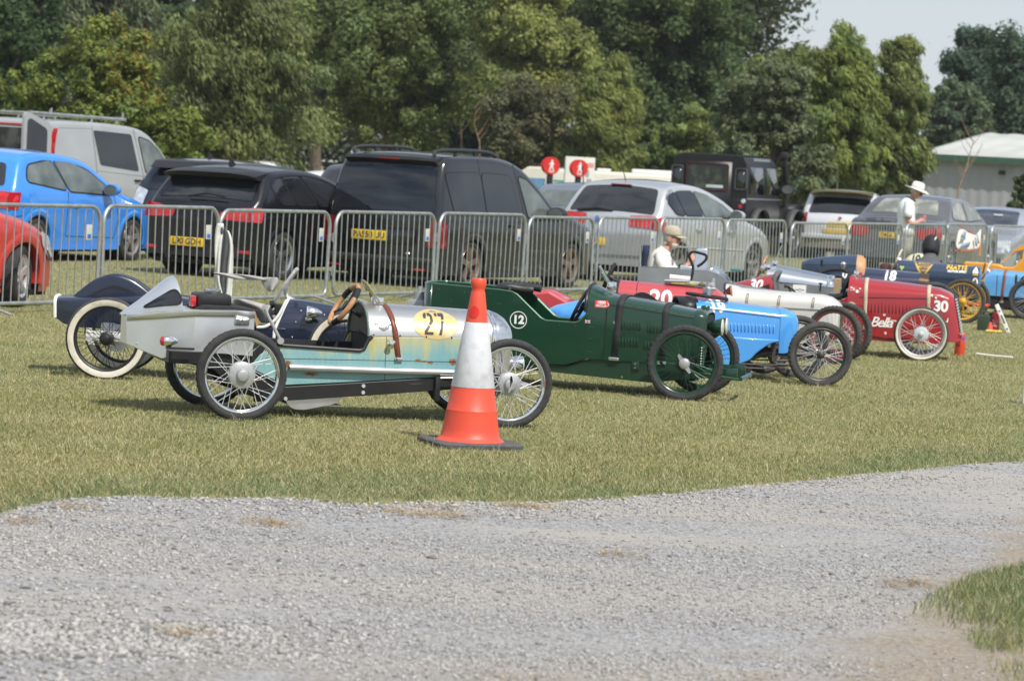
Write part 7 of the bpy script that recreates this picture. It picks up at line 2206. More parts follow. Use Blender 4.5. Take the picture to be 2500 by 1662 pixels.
def flatp(name, pts, plane, mat_, par, r=0.05):
    pp = round_poly(pts, r)
    if plane == 'x': vs = [(-0.012, u, v) for u, v in pp]
    else: vs = [(u, plane*(0.845-0.045*max(0, (v-1.24)/0.66)+0.008), v) for u, v in pp]
    return MB().add(vs, [tuple(range(len(vs)))]).build(name, mat_, par, solid=0.012)
o = flatp('rear_door', [(-0.50, 0.72), (0.55, 0.72), (0.55, 1.95), (-0.50, 1.95)], 'x', PO, cab)
MB().add([(-0.022, u, v) for u, v in round_poly([(-0.40, 1.37), (0.46, 1.37), (0.46, 1.87), (-0.40, 1.87)], 0.05)], [tuple(range(20))]).build('rear_window', mat('offroad_glass', (0.02, 0.024, 0.02), 0.05, col2=(0.06, 0.075, 0.05), vscale=4, lo=0.48, hi=0.6), o)
MB().tube([(-0.02, u, v) for u, v in round_poly([(-0.42, 1.35), (0.48, 1.35), (0.48, 1.89), (-0.42, 1.89)], 0.05)], 0.014, 5, closed=True).build('window_seal', mat('dark_red_seal', (0.06, 0.012, 0.012), 0.5), o)
MB().rbox(-0.03, -0.02, -0.32, 0.05, 1.40, 1.46, 0.004).build('sticker', mat('pale_sticker', (0.5, 0.55, 0.6), 0.5), o)
for y0, y1 in ((0.60, 0.80), (-0.80, -0.60)):
    q = flatp('corner_window', [(y0, 1.42), (y1, 1.42), (y1, 1.80), (y0, 1.80)], 'x', DARKGLASS, cab)
    MB().tube([(-0.02, u, v) for u, v in round_poly([(y0-.02, 1.40), (y1+.02, 1.40), (y1+.02, 1.82), (y0-.02, 1.82)], 0.05)], 0.010, 5, closed=True).build('window_seal', mat('grey_seal', (0.09, 0.09, 0.09), 0.5), q)
for sg in (-1, 1):
    flatp('side_window', [(0.14, 1.30), (1.0, 1.30), (0.95, 1.86), (0.14, 1.86)], sg, DARKGLASS, cab)
    flatp('door_window', [(1.12, 1.30), (1.98, 1.30), (1.72, 1.86), (1.12, 1.86)], sg, MATS['offroad_glass'], cab)
    MB().box(0.0, 2.1, sg*0.855-0.012, sg*0.855+0.012, 1.20, 1.225).build('body_capping', STEEL, bd)
    MB().prism([(0.52, 1.98), (1.55, 1.98), (1.50, 2.045), (0.56, 2.045)], sg*0.75-0.02, sg*0.75+0.02).build('roof_light', mat('roof_glass', (0.25, 0.30, 0.32), 0.1, coat=1), cab)
MB().box(0.1, 1.75, -0.7, 0.7, 2.09, 2.10).build('roof_panel', mat('roof_sheen', (0.03, 0.03, 0.034), 0.25, coat=1), cab)
MB().tube(interp([(2.30, -0.86, 1.05), (2.28, -0.90, 1.4), (2.0, -0.93, 1.95), (1.98, -0.93, 2.10)], 5), 0.055, 8).rbox(1.88, 2.05, -1.0, -0.86, 2.08, 2.22, 0.04).build('snorkel', BLACKM, k)
for sg in (-1, 1):
    mirror_ear(k, (2.0, sg*1.06, 1.44), BLACK, s=1.25, sg=sg)
for x in (0.72, 3.0):
    for sg in (-1, 1):
        mb = MB()
        q = []
        for a in np.linspace(0, PI, 14):
            q.append([(x+0.50*math.cos(a), sg*0.80, 0.55+0.48*math.sin(a)), (x+0.50*math.cos(a), sg*0.98, 0.55+0.46*math.sin(a))])
        mb.loft(q)
        mb.build('wheel_arch', mat('arch_plastic', (0.05, 0.05, 0.052), 0.6), bd, solid=0.02)
for x in (0.72, 3.0):
    for sg in (-1, 1):
        car_wheel(k, x, sg*0.80, 0.40, 0.40, 0.22, 0.26, STEEL, 5, side=sg)
mb = MB()
for y in (-0.72, 0.72):
    for z in (0.90, 1.05):
        mb.lathe([(-0.01, 0.045), (-0.03, 0.04), (-0.03, 0)], c=(0, y, z), axis='x', n=12)
mb.build('tail_light', LAMPRED, bd)
MB().lathe([(-0.01, 0.05), (-0.03, 0.045), (-0.03, 0)], c=(0, -0.78, 1.16), axis='x', n=12).build('reverse_light', LAMPCLR, bd)
MB().tube([(-0.02, -0.3, 0.86), (-0.02, -0.2, 0.88)], 0.03).build('badge', STEEL, bd)
MB().rbox(0.0, 0.04, -0.2, 0.2, 0.73, 0.80, 0.01).build('plate_lamp', mat('grey_seal', (0.09, 0.09, 0.09), 0.5), bd)
MB().box(0.1, 3.6, -0.6, 0.6, 0.45, 0.63).build('underbody', BLACKM, k)

# ----------------- the rest of the row at right
def simple_car(name, label, o, h, pm, prof, W=1.76, belt=0.95, glass=DARKGLASS, cat='car', rear_win=None, sides=None, tumb=0.18, lamps=True, rimm=STEEL, arch_x=(0.75, 3.4), spoiler=None, group=CARS):
    k = road_car(name, label, cat, o, h, group)
    b = Body(W, prof, belt, tumb, 0.10, 0.2, 0.08, 0.16, 0.04)
    arches = [(x, 0.32) for x in arch_x]
    bd = b.shell(arches, 0.37, 'body', pm, k)
    for ax, az in arches:
        arch_trim(b, bd, ax, az, 0.37, pm)
        for sg in (-1, 1):
            car_wheel(k, ax, sg*(W/2-0.12), 0.315, 0.32, 0.21, 0.2, rimm, 5, side=sg)
    for sg in (-1, 1):
        for s_ in (sides or []):
            glazed(b, bd, s_, sg, glass)
    if rear_win:
        pane('rear_window', rear_win, b.ep(True, 0.006), glass, bd, 0.06)
    underside(b, k)
    return k, b, bd
PW = paint('pale_silver_paint', (0.60, 0.62, 0.65), 0.3, metal=0.3)
k, b, bd = simple_car('hatchback', 'pale silver hot hatchback with yellow edged roof spoiler and yellow plates', (6.85, 66.8), 80, PW, HATCH, 1.72, 0.95, sides=[[(0.5, 1.05), (0.62, 1.33), (1.5, 1.37), (2.05, 1.24), (2.5, 1.0)]], rear_win=[(-0.70, 0.97), (0.70, 0.97), (0.60, 1.31), (-0.60, 1.31)])
mb = MB()
mb.loft([[(0.10-0.03*(1-(y/.66)**2), y, 1.385+0.06*(1-(y/.66)**4)), (0.42, y, 1.455+0.03*(1-(y/.66)**2)), (0.42, y, 1.43), (0.12, y, 1.36+0.05*(1-(y/.66)**4))] for y in np.linspace(-0.66, 0.66, 11)], True, True)
mb.build('spoiler', mat('olive_yellow', (0.075, 0.052, 0.006), 0.7), bd)
number_plate(b, bd, 0.0, 0.76, '')
MB().rbox(-0.03, 0.0, -0.25, 0.35, 0.56, 0.66, 0.01).build('lower_plate', mat('worn_yellow', (0.6, 0.40, 0.05), 0.5), bd)
MB().rbox(-0.05, 0.02, -0.80, 0.80, 0.44, 0.54, 0.03).build('bumper', PW, bd)
pane('bumper_insert', [(-0.75, 0.24), (0.75, 0.24), (0.78, 0.44), (-0.78, 0.44)], b.ep(True, 0.006), mat('olive_grey', (0.16, 0.155, 0.12), 0.6), bd, 0.03)
MB().ball((0.0, 0.0, 0.90), 0.04, 8, 6, sc=(.4, 1, .7)).build('badge', LAMPRED, bd)
for sg in (-1, 1):
    pane('tail_light', [(sg*0.70, 0.98), (sg*0.82, 0.98), (sg*0.84, 0.74), (sg*0.72, 0.74)], b.ep(True, 0.01), mat('smoked_red', (0.2, 0.01, 0.015), 0.15), bd, 0.02)
SEDAN = [(0.03, 0.26), (0.0, 0.5), (0.0, 0.72), (0.04, 0.92), (0.12, 1.0), (0.45, 1.03), (0.62, 1.07), (0.95, 1.28), (1.2, 1.40), (1.6, 1.46), (2.2, 1.45), (2.7, 1.33), (3.3, 1.03), (3.6, 0.96), (4.2, 0.86), (4.62, 0.70), (4.75, 0.50), (4.78, 0.3)]
PG = paint('warm_grey_paint', (0.15, 0.145, 0.155), 0.3, metal=0.5)
k, b, bd = simple_car('saloon_car', 'dark grey saloon car with red tail lamps behind the standing man', (7.2, 60.2), 66, PG, SEDAN, 1.85, 0.98, glass=mat('pale_interior_glass', (0.16, 0.17, 0.15), 0.04, spec=0.9, col2=(0.33, 0.33, 0.28), vscale=2.2, lo=0.45, hi=0.6), sides=[[(0.98, 1.12), (1.15, 1.30), (1.50, 1.38), (1.85, 1.38), (1.90, 1.04), (1.05, 1.06)], [(1.95, 1.38), (2.2, 1.37), (2.6, 1.27), (3.02, 1.07), (1.98, 1.03)]], rear_win=[(-0.68, 1.10), (0.68, 1.10), (0.55, 1.38), (-0.55, 1.38)], arch_x=(0.95, 3.8))
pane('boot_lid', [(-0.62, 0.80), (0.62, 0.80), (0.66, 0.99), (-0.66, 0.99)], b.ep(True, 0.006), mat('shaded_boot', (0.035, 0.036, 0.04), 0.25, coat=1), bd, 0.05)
lamp_patch(b, bd, [(-0.46, 0.84), (-0.90, 0.88), (-0.92, 0.68), (-0.5, 0.66)], [(0.0, 0.88), (0.2, 0.9), (0.15, 0.70), (0.0, 0.68)], LAMPRED, 'tail_light')
number_plate(b, bd, 0.0, 0.70, 'FX06 BSX')
pane('lower_bumper', [(-0.85, 0.28), (0.85, 0.28), (0.88, 0.58), (-0.88, 0.58)], b.ep(True, 0.004), mat('grey_blue_shade', (0.07, 0.08, 0.10), 0.35, coat=0.8), bd, 0.05)
MB().rbox(0.95, 1.1, -0.5, -0.15, 0.9, 1.22, 0.04).build('headrest', CREAM, k)
PSB = paint('silver_blue_paint', (0.42, 0.46, 0.52), 0.3, metal=0.4)
k, b, bd = simple_car('saloon_car', 'silver saloon car facing the camera beyond the flag on the barrier', (11.6, 72.4), 248, PSB, SEDAN, 1.80, 0.98, sides=[[(0.98, 1.12), (1.2, 1.32), (1.85, 1.38), (2.5, 1.28), (3.02, 1.07), (1.05, 1.06)]], arch_x=(0.95, 3.8))
pane('windscreen', [(-0.66, 1.06), (0.66, 1.06), (0.56, 1.40), (-0.56, 1.40)], b.ep(False, 0.006), mat('windscreen_glass', (0.05, 0.06, 0.075), 0.04, spec=0.9, var=0.4, vscale=3), bd, 0.06)
lamp_patch(b, bd, [(0.42, 0.74), (0.82, 0.80), (0.84, 0.64), (0.46, 0.60)], None, LAMPCLR, 'headlight', rear=False)
pane('grille', [(-0.36, 0.60), (0.36, 0.60), (0.38, 0.76), (-0.38, 0.76)], b.ep(False, 0.01), BLACK, bd, 0.04)
pane('lower_grille', [(-0.7, 0.30), (0.7, 0.30), (0.72, 0.42), (-0.72, 0.42)], b.ep(False, 0.01), BLACKM, bd, 0.04)
MB().rbox(4.70, 4.82, -0.8, 0.8, 0.47, 0.55, 0.03).build('bumper_strip', CHROME, bd)
MB().rbox(2.88, 2.92, 0.05, 0.25, 1.32, 1.35, 0.005).build('screen_sticker', WHITEP, bd)
mirror_ear(k, (3.05, 1.0, 1.05), WHITEP, s=1.1, sg=1)
# far vehicles
PWH = paint('white_van_paint', (0.72, 0.73, 0.72), 0.4, coat=0.6)
VANP = [(0.02, 0.35), (0.0, 0.8), (0.02, 1.6), (0.08, 2.2), (0.3, 2.38), (1.5, 2.42), (3.4, 2.38), (3.9, 2.2), (4.5, 1.5), (5.0, 1.15), (5.4, 0.8), (5.45, 0.4)]
def far_van(label, o, h, prof=VANP, W=1.95, windows=True):
    k = road_car('white_van', label, 'van', o, h, CARS)
    b = Body(W, prof, 1.2, 0.10, 0.10, 0.3, 0.04, 0.15, 0.02)
    bd = b.shell([(0.95, 0.35), (4.4, 0.35)], 0.4, 'body', PWH, k)
    for sg in (-1, 1):
        pane('side_window', [(3.55, 1.25), (3.6, 1.95), (3.95, 1.9), (4.45, 1.35), (4.4, 1.25)], b.sp(sg, 0.006), MIDGLASS, bd, 0.05)
        for ax in (0.95, 4.4):
            car_wheel(k, ax, sg*(W/2-0.12), 0.34, 0.34, 0.22, 0.2, STEEL, 5, side=sg)
    pane('windscreen', [(-0.75, 1.35), (0.75, 1.35), (0.7, 2.1), (-0.7, 2.1)], b.ep(False, 0.006), MIDGLASS, bd, 0.05)
    underside(b, k)
    return k, b, bd
k, b, bd = far_van('white van with open side door under the drooping olive tree', (-8.6, 92.0), 190)
pane('side_opening', [(1.6, 0.7), (3.0, 0.7), (3.0, 2.0), (1.6, 2.0)], b.sp(1, 0.008), mat('maroon_dark', (0.03, 0.01, 0.012), 0.7), bd, 0.05)
far_van('white van parked behind the trunk of the drooping olive tree', (-7.75, 97.0), 120)
simple_car('parked_car', 'white car roof showing far off between black hatchback and black van', (-5.1, 72.5), 40, PWH, [(x, z*0.98) for x, z in HATCH], 1.7, 0.95, sides=[[(0.5, 1.05), (0.62, 1.33), (1.5, 1.37), (2.05, 1.24), (2.5, 1.0)]], rear_win=[(-0.62, 1.0), (0.62, 1.0), (0.54, 1.30), (-0.54, 1.30)])
simple_car('parked_car', 'small dark car far off next to the left flank of the black van', (-4.0, 68.0), 50, PDB, HATCH, 1.7, 0.95, sides=[[(0.5, 1.05), (0.62, 1.33), (1.5, 1.37), (2.05, 1.24), (2.5, 1.0)]], rear_win=[(-0.62, 1.0), (0.62, 1.0), (0.54, 1.30), (-0.54, 1.30)])
k, b, bd = simple_car('parked_car', 'grey blue car whose roof shows between black van and silver hatchback', (0.80, 58.0), 62, paint('mid_blue_paint', (0.17, 0.20, 0.25), 0.3, metal=0.3), [(x, z*0.92) for x, z in HATCH], 1.7, 0.95, glass=MIDGLASS, sides=[[(0.5, 1.05), (0.62, 1.22), (1.5, 1.26), (2.05, 1.16), (2.5, 0.97)]], rear_win=[(-0.62, 0.92), (0.62, 0.92), (0.54, 1.20), (-0.54, 1.20)])
MB().tube([(1.0, 0.1, 1.36), (0.9, 0.1, 1.71)], 0.012, 5).build('roof_aerial', BLACK, k)
simple_car('parked_car', 'dark car roof far off between black off roader and hot hatchback', (8.1, 85.0), 60, PDB, HATCH, 1.7, 0.95, sides=[[(0.5, 1.05), (0.62, 1.33), (1.5, 1.37), (2.05, 1.24), (2.5, 1.0)]], rear_win=[(-0.62, 1.0), (0.62, 1.0), (0.54, 1.30), (-0.54, 1.30)])
# pickup with beacons
k = road_car('pickup_truck', 'white truck cab with two orange beacons behind the silver saloon', 'truck', (12.9, 84.0), 30, CARS)
mb = MB().rbox(0.2, 2.0, -0.85, 0.85, 0.6, 2.20, 0.12).rbox(2.0, 3.6, -0.85, 0.85, 0.6, 1.4, 0.1).rbox(-1.6, 0.2, -0.85, 0.85, 0.6, 1.2, 0.05)
bd = mb.build('body', PWH, k)
for sg in (-1, 1):
    MB().rbox(0.6, 1.9, sg*0.852-0.004, sg*0.852+0.004, 1.5, 2.05, 0.003).build('side_window', DARKGLASS, bd)
MB().rbox(0.4, 1.6, -0.75, 0.75, 2.23, 2.30, 0.02).build('light_bar', WHITEP, k)
BEAC = mat('orange_beacon', (0.75, 0.16, 0.03), 0.2, coat=1)
for y in (-0.60, 0.45):
    MB().lathe([(2.29, 0.06), (2.31, 0.075), (2.42, 0.07), (2.46, 0.04), (2.47, 0)], c=(0.8, y, 0), axis='z', n=14).build('beacon', BEAC, k)
for x in (-0.8, 2.8):
    for sg in (-1, 1):
        car_wheel(k, x, sg*0.78, 0.38, 0.38, 0.22, 0.22, STEEL, 5, side=sg)
# motorhome, trailer roof
k = road_car('motorhome', 'cream motorhome with turquoise stripe behind the red round signs', 'motorhome', (5.2, 95.5), 172, CARS)
mb = MB().rbox(0, 4.2, -1.1, 1.1, 0.4, 2.72, 0.12).prism([(4.1, 0.4), (4.1, 2.74), (4.9, 2.74), (5.25, 2.5), (5.25, 1.9), (4.9, 1.7), (5.6, 1.15), (5.7, 0.5)], -1.05, 1.05)
bd = mb.build('body', mat('cream_gelcoat', (0.66, 0.63, 0.55), 0.4, coat=0.5, var=0.05), k, bev=0.04)
for x0, x1, z0, z1 in ((2.6, 3.4, 1.75, 2.3), (1.2, 1.8, 1.75, 2.3), (4.35, 5.1, 1.95, 2.4)):
    MB().rbox(x0, x1, 1.095, 1.12, z0, z1, 0.01).build('side_window', mat('blue_curtained_glass', (0.10, 0.22, 0.36), 0.1, var=0.3, vscale=5), bd)
MB().box(0.05, 4.1, 1.101, 1.108, 2.32, 2.38).build('stripe', mat('turquoise', (0.03, 0.30, 0.30), 0.5), bd)
MB().rbox(0.6, 1.8, -0.3, 0.4, 2.72, 2.84, 0.03).rbox(2.5, 2.9, -0.2, 0.2, 2.72, 2.80, 0.03).build('roof_vent', WHITEP, bd)
for x in (1.0, 4.6):
    for sg in (-1, 1):
        car_wheel(k, x, sg*0.95, 0.34, 0.34, 0.22, 0.22, STEEL, 5, side=sg)
k = road_car('trailer', 'white trailer far off left of the standing man', 'trailer', (10.0, 100.0), 10, CARS)
MB().rbox(-1.6, 1.2, -0.9, 0.9, 1.7, 2.35, 0.08).rbox(0.9, 1.2, -0.9, 0.9, 0.4, 1.8, 0.05).rbox(-1.6, -1.3, -0.9, 0.9, 0.4, 1.8, 0.05).build('body', PWH, k)
for sg in (-1, 1):
    car_wheel(k, 0, sg*0.85, 0.32, 0.32, 0.2, 0.18, STEEL, 5, side=sg)
# ------------------------------------------------------------------ crowd barriers
BX, BY, DX, DY = -4.11, 31.1, 0.4416, 0.8972
BARH = math.atan2(DY, DX)
PANELS = [(-2.20, -0.06, 'galvanised barrier panel beside the red car wing at the left edge'), (0.0, 2.13, 'galvanised barrier panel before the bright blue hatchback front wheel'),
    (2.16, 4.56, 'galvanised barrier panel behind the hung coat'), (4.66, 7.04, 'galvanised barrier panel in front of the yellow plate of the black van'),
    (7.14, 9.52, 'galvanised barrier panel in front of the rear wheel of the black van'), (9.62, 11.62, 'narrow galvanised barrier panel in front of the black van bonnet'),
    (11.72, 13.65, 'narrow galvanised barrier panel left of the seated man'), (13.75, 16.08, 'galvanised barrier panel directly behind the seated man'),
    (16.2, 18.66, 'galvanised barrier panel in front of the silver hatchback front wheel'), (18.76, 21.2, 'galvanised barrier panel in front of the hot hatchback with yellow plates'),
    (21.3, 23.95, 'galvanised barrier panel in front of the dark saloon plate'), (24.05, 26.15, 'galvanised barrier panel across the legs of the standing man'),
    (26.25, 28.66, 'galvanised barrier panel that carries the flag'), (28.76, 31.2, 'galvanised barrier panel in front of the silver saloon facing the camera'),
    (31.3, 33.7, 'last galvanised barrier panel, cut off at the right edge')]
TAGW = mat('grey_tag', (0.50, 0.50, 0.46), 0.5, var=0.1)
TAGB = mat('tag_blue', (0.03, 0.13, 0.55), 0.5)
for i, (t0, t1, lab) in enumerate(PANELS):
    w = t1-t0
    k = thing('crowd_barrier', lab, 'barrier', (BX+DX*t0, BY+DY*t0, 0), BARH+R((0.6, -0.5, 0.9, -0.3, 0.4, 0.5, -0.6, 0.2, 0.7, -0.4, 0.3, -0.7, 0.6, 0, 0.2)[i]), 'galvanised crowd control barriers in a row')
    k.rotation_euler.x = R((0.5, -0.9, 0.7, -0.4, 0.9, -0.6, 0.3, 0.8, -0.8, 0.5, -0.3, 0.6, -0.7, 0.4, -0.2)[i])
    k.location.z = (0, 0.012, -0.008, 0.0, 0.01, -0.015, 0, 0.015, 0.005, -0.02, -0.01, 0.0, 0.01, 0, 0)[i]
    r, z0, z1 = 0.17, 0.09, 1.03
    pts = []
    for cx, cz, a0 in ((r, z0+0.1, PI), (w-r, z0+0.1, -PI/2), (w-r, z1-r, 0), (r, z1-r, PI/2)):
        rr = r if cz > 0.5 else 0.1
        if cz < 0.5: cx = 0.1 if cx == r else w-0.1
        for a in np.linspace(a0, a0+PI/2, 7):
            pts.append((cx+rr*math.cos(a), 0, cz+rr*math.sin(a)))
    MB().tube(pts, 0.020, 10, closed=True).build('frame', GALV, k)
    mb = MB()
    n = max(12, int(round((w-0.1)/0.128)))
    for j in range(1, n):
        x = w*j/n
        zt = z1-0.01 if r < x < w-r else z1-r+math.sqrt(max(0, r*r-(r-min(x, w-x))**2))-0.01
        mb.tube([(x, 0, z0), (x, 0, zt)], 0.0075, 6, cap=False)
    mb.build('bars', GALV, k)
    mb = MB()
    for z in (0.34, 0.78):
        mb.tube([(w+0.02, 0, z), (w+0.065, 0, z), (w+0.065, 0, z-0.07)], 0.008, 5)
    mb.build('hook', GALV, k)
    mb = MB()
    for z in (0.36, 0.74):
        mb.tube([(-0.018, 0, z+0.05), (-0.05, 0, z+0.05), (-0.05, 0, z-0.05), (-0.018, 0, z-0.05)], 0.007, 5)
    mb.build('loop', GALV, k)
    for x in (0.25, w-0.25):
        MB().tube([(x, -0.32, 0.012), (x, -0.25, 0.03), (x, 0, 0.085), (x, 0.25, 0.03), (x, 0.32, 0.012)], 0.016, 6).build('foot', GALV, k)
    xt = w*(n-1.5)/n-0.005
    o = MB().rbox(xt-0.05, xt+0.05, -0.014, -0.008, 0.70, 0.85, 0.002).build('tag', TAGW, k)
    MB().box(xt-0.028, xt+0.028, -0.0175, -0.0145, 0.715, 0.755).build('tag_label', TAGB, o)
# flag tied to a barrier
FL = mat('flag_cloth', (0.74, 0.70, 0.65), 0.85, var=0.1, vscale=8, bump=0.3, bscale=10)
p0 = at(2204, 522, 55.2)
k = thing('flag', 'white pennant flag with blue marks and red hem tied on the barrier', 'flag', p0)
mb = MB(); red = MB()
def fp(x, y, d=0.0): return at(x, y, 55.2+(x-2204)*0.014-d)-p0
A = [(2208, 520), (2203, 552), (2199, 576)]; B_ = [(2232, 534), (2228, 552), (2226, 577)]; C_ = [(2252, 545), (2248, 556), (2246, 574)]; D_ = [(2262, 516), (2259, 548), (2258, 572)]
mb.loft([[fp(*A[j], 0.0), fp(*B_[j], 0.10), fp(*C_[j], 0.02), fp(*D_[j], 0.12)] for j in range(3)])
mb.build('flag_cloth', FL, k, sub=2, ang=180, solid=0.008)
red.tube([fp(2199, 577), fp(2226, 579, .1), fp(2246, 576, .03), fp(2258, 573, .12)], 0.012, 5).tube([fp(2208, 519), fp(2232, 533, .1), fp(2252, 543, .03)], 0.010, 5)
red.build('hem', mat('faded_red_cloth', (0.45, 0.12, 0.10), 0.8), k)
blue = MB()
for q in ([(2220, 532), (2226, 534), (2223, 552), (2216, 552)], [(2214, 548), (2224, 549), (2223, 553), (2213, 553)], [(2216, 562), (2236, 558), (2232, 568), (2212, 570)], [(2250, 540), (2253, 539), (2256, 560), (2253, 562)], [(2245, 548), (2248, 548), (2250, 566), (2247, 567)]):
    blue.add([fp(x, y, 0.16) for x, y in q], [(0, 1, 2, 3)])
blue.build('flag_mark', mat('flag_blue_cloth', (0.20, 0.29, 0.42), 0.8), k, solid=0.004)
MB().tube([fp(2258, 548, 0.05), fp(2256, 590, 0.05)], 0.025, 6).build('flag_stick', mat('tan_wood', (0.42, 0.24, 0.12), 0.7), k)

# ------------------------------------------------------------------ traffic cone
k = thing('traffic_cone', 'large orange traffic cone with white sleeve in front of the silver car', 'cone', (-0.217, 18.58, 0))
CON = mat('cone_orange', (0.72, 0.078, 0.038), 0.45, col2=(0.52, 0.075, 0.045), vscale=7, lo=0.52, hi=0.78, bump=0.12, bscale=22, det=8)
SLV = mat('reflective_sleeve', (0.60, 0.61, 0.65), 0.5, col2=(0.42, 0.42, 0.44), vscale=13, lo=0.5, hi=0.8, bump=0.35, bscale=16, det=9)
mb = MB().lathe([(0.030, 0.21), (0.032, 0.208), (0.05, 0.185), (0.06, 0.176), (0.10, 0.169), (0.20, 0.152), (0.215, 0.152), (0.22, 0.148), (0.35, 0.128), (0.70, 0.072), (0.86, 0.050), (0.915, 0.042), (0.93, 0.037), (0.945, 0.042), (0.965, 0.047), (0.99, 0.046), (1.0, 0.040), (1.0, 0.028), (0.9, 0.03)], axis='z', n=48)
o = mb.build('cone_body', CON, k)
MB().lathe([(0.352, 0.1295), (0.355, 0.1305), (0.735, 0.0705), (0.738, 0.069)], axis='z', n=48).build('reflective_sleeve', SLV, o)
M = Matrix.Rotation(R(-12), 4, 'Z')
mb = MB()
rows = []
for i in range(24):
    a = 2*PI*i/24
    rows.append(None)
pl = []
for z, r in ((0.80, 0.0),):
    pass
fn = lambda u, v: (0.0+math.sin(u/0.058-0.28)*(0.0605-0.16*(v-0.795)+0.0008), -math.cos(u/0.058-0.28)*(0.0605-0.16*(v-0.795)+0.0008), v)
flat_decal(*poly_mesh(circle2(0, 0.80, 0.030, 0.036, 24)), fn, 0.012).build('round_mark', mat('deep_orange_red', (0.60, 0.02, 0.008), 0.35), o)
base = round_poly([(-0.265, -0.265), (0.265, -0.265), (0.265, 0.265), (-0.265, 0.265)], 0.09)
mb = MB()
Mz = Matrix.Rotation(R(20), 4, 'Z')
n = len(base)
mb.loft([[Mz @ Vector((x*s, y*s, z)) for x, y in base] for z, s in ((0.0, 0.99), (0.004, 1.0), (0.026, 1.0), (0.034, 0.97))], True, True)
mb.build('cone_base', mat('recycled_rubber', (0.085, 0.085, 0.09), 0.9, var=0.3, vscale=20, bump=0.5, bscale=60), k)

# ------------------------------------------------------------------ things on the grass at right
k = thing('jerry_can', 'dark green metal jerry can on the grass beside the fire extinguisher', 'can', (5.66, 37.5, 0), R(-25))
JG = mat('army_green', (0.045, 0.075, 0.045), 0.5, var=0.2, vscale=10)
mb = MB().rbox(-0.085, 0.085, -0.06, 0.06, 0.0, 0.185, 0.02)
o = mb.build('can_body', JG, k)
MB().tube([(-0.05, 0, 0.185), (-0.045, 0, 0.225), (0.045, 0, 0.225), (0.05, 0, 0.185)], 0.010, 6).tube([(-0.05, 0.03, 0.185), (-0.045, 0.03, 0.222), (0.045, 0.03, 0.222)], 0.008, 6).build('handle', JG, o)
MB().rbox(0.05, 0.085, -0.02, 0.02, 0.185, 0.22, 0.008).build('spout', BLACK, o)
k = thing('fire_extinguisher', 'red fire extinguisher standing between jerry can and white spirit level', 'extinguisher', (5.735, 37.21, 0))
XR = mat('extinguisher_red', (0.38, 0.012, 0.02), 0.3, coat=0.8)
mb = MB().lathe([(0.0, 0.0), (0.0, 0.05), (0.01, 0.055), (0.20, 0.055), (0.225, 0.045), (0.238, 0.02), (0.25, 0.018), (0.25, 0)], axis='z', n=24)
o = mb.build('cylinder', XR, k)
MB().lathe([(0.06, 0.0557), (0.15, 0.0557)], axis='z', n=24).build('label_band', mat('extinguisher_label', (0.30, 0.05, 0.06), 0.5, col2=(0.5, 0.45, 0.42), vscale=50, lo=0.56, hi=0.6), o)
MB().tube([(-0.02, 0, 0.25), (0.03, -0.01, 0.29), (0.075, -0.01, 0.285)], 0.008, 6).tube([(0, 0, 0.25), (-0.05, -0.02, 0.235), (-0.062, -0.03, 0.12)], 0.009, 6).rbox(-0.02, 0.02, -0.02, 0.02, 0.245, 0.275, 0.006).build('valve', BLACK, o)
MB().lathe([(0.268, 0.014), (0.275, 0.014), (0.275, 0)], c=(0.0, -0.02, 0), axis='z', n=12).build('gauge', mat('yellow_tag', (0.6, 0.55, 0.1), 0.5), o)
k = thing('marker_cone', 'small orange cone in front of the fire extinguisher with yellow cloth at its foot', 'cone', (5.655, 37.05, 0))
MB().lathe([(0.005, 0.055), (0.01, 0.045), (0.12, 0.012), (0.125, 0)], axis='z', n=20).build('cone_body', CON, k)
mb = MB()
for i, (x, y) in enumerate(((-0.03, -0.06), (0.04, -0.07), (0.10, -0.06), (0.0, -0.07))):
    mb.ball((x, y, 0.018), 0.035, 8, 5, sc=(1.2, 0.9, 0.55))
o = mb.build('yellow_rag', mat('hi_vis_cloth', (0.55, 0.52, 0.10), 0.8, col2=(0.5, 0.2, 0.05), vscale=20, lo=0.55, hi=0.62), None, loc=(5.655, 37.05, 0))
tag(o, 'crumpled yellow rag on the grass at the foot of the small orange cone', 'rag')
k = thing('spirit_level', 'white spirit level leaning on the red fire extinguisher', 'spirit level', (5.89, 37.1, 0))
a, b_ = Vector((0, 0, 0.0)), Vector((-0.165, 0.02, 0.335))
d = (b_-a).normalized()
M = Matrix.Translation((a+b_)/2) @ d.to_track_quat('X', 'Z').to_matrix().to_4x4()
MB().rbox(-0.187, 0.187, -0.012, 0.012, -0.024, 0.024, 0.004, M=M).build('level_body', WHITEP, k)
MB().rbox(-0.06, 0.05, -0.014, 0.014, -0.012, 0.012, 0.003, M=M).rbox(0.09, 0.11, -0.014, 0.014, -0.012, 0.012, 0.003, M=M).rbox(-0.14, -0.12, -0.014, 0.014, -0.012, 0.012, 0.003, M=M).build('vial', mat('vial_grey', (0.16, 0.17, 0.17), 0.3), k)
k = thing('canister', 'orange cylinder with blue mark standing at the nose of red car 30', 'canister', (4.53, 31.6, 0))
o = MB().lathe([(0, 0), (0, 0.05), (0.003, 0.052), (0.225, 0.052), (0.23, 0.048), (0.23, 0)], axis='z', n=28).build('tube', mat('canister_orange', (0.72, 0.07, 0.03), 0.45, var=0.1, vscale=12), k)
flat_decal(*poly_mesh([(-0.035, 0.155), (0.015, 0.155), (0.02, 0.20), (0.0, 0.20)]), lambda u, v: (0.0527*math.sin(u/0.0527+0.5), -0.0527*math.cos(u/0.0527+0.5), v), 0.01).build('blue_mark', mat('mark_blue', (0.06, 0.10, 0.42), 0.5), o)
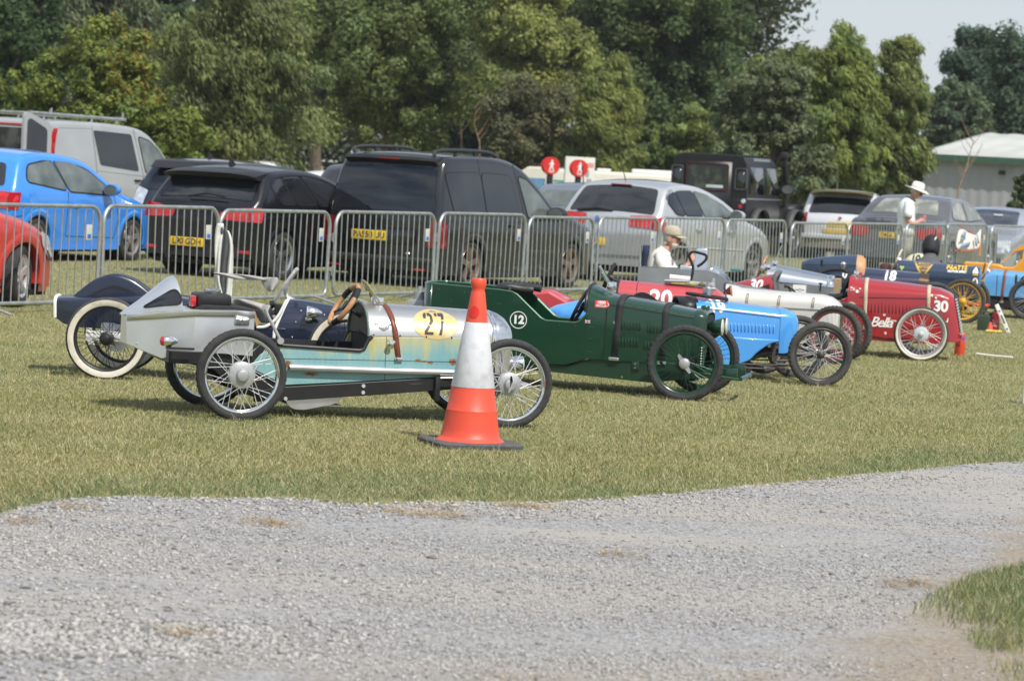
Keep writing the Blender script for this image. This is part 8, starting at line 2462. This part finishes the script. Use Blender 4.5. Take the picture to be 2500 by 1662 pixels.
flat_decal(*merge2(shift2(text2d('F/E', 0.05, 0.001), 0, 0)), lambda u, v: (0.0527*math.sin(v/0.0527-0.5), -0.0527*math.cos(v/0.0527-0.5), 0.12-u), 0.01).build('black_lettering', BLACK, o)
k = thing('white_stick', 'thin white stick lying on the grass in front of red car 30', 'stick', (4.68, 31.46, 0))
MB().tube([(0, 0, 0.035), (0.165, -0.12, 0.03), (0.33, -0.245, 0.032)], 0.010, 7).build('stick', WHITEP, k)
k = thing('marker_post', 'short white post on the grass cut off by the right edge', 'post', (4.135, 24.95, 0))
MB().rbox(-0.03, 0.03, -0.03, 0.03, 0.0, 0.275, 0.01).build('post', WHITEP, k)
tag(MB().tube([(0, 0, 0.02), (0.02, 0.01, 0.03), (0.06, -0.01, 0.022)], 0.004, 5).tube([(0.02, 0.01, 0.03), (0.01, 0.03, 0.05)], 0.003, 5).build('twig', BARK, None, loc=(-1.67, 18.9, 0.02)), 'small dark twig lying on the grass left of the traffic cone', 'twig')

# ------------------------------------------------------------------ signs beyond the parked cars
SR = mat('sign_red', (0.55, 0.02, 0.02), 0.45)
def man2(s=1.0):
    body = [(-0.02, 0.05), (0.03, 0.055), (0.055, 0.0), (0.04, -0.005), (0.025, 0.02), (0.022, -0.02), (0.05, -0.10), (0.03, -0.105), (0.0, -0.04), (-0.03, -0.10), (-0.05, -0.095), (-0.018, -0.01), (-0.02, 0.02), (-0.045, -0.01), (-0.055, 0.0)]
    return merge2(poly_mesh([(x*s, y*s) for x, y in body]), poly_mesh(circle2(0.005*s, 0.078*s, 0.020*s, n=12)))
for lab, x, y, post in (('red round pedestrian sign on a black post, left of the pale panel', 1268, 382, -1), ('red round pedestrian sign on a black post, before the pale panel', 1333, 388, 1)):
    p = at(x, y, 85)
    z0 = gz(p.x, 85)
    k = thing('pedestrian_sign', lab, 'sign', (p.x, 85, z0), R(18), 'red round pedestrian signs')
    h = p.z-z0
    for q, dy in enumerate((-0.09, 0.09)):
        o = MB().lathe([(dy-0.02, 0), (dy-0.02, 0.235), (dy+0.02, 0.235), (dy+0.02, 0)], c=(0, 0, h), n=32).build('disc', SR, k)
        if q == 0:
            v, f = merge2(shift2(man2(1.35), 0, 0.03), poly_mesh([(-0.09, -0.13), (0.09, -0.13), (0.09, -0.145), (-0.09, -0.145)]), poly_mesh([(-0.07, -0.16), (0.07, -0.16), (0.07, -0.175), (-0.07, -0.175)]))
            flat_decal(v, f, lambda a, c: (a, dy-0.024, h+c), 0.5).build('symbol', WHITEP, o)
    MB().tube([(0, 0, 0), (0, 0, h-0.1)], 0.09, 8).build('post', BLACKM, k)
p = at(1335, 390, 88)
k = thing('sign_panel', 'pale upright panel with small red notice behind the right red sign', 'sign', (p.x, 88, gz(p.x, 88)), R(8))
o = MB().rbox(-0.42, 0.42, -0.10, 0.10, 0, at(1335, 362, 88).z-gz(p.x, 88), 0.02).build('panel', mat('pale_panel', (0.60, 0.60, 0.56), 0.6, var=0.05), k)
zt = at(1335, 362, 88).z-gz(p.x, 88)
MB().box(0.18, 0.38, -0.106, -0.101, zt-0.28, zt-0.15).build('notice', mat('notice_red', (0.6, 0.28, 0.24), 0.6), o)
MB().box(0.16, 0.26, -0.106, -0.101, zt-0.55, zt-0.36).box(0.20, 0.34, -0.106, -0.101, zt-0.72, zt-0.60).build('notice_text', mat('notice_grey', (0.3, 0.32, 0.33), 0.6), o)
# dark fence under the trees
k = thing('wooden_fence', 'dark wooden fence in shade under the big trees', 'fence', (-9.2, 103.0, gz(-9, 103)), R(3))
MB().box(0, 6.8, -0.02, 0.02, 0.05, 1.9).build('boards', mat('dark_fence_wood', (0.028, 0.026, 0.026), 0.85, var=0.4, vscale=6, bump=0.2), k)
mb = MB()
for x in np.arange(0.3, 6.8, 1.4):
    mb.rbox(x-.05, x+.05, -0.09, -0.03, 0, 2.0, 0.01)
mb.build('posts', mat('dark_fence_wood', (0.028, 0.026, 0.026), 0.85), k)

# ------------------------------------------------------------------ people
def skin_body(name, verts, edges, radii, mat_, parent, sub=2, root=0):
    me = bpy.data.meshes.new(name)
    me.from_pydata([tuple(v) for v in verts], edges, [])
    o = bpy.data.objects.new(name, me)
    COL.objects.link(o)
    o.parent = parent
    md = o.modifiers.new('skin', 'SKIN')
    md.use_smooth_shade = True
    for i, d in enumerate(me.skin_vertices[0].data):
        r = radii[i]
        d.radius = r if isinstance(r, tuple) else (r, r)
        d.use_root = (i == root)
    sm = o.modifiers.new('subdivision', 'SUBSURF')
    sm.levels = sm.render_levels = sub
    dg = bpy.context.evaluated_depsgraph_get()
    m2 = bpy.data.meshes.new_from_object(o.evaluated_get(dg))
    o.modifiers.clear()
    o.data = m2
    m2.name = name
    for m in (mat_ if isinstance(mat_, (list, tuple)) else [mat_]):
        m2.materials.append(m)
    m2.polygons.foreach_set('use_smooth', [True]*len(m2.polygons))
    return o
class Fig:
    def __init__(s): s.v, s.e, s.r = [], [], []
    def chain(s, pts, start=None):
        """pts: ((x, y, z), radius); joined to vertex start."""
        prev = start
        for p, r in pts:
            s.v.append(p); s.r.append(r)
            if prev is not None: s.e.append((prev, len(s.v)-1))
            prev = len(s.v)-1
        return prev
    def hand(s, wrist, wv, d, up, side_):
        """palm and five fingers from wrist vertex; d points along the hand, up is the back of the hand, curled."""
        d, up = Vector(d).normalized(), Vector(up).normalized()
        lat = d.cross(up).normalized()*side_
        w = Vector(wrist)
        palm = s.chain([(w+d*0.045, 0.030), (w+d*0.08, 0.028)], wv)
        for k, (o, L) in enumerate(((-0.030, 0.062), (-0.010, 0.072), (0.011, 0.068), (0.030, 0.052))):
            b = w+d*0.085+lat*o
            m1 = b+d*L*0.45-up*0.012
            t = m1+d*L*0.30-up*L*0.5
            s.chain([(b, 0.0095), (m1, 0.009), (t, 0.0075)], palm)
        b = w+d*0.035-lat*0.036
        s.chain([(b, 0.012), (b+d*0.032-lat*0.012-up*0.012, 0.010), (b+d*0.055-lat*0.002-up*0.022, 0.008)], palm-1)
def head(parent, c, yaw, pitch, hairm, skinm, beard=None, cap=None):
    """A head with face, ears and hair, looking along +x before yaw and pitch. Returns the matrix."""
    M = Matrix.Translation(c) @ Matrix.Rotation(yaw, 4, 'Z') @ Matrix.Rotation(pitch, 4, 'Y')
    mb = MB()
    rows = []
    prof = [(-0.115, 0.035, 0.045, 0.015), (-0.10, 0.052, 0.052, 0.022), (-0.075, 0.066, 0.060, 0.018), (-0.04, 0.083, 0.068, 0.008), (0.0, 0.095, 0.074, 0.0), (0.045, 0.098, 0.076, -0.004), (0.08, 0.088, 0.068, -0.006), (0.105, 0.062, 0.050, -0.006), (0.118, 0.02, 0.018, -0.006)]
    for z, a, b, dx in prof:
        rows.append([M @ Vector((dx+a*math.cos(t), b*math.sin(t), z)) for t in np.linspace(0, 2*PI, 25)[:-1]])
    mb.loft(rows, True, True)
    h = mb
    # nose, brow, lips, ears
    h.loft([[M @ Vector(p) for p in r] for r in ([(0.093, -0.008, 0.012), (0.098, 0, 0.014), (0.093, 0.008, 0.012)], [(0.095, -0.014, -0.03), (0.122, 0, -0.034), (0.095, 0.014, -0.03)], [(0.088, -0.012, -0.042), (0.096, 0, -0.044), (0.088, 0.012, -0.042)])])
    for s in (-1, 1):
        h.loft([[M @ Vector((-0.005+0.022*math.cos(t)*q, s*(0.074+0.012*(q < 1)), -0.012+0.034*math.sin(t)*q)) for t in np.linspace(0, 2*PI, 11)[:-1]] for q in (1.0, 0.95, 0.5)], True, True)
    return M, h
def finish_head(parent, M, h, skinm, hairm, beard=None, hair_low=True):
    o = h.build('head', skinm, parent, ang=60)
    mb = MB()
    for s in (-1, 1):
        mb.ball(M @ Vector((0.083, s*0.030, 0.008)), 0.011, 8, 6)
    mb.build('eye', mat('eye_dark', (0.06, 0.05, 0.045), 0.2), o)
    MB().loft([[M @ Vector((0.084, -0.022, -0.064)), M @ Vector((0.094, 0, -0.062)), M @ Vector((0.084, 0.022, -0.064))], [M @ Vector((0.083, -0.020, -0.072)), M @ Vector((0.092, 0, -0.074)), M @ Vector((0.083, 0.020, -0.072))]]).build('mouth', mat('lip', (0.40, 0.16, 0.13), 0.5), o)
    if hairm:
        rows = []
        for z, a, b in ((-0.055, 0.080, 0.070), (-0.02, 0.095, 0.079), (0.02, 0.103, 0.081), (0.06, 0.099, 0.078), (0.095, 0.078, 0.062), (0.122, 0.03, 0.025)):
            lim = 1.75 if z < 0.05 else 2.9
            rows.append([M @ Vector((-0.006-0.0+a*math.cos(t+PI), b*math.sin(t+PI), z)) for t in np.linspace(-lim, lim, 21)])
        MB().loft(rows).build('hair', hairm, o, solid=0.004)
    if beard:
        rows = []
        for z, a, b in ((-0.060, 0.082, 0.068), (-0.085, 0.080, 0.064), (-0.110, 0.068, 0.056), (-0.132, 0.046, 0.038)):
            rows.append([M @ Vector((0.012+a*math.cos(t), b*math.sin(t), z)) for t in np.linspace(-1.35, 1.35, 15)])
        MB().loft(rows).build('beard', beard, o, solid=0.008)
    return o
GREYH = mat('grey_hair', (0.42, 0.41, 0.39), 0.8, var=0.2, vscale=40)
WHITET = mat('white_cotton', (0.74, 0.75, 0.78), 0.9, var=0.05, vscale=9, bump=0.5, bscale=9)
KHAKI = mat('khaki_cotton', (0.36, 0.34, 0.28), 0.9, var=0.15, vscale=14, bump=0.3, bscale=16)

# --- standing man with a wide white hat, a can in his hands
Y0 = 54.3
foot = at(2082, 600, Y0)
hx = at(2105, 440, Y0)
k = thing('person', 'man standing behind the barrier in white shirt and wide white hat holding a pink can', 'person', (at(2084, 560, Y0).x, Y0, 0), 0)
f = Fig()
pel = f.chain([((0, 0, 0.90), (0.15, 0.12)), ((0.0, 0, 1.02), (0.145, 0.115)), ((0.0, 0, 1.15), (0.150, 0.12)), ((0.015, 0, 1.28), (0.155, 0.125)), ((0.02, 0, 1.37), (0.13, 0.10)), ((0.05, 0, 1.435), (0.058, 0.058)), ((0.09, 0, 1.49), (0.055, 0.055))])
f = Fig()
f.chain([((0, 0, 0.90), 0.135), ((0.0, 0, 1.03), 0.125), ((0.0, 0, 1.16), 0.130), ((0.01, 0, 1.29), 0.135), ((0.02, 0, 1.38), 0.10), ((0.06, 0, 1.445), 0.056), ((0.10, 0, 1.50), 0.055)])
ends = {}
for s in (-1, 1):
    a = f.chain([((0.02, s*0.17, 1.355), 0.062), ((0.0, s*0.215, 1.22), 0.052), ((-0.015, s*0.235, 1.07), 0.043), ((0.10, s*0.20, 1.02), 0.042), ((0.21, s*0.12, 1.06), 0.030)], 3)
    f.hand((0.21, s*0.12, 1.06), a, (0.85, -s*0.45, 0.35), (0.2, s*0.9, 0.3), -s)
    f.chain([((0.0, s*0.10, 0.80), 0.095), ((0.01, s*0.105, 0.48), 0.062), ((-0.02, s*0.11, 0.30), 0.058), ((-0.02, s*0.11, 0.08), 0.040), ((0.06, s*0.115, 0.035), 0.036), ((0.16, s*0.12, 0.030), 0.028)], 0)
bo = skin_body('body', f.v, f.e, f.r, SKIN, k)
# clothes as shells round the body
def shell_tube(name, pts, m, parent, n=18, sy=1.0):
    mb = MB()
    P = [Vector(p) for p, _ in pts]
    rows = []
    prev = None
    for i, (p, r) in enumerate(pts):
        d = (P[min(i+1, len(P)-1)]-P[max(i-1, 0)]).normalized()
        a = Vector((1, 0, 0)) if abs(d.x) < 0.8 else Vector((0, 0, 1))
        u = (a-d*a.dot(d)).normalized() if prev is None else (prev-d*prev.dot(d)).normalized()
        prev = u
        w = d.cross(u)
        ra, rb = r if isinstance(r, tuple) else (r, r)
        rows.append([P[i]+u*ra*math.cos(2*PI*q/n)*(1+0.03*math.sin(5*q+i*2))+w*rb*math.sin(2*PI*q/n) for q in range(n)])
    mb.loft(rows, True, False)
    return mb.build(name, m, parent, ang=180, solid=0.006)
sh = shell_tube('shirt', [((0.0, 0, 0.80), (0.165, 0.205)), ((0.0, 0, 0.92), (0.158, 0.20)), ((0.0, 0, 1.08), (0.150, 0.195)), ((-0.01, 0, 1.24), (0.150, 0.205)), ((0.0, 0, 1.34), (0.135, 0.20)), ((0.02, 0, 1.40), (0.10, 0.14)), ((0.045, 0, 1.44), (0.072, 0.08)), ((0.055, 0, 1.455), (0.066, 0.07))], WHITET, k)
for s in (-1, 1):
    shell_tube('sleeve', [((0.02, s*0.13, 1.37), 0.085), ((0.015, s*0.19, 1.31), 0.083), ((0.0, s*0.22, 1.20), 0.075), ((-0.008, s*0.235, 1.12), 0.074)], WHITET, sh)
    shell_tube('shorts', [((0.0, s*0.07, 0.92), (0.15, 0.115)), ((0.0, s*0.09, 0.80), (0.13, 0.105)), ((0.005, s*0.105, 0.62), (0.11, 0.098)), ((0.01, s*0.11, 0.47), (0.105, 0.095))], KHAKI, k)
    mb = MB().rbox(-0.09, 0.19, s*0.115-0.05, s*0.115+0.05, 0.0, 0.075, 0.03)
    mb.build('shoe', BLACKM, k)
MB().tube([(0.06+0.075*math.cos(t), 0.078*math.sin(t), 1.445-0.03*math.cos(t)) for t in np.linspace(0, 2*PI, 21)[:-1]], 0.016, 6, closed=True).build('collar', mat('dark_collar', (0.06, 0.06, 0.075), 0.8), sh)
M, h = head(k, (0.145, 0, 1.575), 0.0, R(28), GREYH, SKIN)
hd = finish_head(k, M, h, SKIN, GREYH)
HATM = mat('hat_straw', (0.70, 0.69, 0.62), 0.8, var=0.06, vscale=30, bump=0.3, bscale=80)
mb = MB()
Mh = M @ Matrix.Translation((-0.008, 0, 0.055)) @ Matrix.Rotation(R(-14), 4, 'Y')
rows = []
for r, z in ((0.205, -0.030), (0.20, -0.022), (0.15, -0.008), (0.105, 0.0), (0.101, 0.03), (0.096, 0.075), (0.085, 0.105), (0.06, 0.118), (0.02, 0.112), (0.0, 0.112)):
    rows.append([Mh @ Vector((r*1.12*math.cos(t), r*0.92*math.sin(t), z-0.02*math.cos(t)*(r > 0.15))) for t in np.linspace(0, 2*PI, 33)[:-1]])
mb.loft(rows, True, False)
ht = mb.build('hat', HATM, hd, solid=0.006, ang=60)
MB().loft([[Mh @ Vector((r*1.12*math.cos(t), r*0.92*math.sin(t), z)) for t in np.linspace(0, 2*PI, 33)] for r, z in ((0.1075, 0.004), (0.1045, 0.032))]).build('hat_band', mat('hat_band_grey', (0.48, 0.48, 0.47), 0.8), ht)
MB().rbox(-0.02, 0.02, -0.07, 0.07, -0.018, 0.018, 0.008, M=M @ Matrix.Translation((0.10, 0, 0.005))).build('sunglasses', BLACK, hd)
tag(MB().lathe([(0, 0), (0, 0.033), (0.005, 0.036), (0.115, 0.036), (0.122, 0.03), (0.122, 0)], axis='z', n=20).build('drink_can', mat('pink_can', (0.62, 0.22, 0.25), 0.3, 0.3, col2=(0.7, 0.68, 0.68), vscale=14, lo=0.55, hi=0.6), None, loc=(k.location.x+0.31, Y0, 1.055)), 'pink drink can held by the man in the white hat', 'can')

# --- seated man with cap and white beard on a folding chair
Y1 = 37.3
c0 = at(1548, 548, Y1)
X1 = c0.x
sc_ = 1.0
k = thing('person', 'bearded man seated behind the grey metal car in beige cap and white shirt', 'person', (X1-0.10, Y1, 0), R(-4))
HZ = c0.z
f = Fig()
dz = HZ-1.20
f.chain([((-0.06, 0, 0.50+dz), 0.135), ((-0.075, 0, 0.64+dz), 0.130), ((-0.055, 0, 0.78+dz), 0.135), ((-0.02, 0, 0.92+dz), 0.135), ((0.0, 0, 1.0+dz), 0.095), ((0.035, 0, 1.06+dz), 0.055), ((0.07, 0, 1.12+dz), 0.055)])
a = f.chain([((0.0, -0.17, 0.955+dz), 0.062), ((0.06, -0.22, 0.82+dz), 0.050), ((0.13, -0.23, 0.70+dz), 0.042), ((0.23, -0.18, 0.80+dz), 0.040), ((0.315, -0.13, 0.905+dz), 0.029)], 3)
f.hand((0.315, -0.13, 0.905+dz), a, (0.5, 0.25, 0.75), (0.6, -0.7, -0.2), 1)
a = f.chain([((0.0, 0.17, 0.955+dz), 0.062), ((0.10, 0.22, 0.82+dz), 0.050), ((0.22, 0.22, 0.71+dz), 0.042), ((0.43, 0.17, 0.72+dz), 0.038), ((0.60, 0.12, 0.69+dz), 0.029)], 3)
f.hand((0.60, 0.12, 0.69+dz), a, (0.8, -0.2, -0.4), (0.3, 0.2, 0.9), -1)
for s in (-1, 1):
    f.chain([((0.06, s*0.10, 0.47+dz), 0.10), ((0.42, s*0.13, 0.47), 0.072), ((0.45, s*0.13, 0.30), 0.058), ((0.44, s*0.13, 0.07), 0.042), ((0.54, s*0.14, 0.035), 0.036), ((0.64, s*0.145, 0.03), 0.028)], 0)
skin_body('body', f.v, f.e, f.r, SKIN, k)
WT2 = mat('cream_cotton', (0.72, 0.70, 0.64), 0.9, var=0.06, vscale=9, bump=0.6, bscale=9)
sh = shell_tube('shirt', [((-0.06, 0, 0.44+dz), (0.165, 0.20)), ((-0.075, 0, 0.60+dz), (0.155, 0.20)), ((-0.06, 0, 0.78+dz), (0.155, 0.205)), ((-0.025, 0, 0.92+dz), (0.145, 0.205)), ((0.0, 0, 1.0+dz), (0.11, 0.15)), ((0.025, 0, 1.045+dz), (0.075, 0.085)), ((0.035, 0, 1.06+dz), (0.068, 0.074))], WT2, k)
shell_tube('sleeve', [((-0.01, -0.12, 0.975+dz), 0.088), ((0.0, -0.19, 0.92+dz), 0.086), ((0.05, -0.22, 0.83+dz), 0.080), ((0.10, -0.228, 0.745+dz), 0.080)], WT2, sh)
shell_tube('sleeve', [((-0.01, 0.12, 0.975+dz), 0.088), ((0.02, 0.19, 0.92+dz), 0.086), ((0.09, 0.22, 0.83+dz), 0.080), ((0.16, 0.224, 0.75+dz), 0.080)], WT2, sh)
for s in (-1, 1):
    shell_tube('trousers', [((-0.05, s*0.07, 0.52+dz), (0.13, 0.12)), ((0.10, s*0.10, 0.48+dz*0.7), (0.115, 0.115)), ((0.42, s*0.13, 0.475), (0.085, 0.085)), ((0.46, s*0.13, 0.40), (0.08, 0.08)), ((0.45, s*0.13, 0.10), (0.07, 0.07))], mat('navy_trousers', (0.03, 0.04, 0.07), 0.9, var=0.2), k)
    MB().rbox(0.37, 0.67, s*0.14-0.05, s*0.14+0.05, 0.0, 0.075, 0.03).build('shoe', BLACKM, k)
M, h = head(k, (0.10, 0, HZ), R(-12), R(6), GREYH, SKIN)
hd = finish_head(k, M, h, SKIN, GREYH, beard=mat('white_beard', (0.50, 0.47, 0.44), 0.9, var=0.15, vscale=50))
CAPM = mat('beige_cap', (0.40, 0.36, 0.27), 0.85, var=0.1, vscale=16, bump=0.3, bscale=40)
rows = []
Mc = M @ Matrix.Rotation(R(-4), 4, 'Y')
for r, z in ((1.07, 0.025), (1.09, 0.05), (1.05, 0.09), (0.86, 0.125), (0.5, 0.143), (0.02, 0.148)):
    rows.append([Mc @ Vector((-0.004+0.100*r*math.cos(t), 0.080*r*math.sin(t), z)) for t in np.linspace(0, 2*PI, 25)[:-1]])
cp = MB().loft(rows, True, False).build('cap', CAPM, hd, solid=0.005, ang=60)
MB().loft([[Mc @ Vector((0.10*q*math.cos(t)+0.0+(0.075 if q > 1.1 else 0), 0.078*math.sin(t)*(1 if q < 1.1 else 0.95), 0.035-0.02*(q > 1.1)-0.012*math.sin(t)**2)) for t in np.linspace(-1.15, 1.15, 13)] for q in (1.0, 1.16)]).build('cap_peak', CAPM, cp, solid=0.006)
mb = MB()
for s in (-1, 1):
    mb.tube([M @ Vector((0.10, s*0.012, 0.012)), M @ Vector((0.092, s*0.052, 0.014)), M @ Vector((0.0, s*0.082, 0.01))], 0.004, 5)
    mb.tube([M @ Vector((0.102+0.0*t, s*0.034+0.02*math.cos(t), 0.004+0.016*math.sin(t))) for t in np.linspace(0, 2*PI, 11)[:-1]], 0.003, 5, closed=True)
mb.build('glasses', BLACK, hd)
# folding chair
k2 = thing('folding_chair', 'folding chair with navy back under the seated bearded man', 'chair', (X1-0.10, Y1, 0), R(-4))
mb = MB()
zb = HZ-0.05
rows = [[(-0.205+0.02*q-0.03*math.sin(p*PI), -0.27+0.54*p, 0.42+(zb-0.06-0.42)*q) for p in np.linspace(0, 1, 9)] for q in np.linspace(0, 1, 5)]
mb.loft(rows)
mb.build('backrest', mat('navy_canvas', (0.012, 0.022, 0.06), 0.85, var=0.2, vscale=10, bump=0.3), k2, solid=0.05)
MB().rbox(-0.23, 0.30, -0.26, 0.26, 0.395, 0.42, 0.008).build('seat', MATS['navy_canvas'], k2)
for s in (-1, 1):
    MB().tube([(-0.27, s*0.28, zb-0.05), (-0.24, s*0.28, 0.42), (0.25, s*0.28, 0.0)], 0.012, 7).build('leg', STEEL, k2)
    MB().tube([(0.28, s*0.28, 0.42), (-0.22, s*0.28, 0.0)], 0.012, 7).build('leg', STEEL, k2)

# --- person bending in a black cap behind the slate blue car
Y2 = 42.2
c0 = at(2152, 574, Y2)
k = thing('person', 'person bending forward in black cap and dark grey top, seen from behind', 'person', (c0.x-0.05, Y2, 0), R(78))
f = Fig()
hz = c0.z
f.chain([((-0.22, 0, hz-0.42), 0.135), ((-0.16, 0, hz-0.34), 0.13), ((-0.08, 0, hz-0.25), 0.13), ((-0.02, 0, hz-0.19), 0.10), ((0.03, 0, hz-0.13), 0.058), ((0.06, 0, hz-0.06), 0.055)])
for s in (-1, 1):
    a = f.chain([((-0.05, s*0.17, hz-0.24), 0.060), ((0.06, s*0.22, hz-0.38), 0.048), ((0.16, s*0.21, hz-0.46), 0.040), ((0.28, s*0.14, hz-0.42), 0.030)], 2)
    f.hand((0.28, s*0.14, hz-0.42), a, (0.9, -s*0.2, -0.2), (0.2, 0, 0.9), -s)
    f.chain([((-0.05, s*0.11, 0.42), 0.09), ((0.20, s*0.14, 0.38), 0.065), ((0.05, s*0.13, 0.20), 0.055), ((-0.06, s*0.13, 0.06), 0.04), ((0.06, s*0.135, 0.03), 0.034)], 0)
skin_body('body', f.v, f.e, f.r, SKIN, k)
DG = mat('dark_grey_cotton', (0.085, 0.088, 0.095), 0.9, var=0.12, vscale=10, bump=0.5, bscale=10)
sh = shell_tube('top', [((-0.26, 0, hz-0.50), (0.16, 0.20)), ((-0.18, 0, hz-0.36), (0.155, 0.205)), ((-0.09, 0, hz-0.25), (0.145, 0.21)), ((-0.03, 0, hz-0.185), (0.115, 0.16)), ((0.015, 0, hz-0.13), (0.085, 0.10)), ((0.045, 0, hz-0.075), (0.072, 0.08))], DG, k)
for s in (-1, 1):
    shell_tube('sleeve', [((-0.08, s*0.12, hz-0.22), 0.086), ((-0.04, s*0.19, hz-0.26), 0.082), ((0.03, s*0.22, hz-0.35), 0.072), ((0.07, s*0.222, hz-0.39), 0.07)], DG, sh)
    shell_tube('trousers', [((-0.20, s*0.08, hz-0.46), (0.13, 0.12)), ((-0.05, s*0.11, 0.43), (0.11, 0.11)), ((0.22, s*0.14, 0.40), (0.085, 0.085)), ((0.06, s*0.13, 0.20), (0.075, 0.075)), ((-0.05, s*0.13, 0.08), (0.065, 0.065))], BLACKM, k)
M, h = head(k, (0.10, 0, hz+0.0), 0, R(22), None, SKIN)
hd = finish_head(k, M, h, SKIN, mat('dark_hair', (0.03, 0.025, 0.02), 0.7))
CB = mat('black_cap', (0.012, 0.013, 0.015), 0.75, var=0.2, vscale=12, bump=0.6, bscale=14)
rows = []
for r, z in ((1.16, -0.085), (1.32, -0.03), (1.36, 0.03), (1.28, 0.10), (1.05, 0.15), (0.62, 0.18), (0.02, 0.188)):
    rows.append([M @ Vector((-0.004+0.100*r*math.cos(t), 0.085*r*math.sin(t), z)) for t in np.linspace(0, 2*PI, 25)[:-1]])
cp = MB().loft(rows, True, False).build('cap', CB, hd, solid=0.006, ang=60)
MB().rbox(-0.012, 0.012, -0.008, 0.008, -0.03, 0.03, 0.004, M=M @ Matrix.Translation((-0.112, -0.055, 0.105)) @ Matrix.Rotation(R(25), 4, 'X')).build('cap_mark', WHITEP, cp)
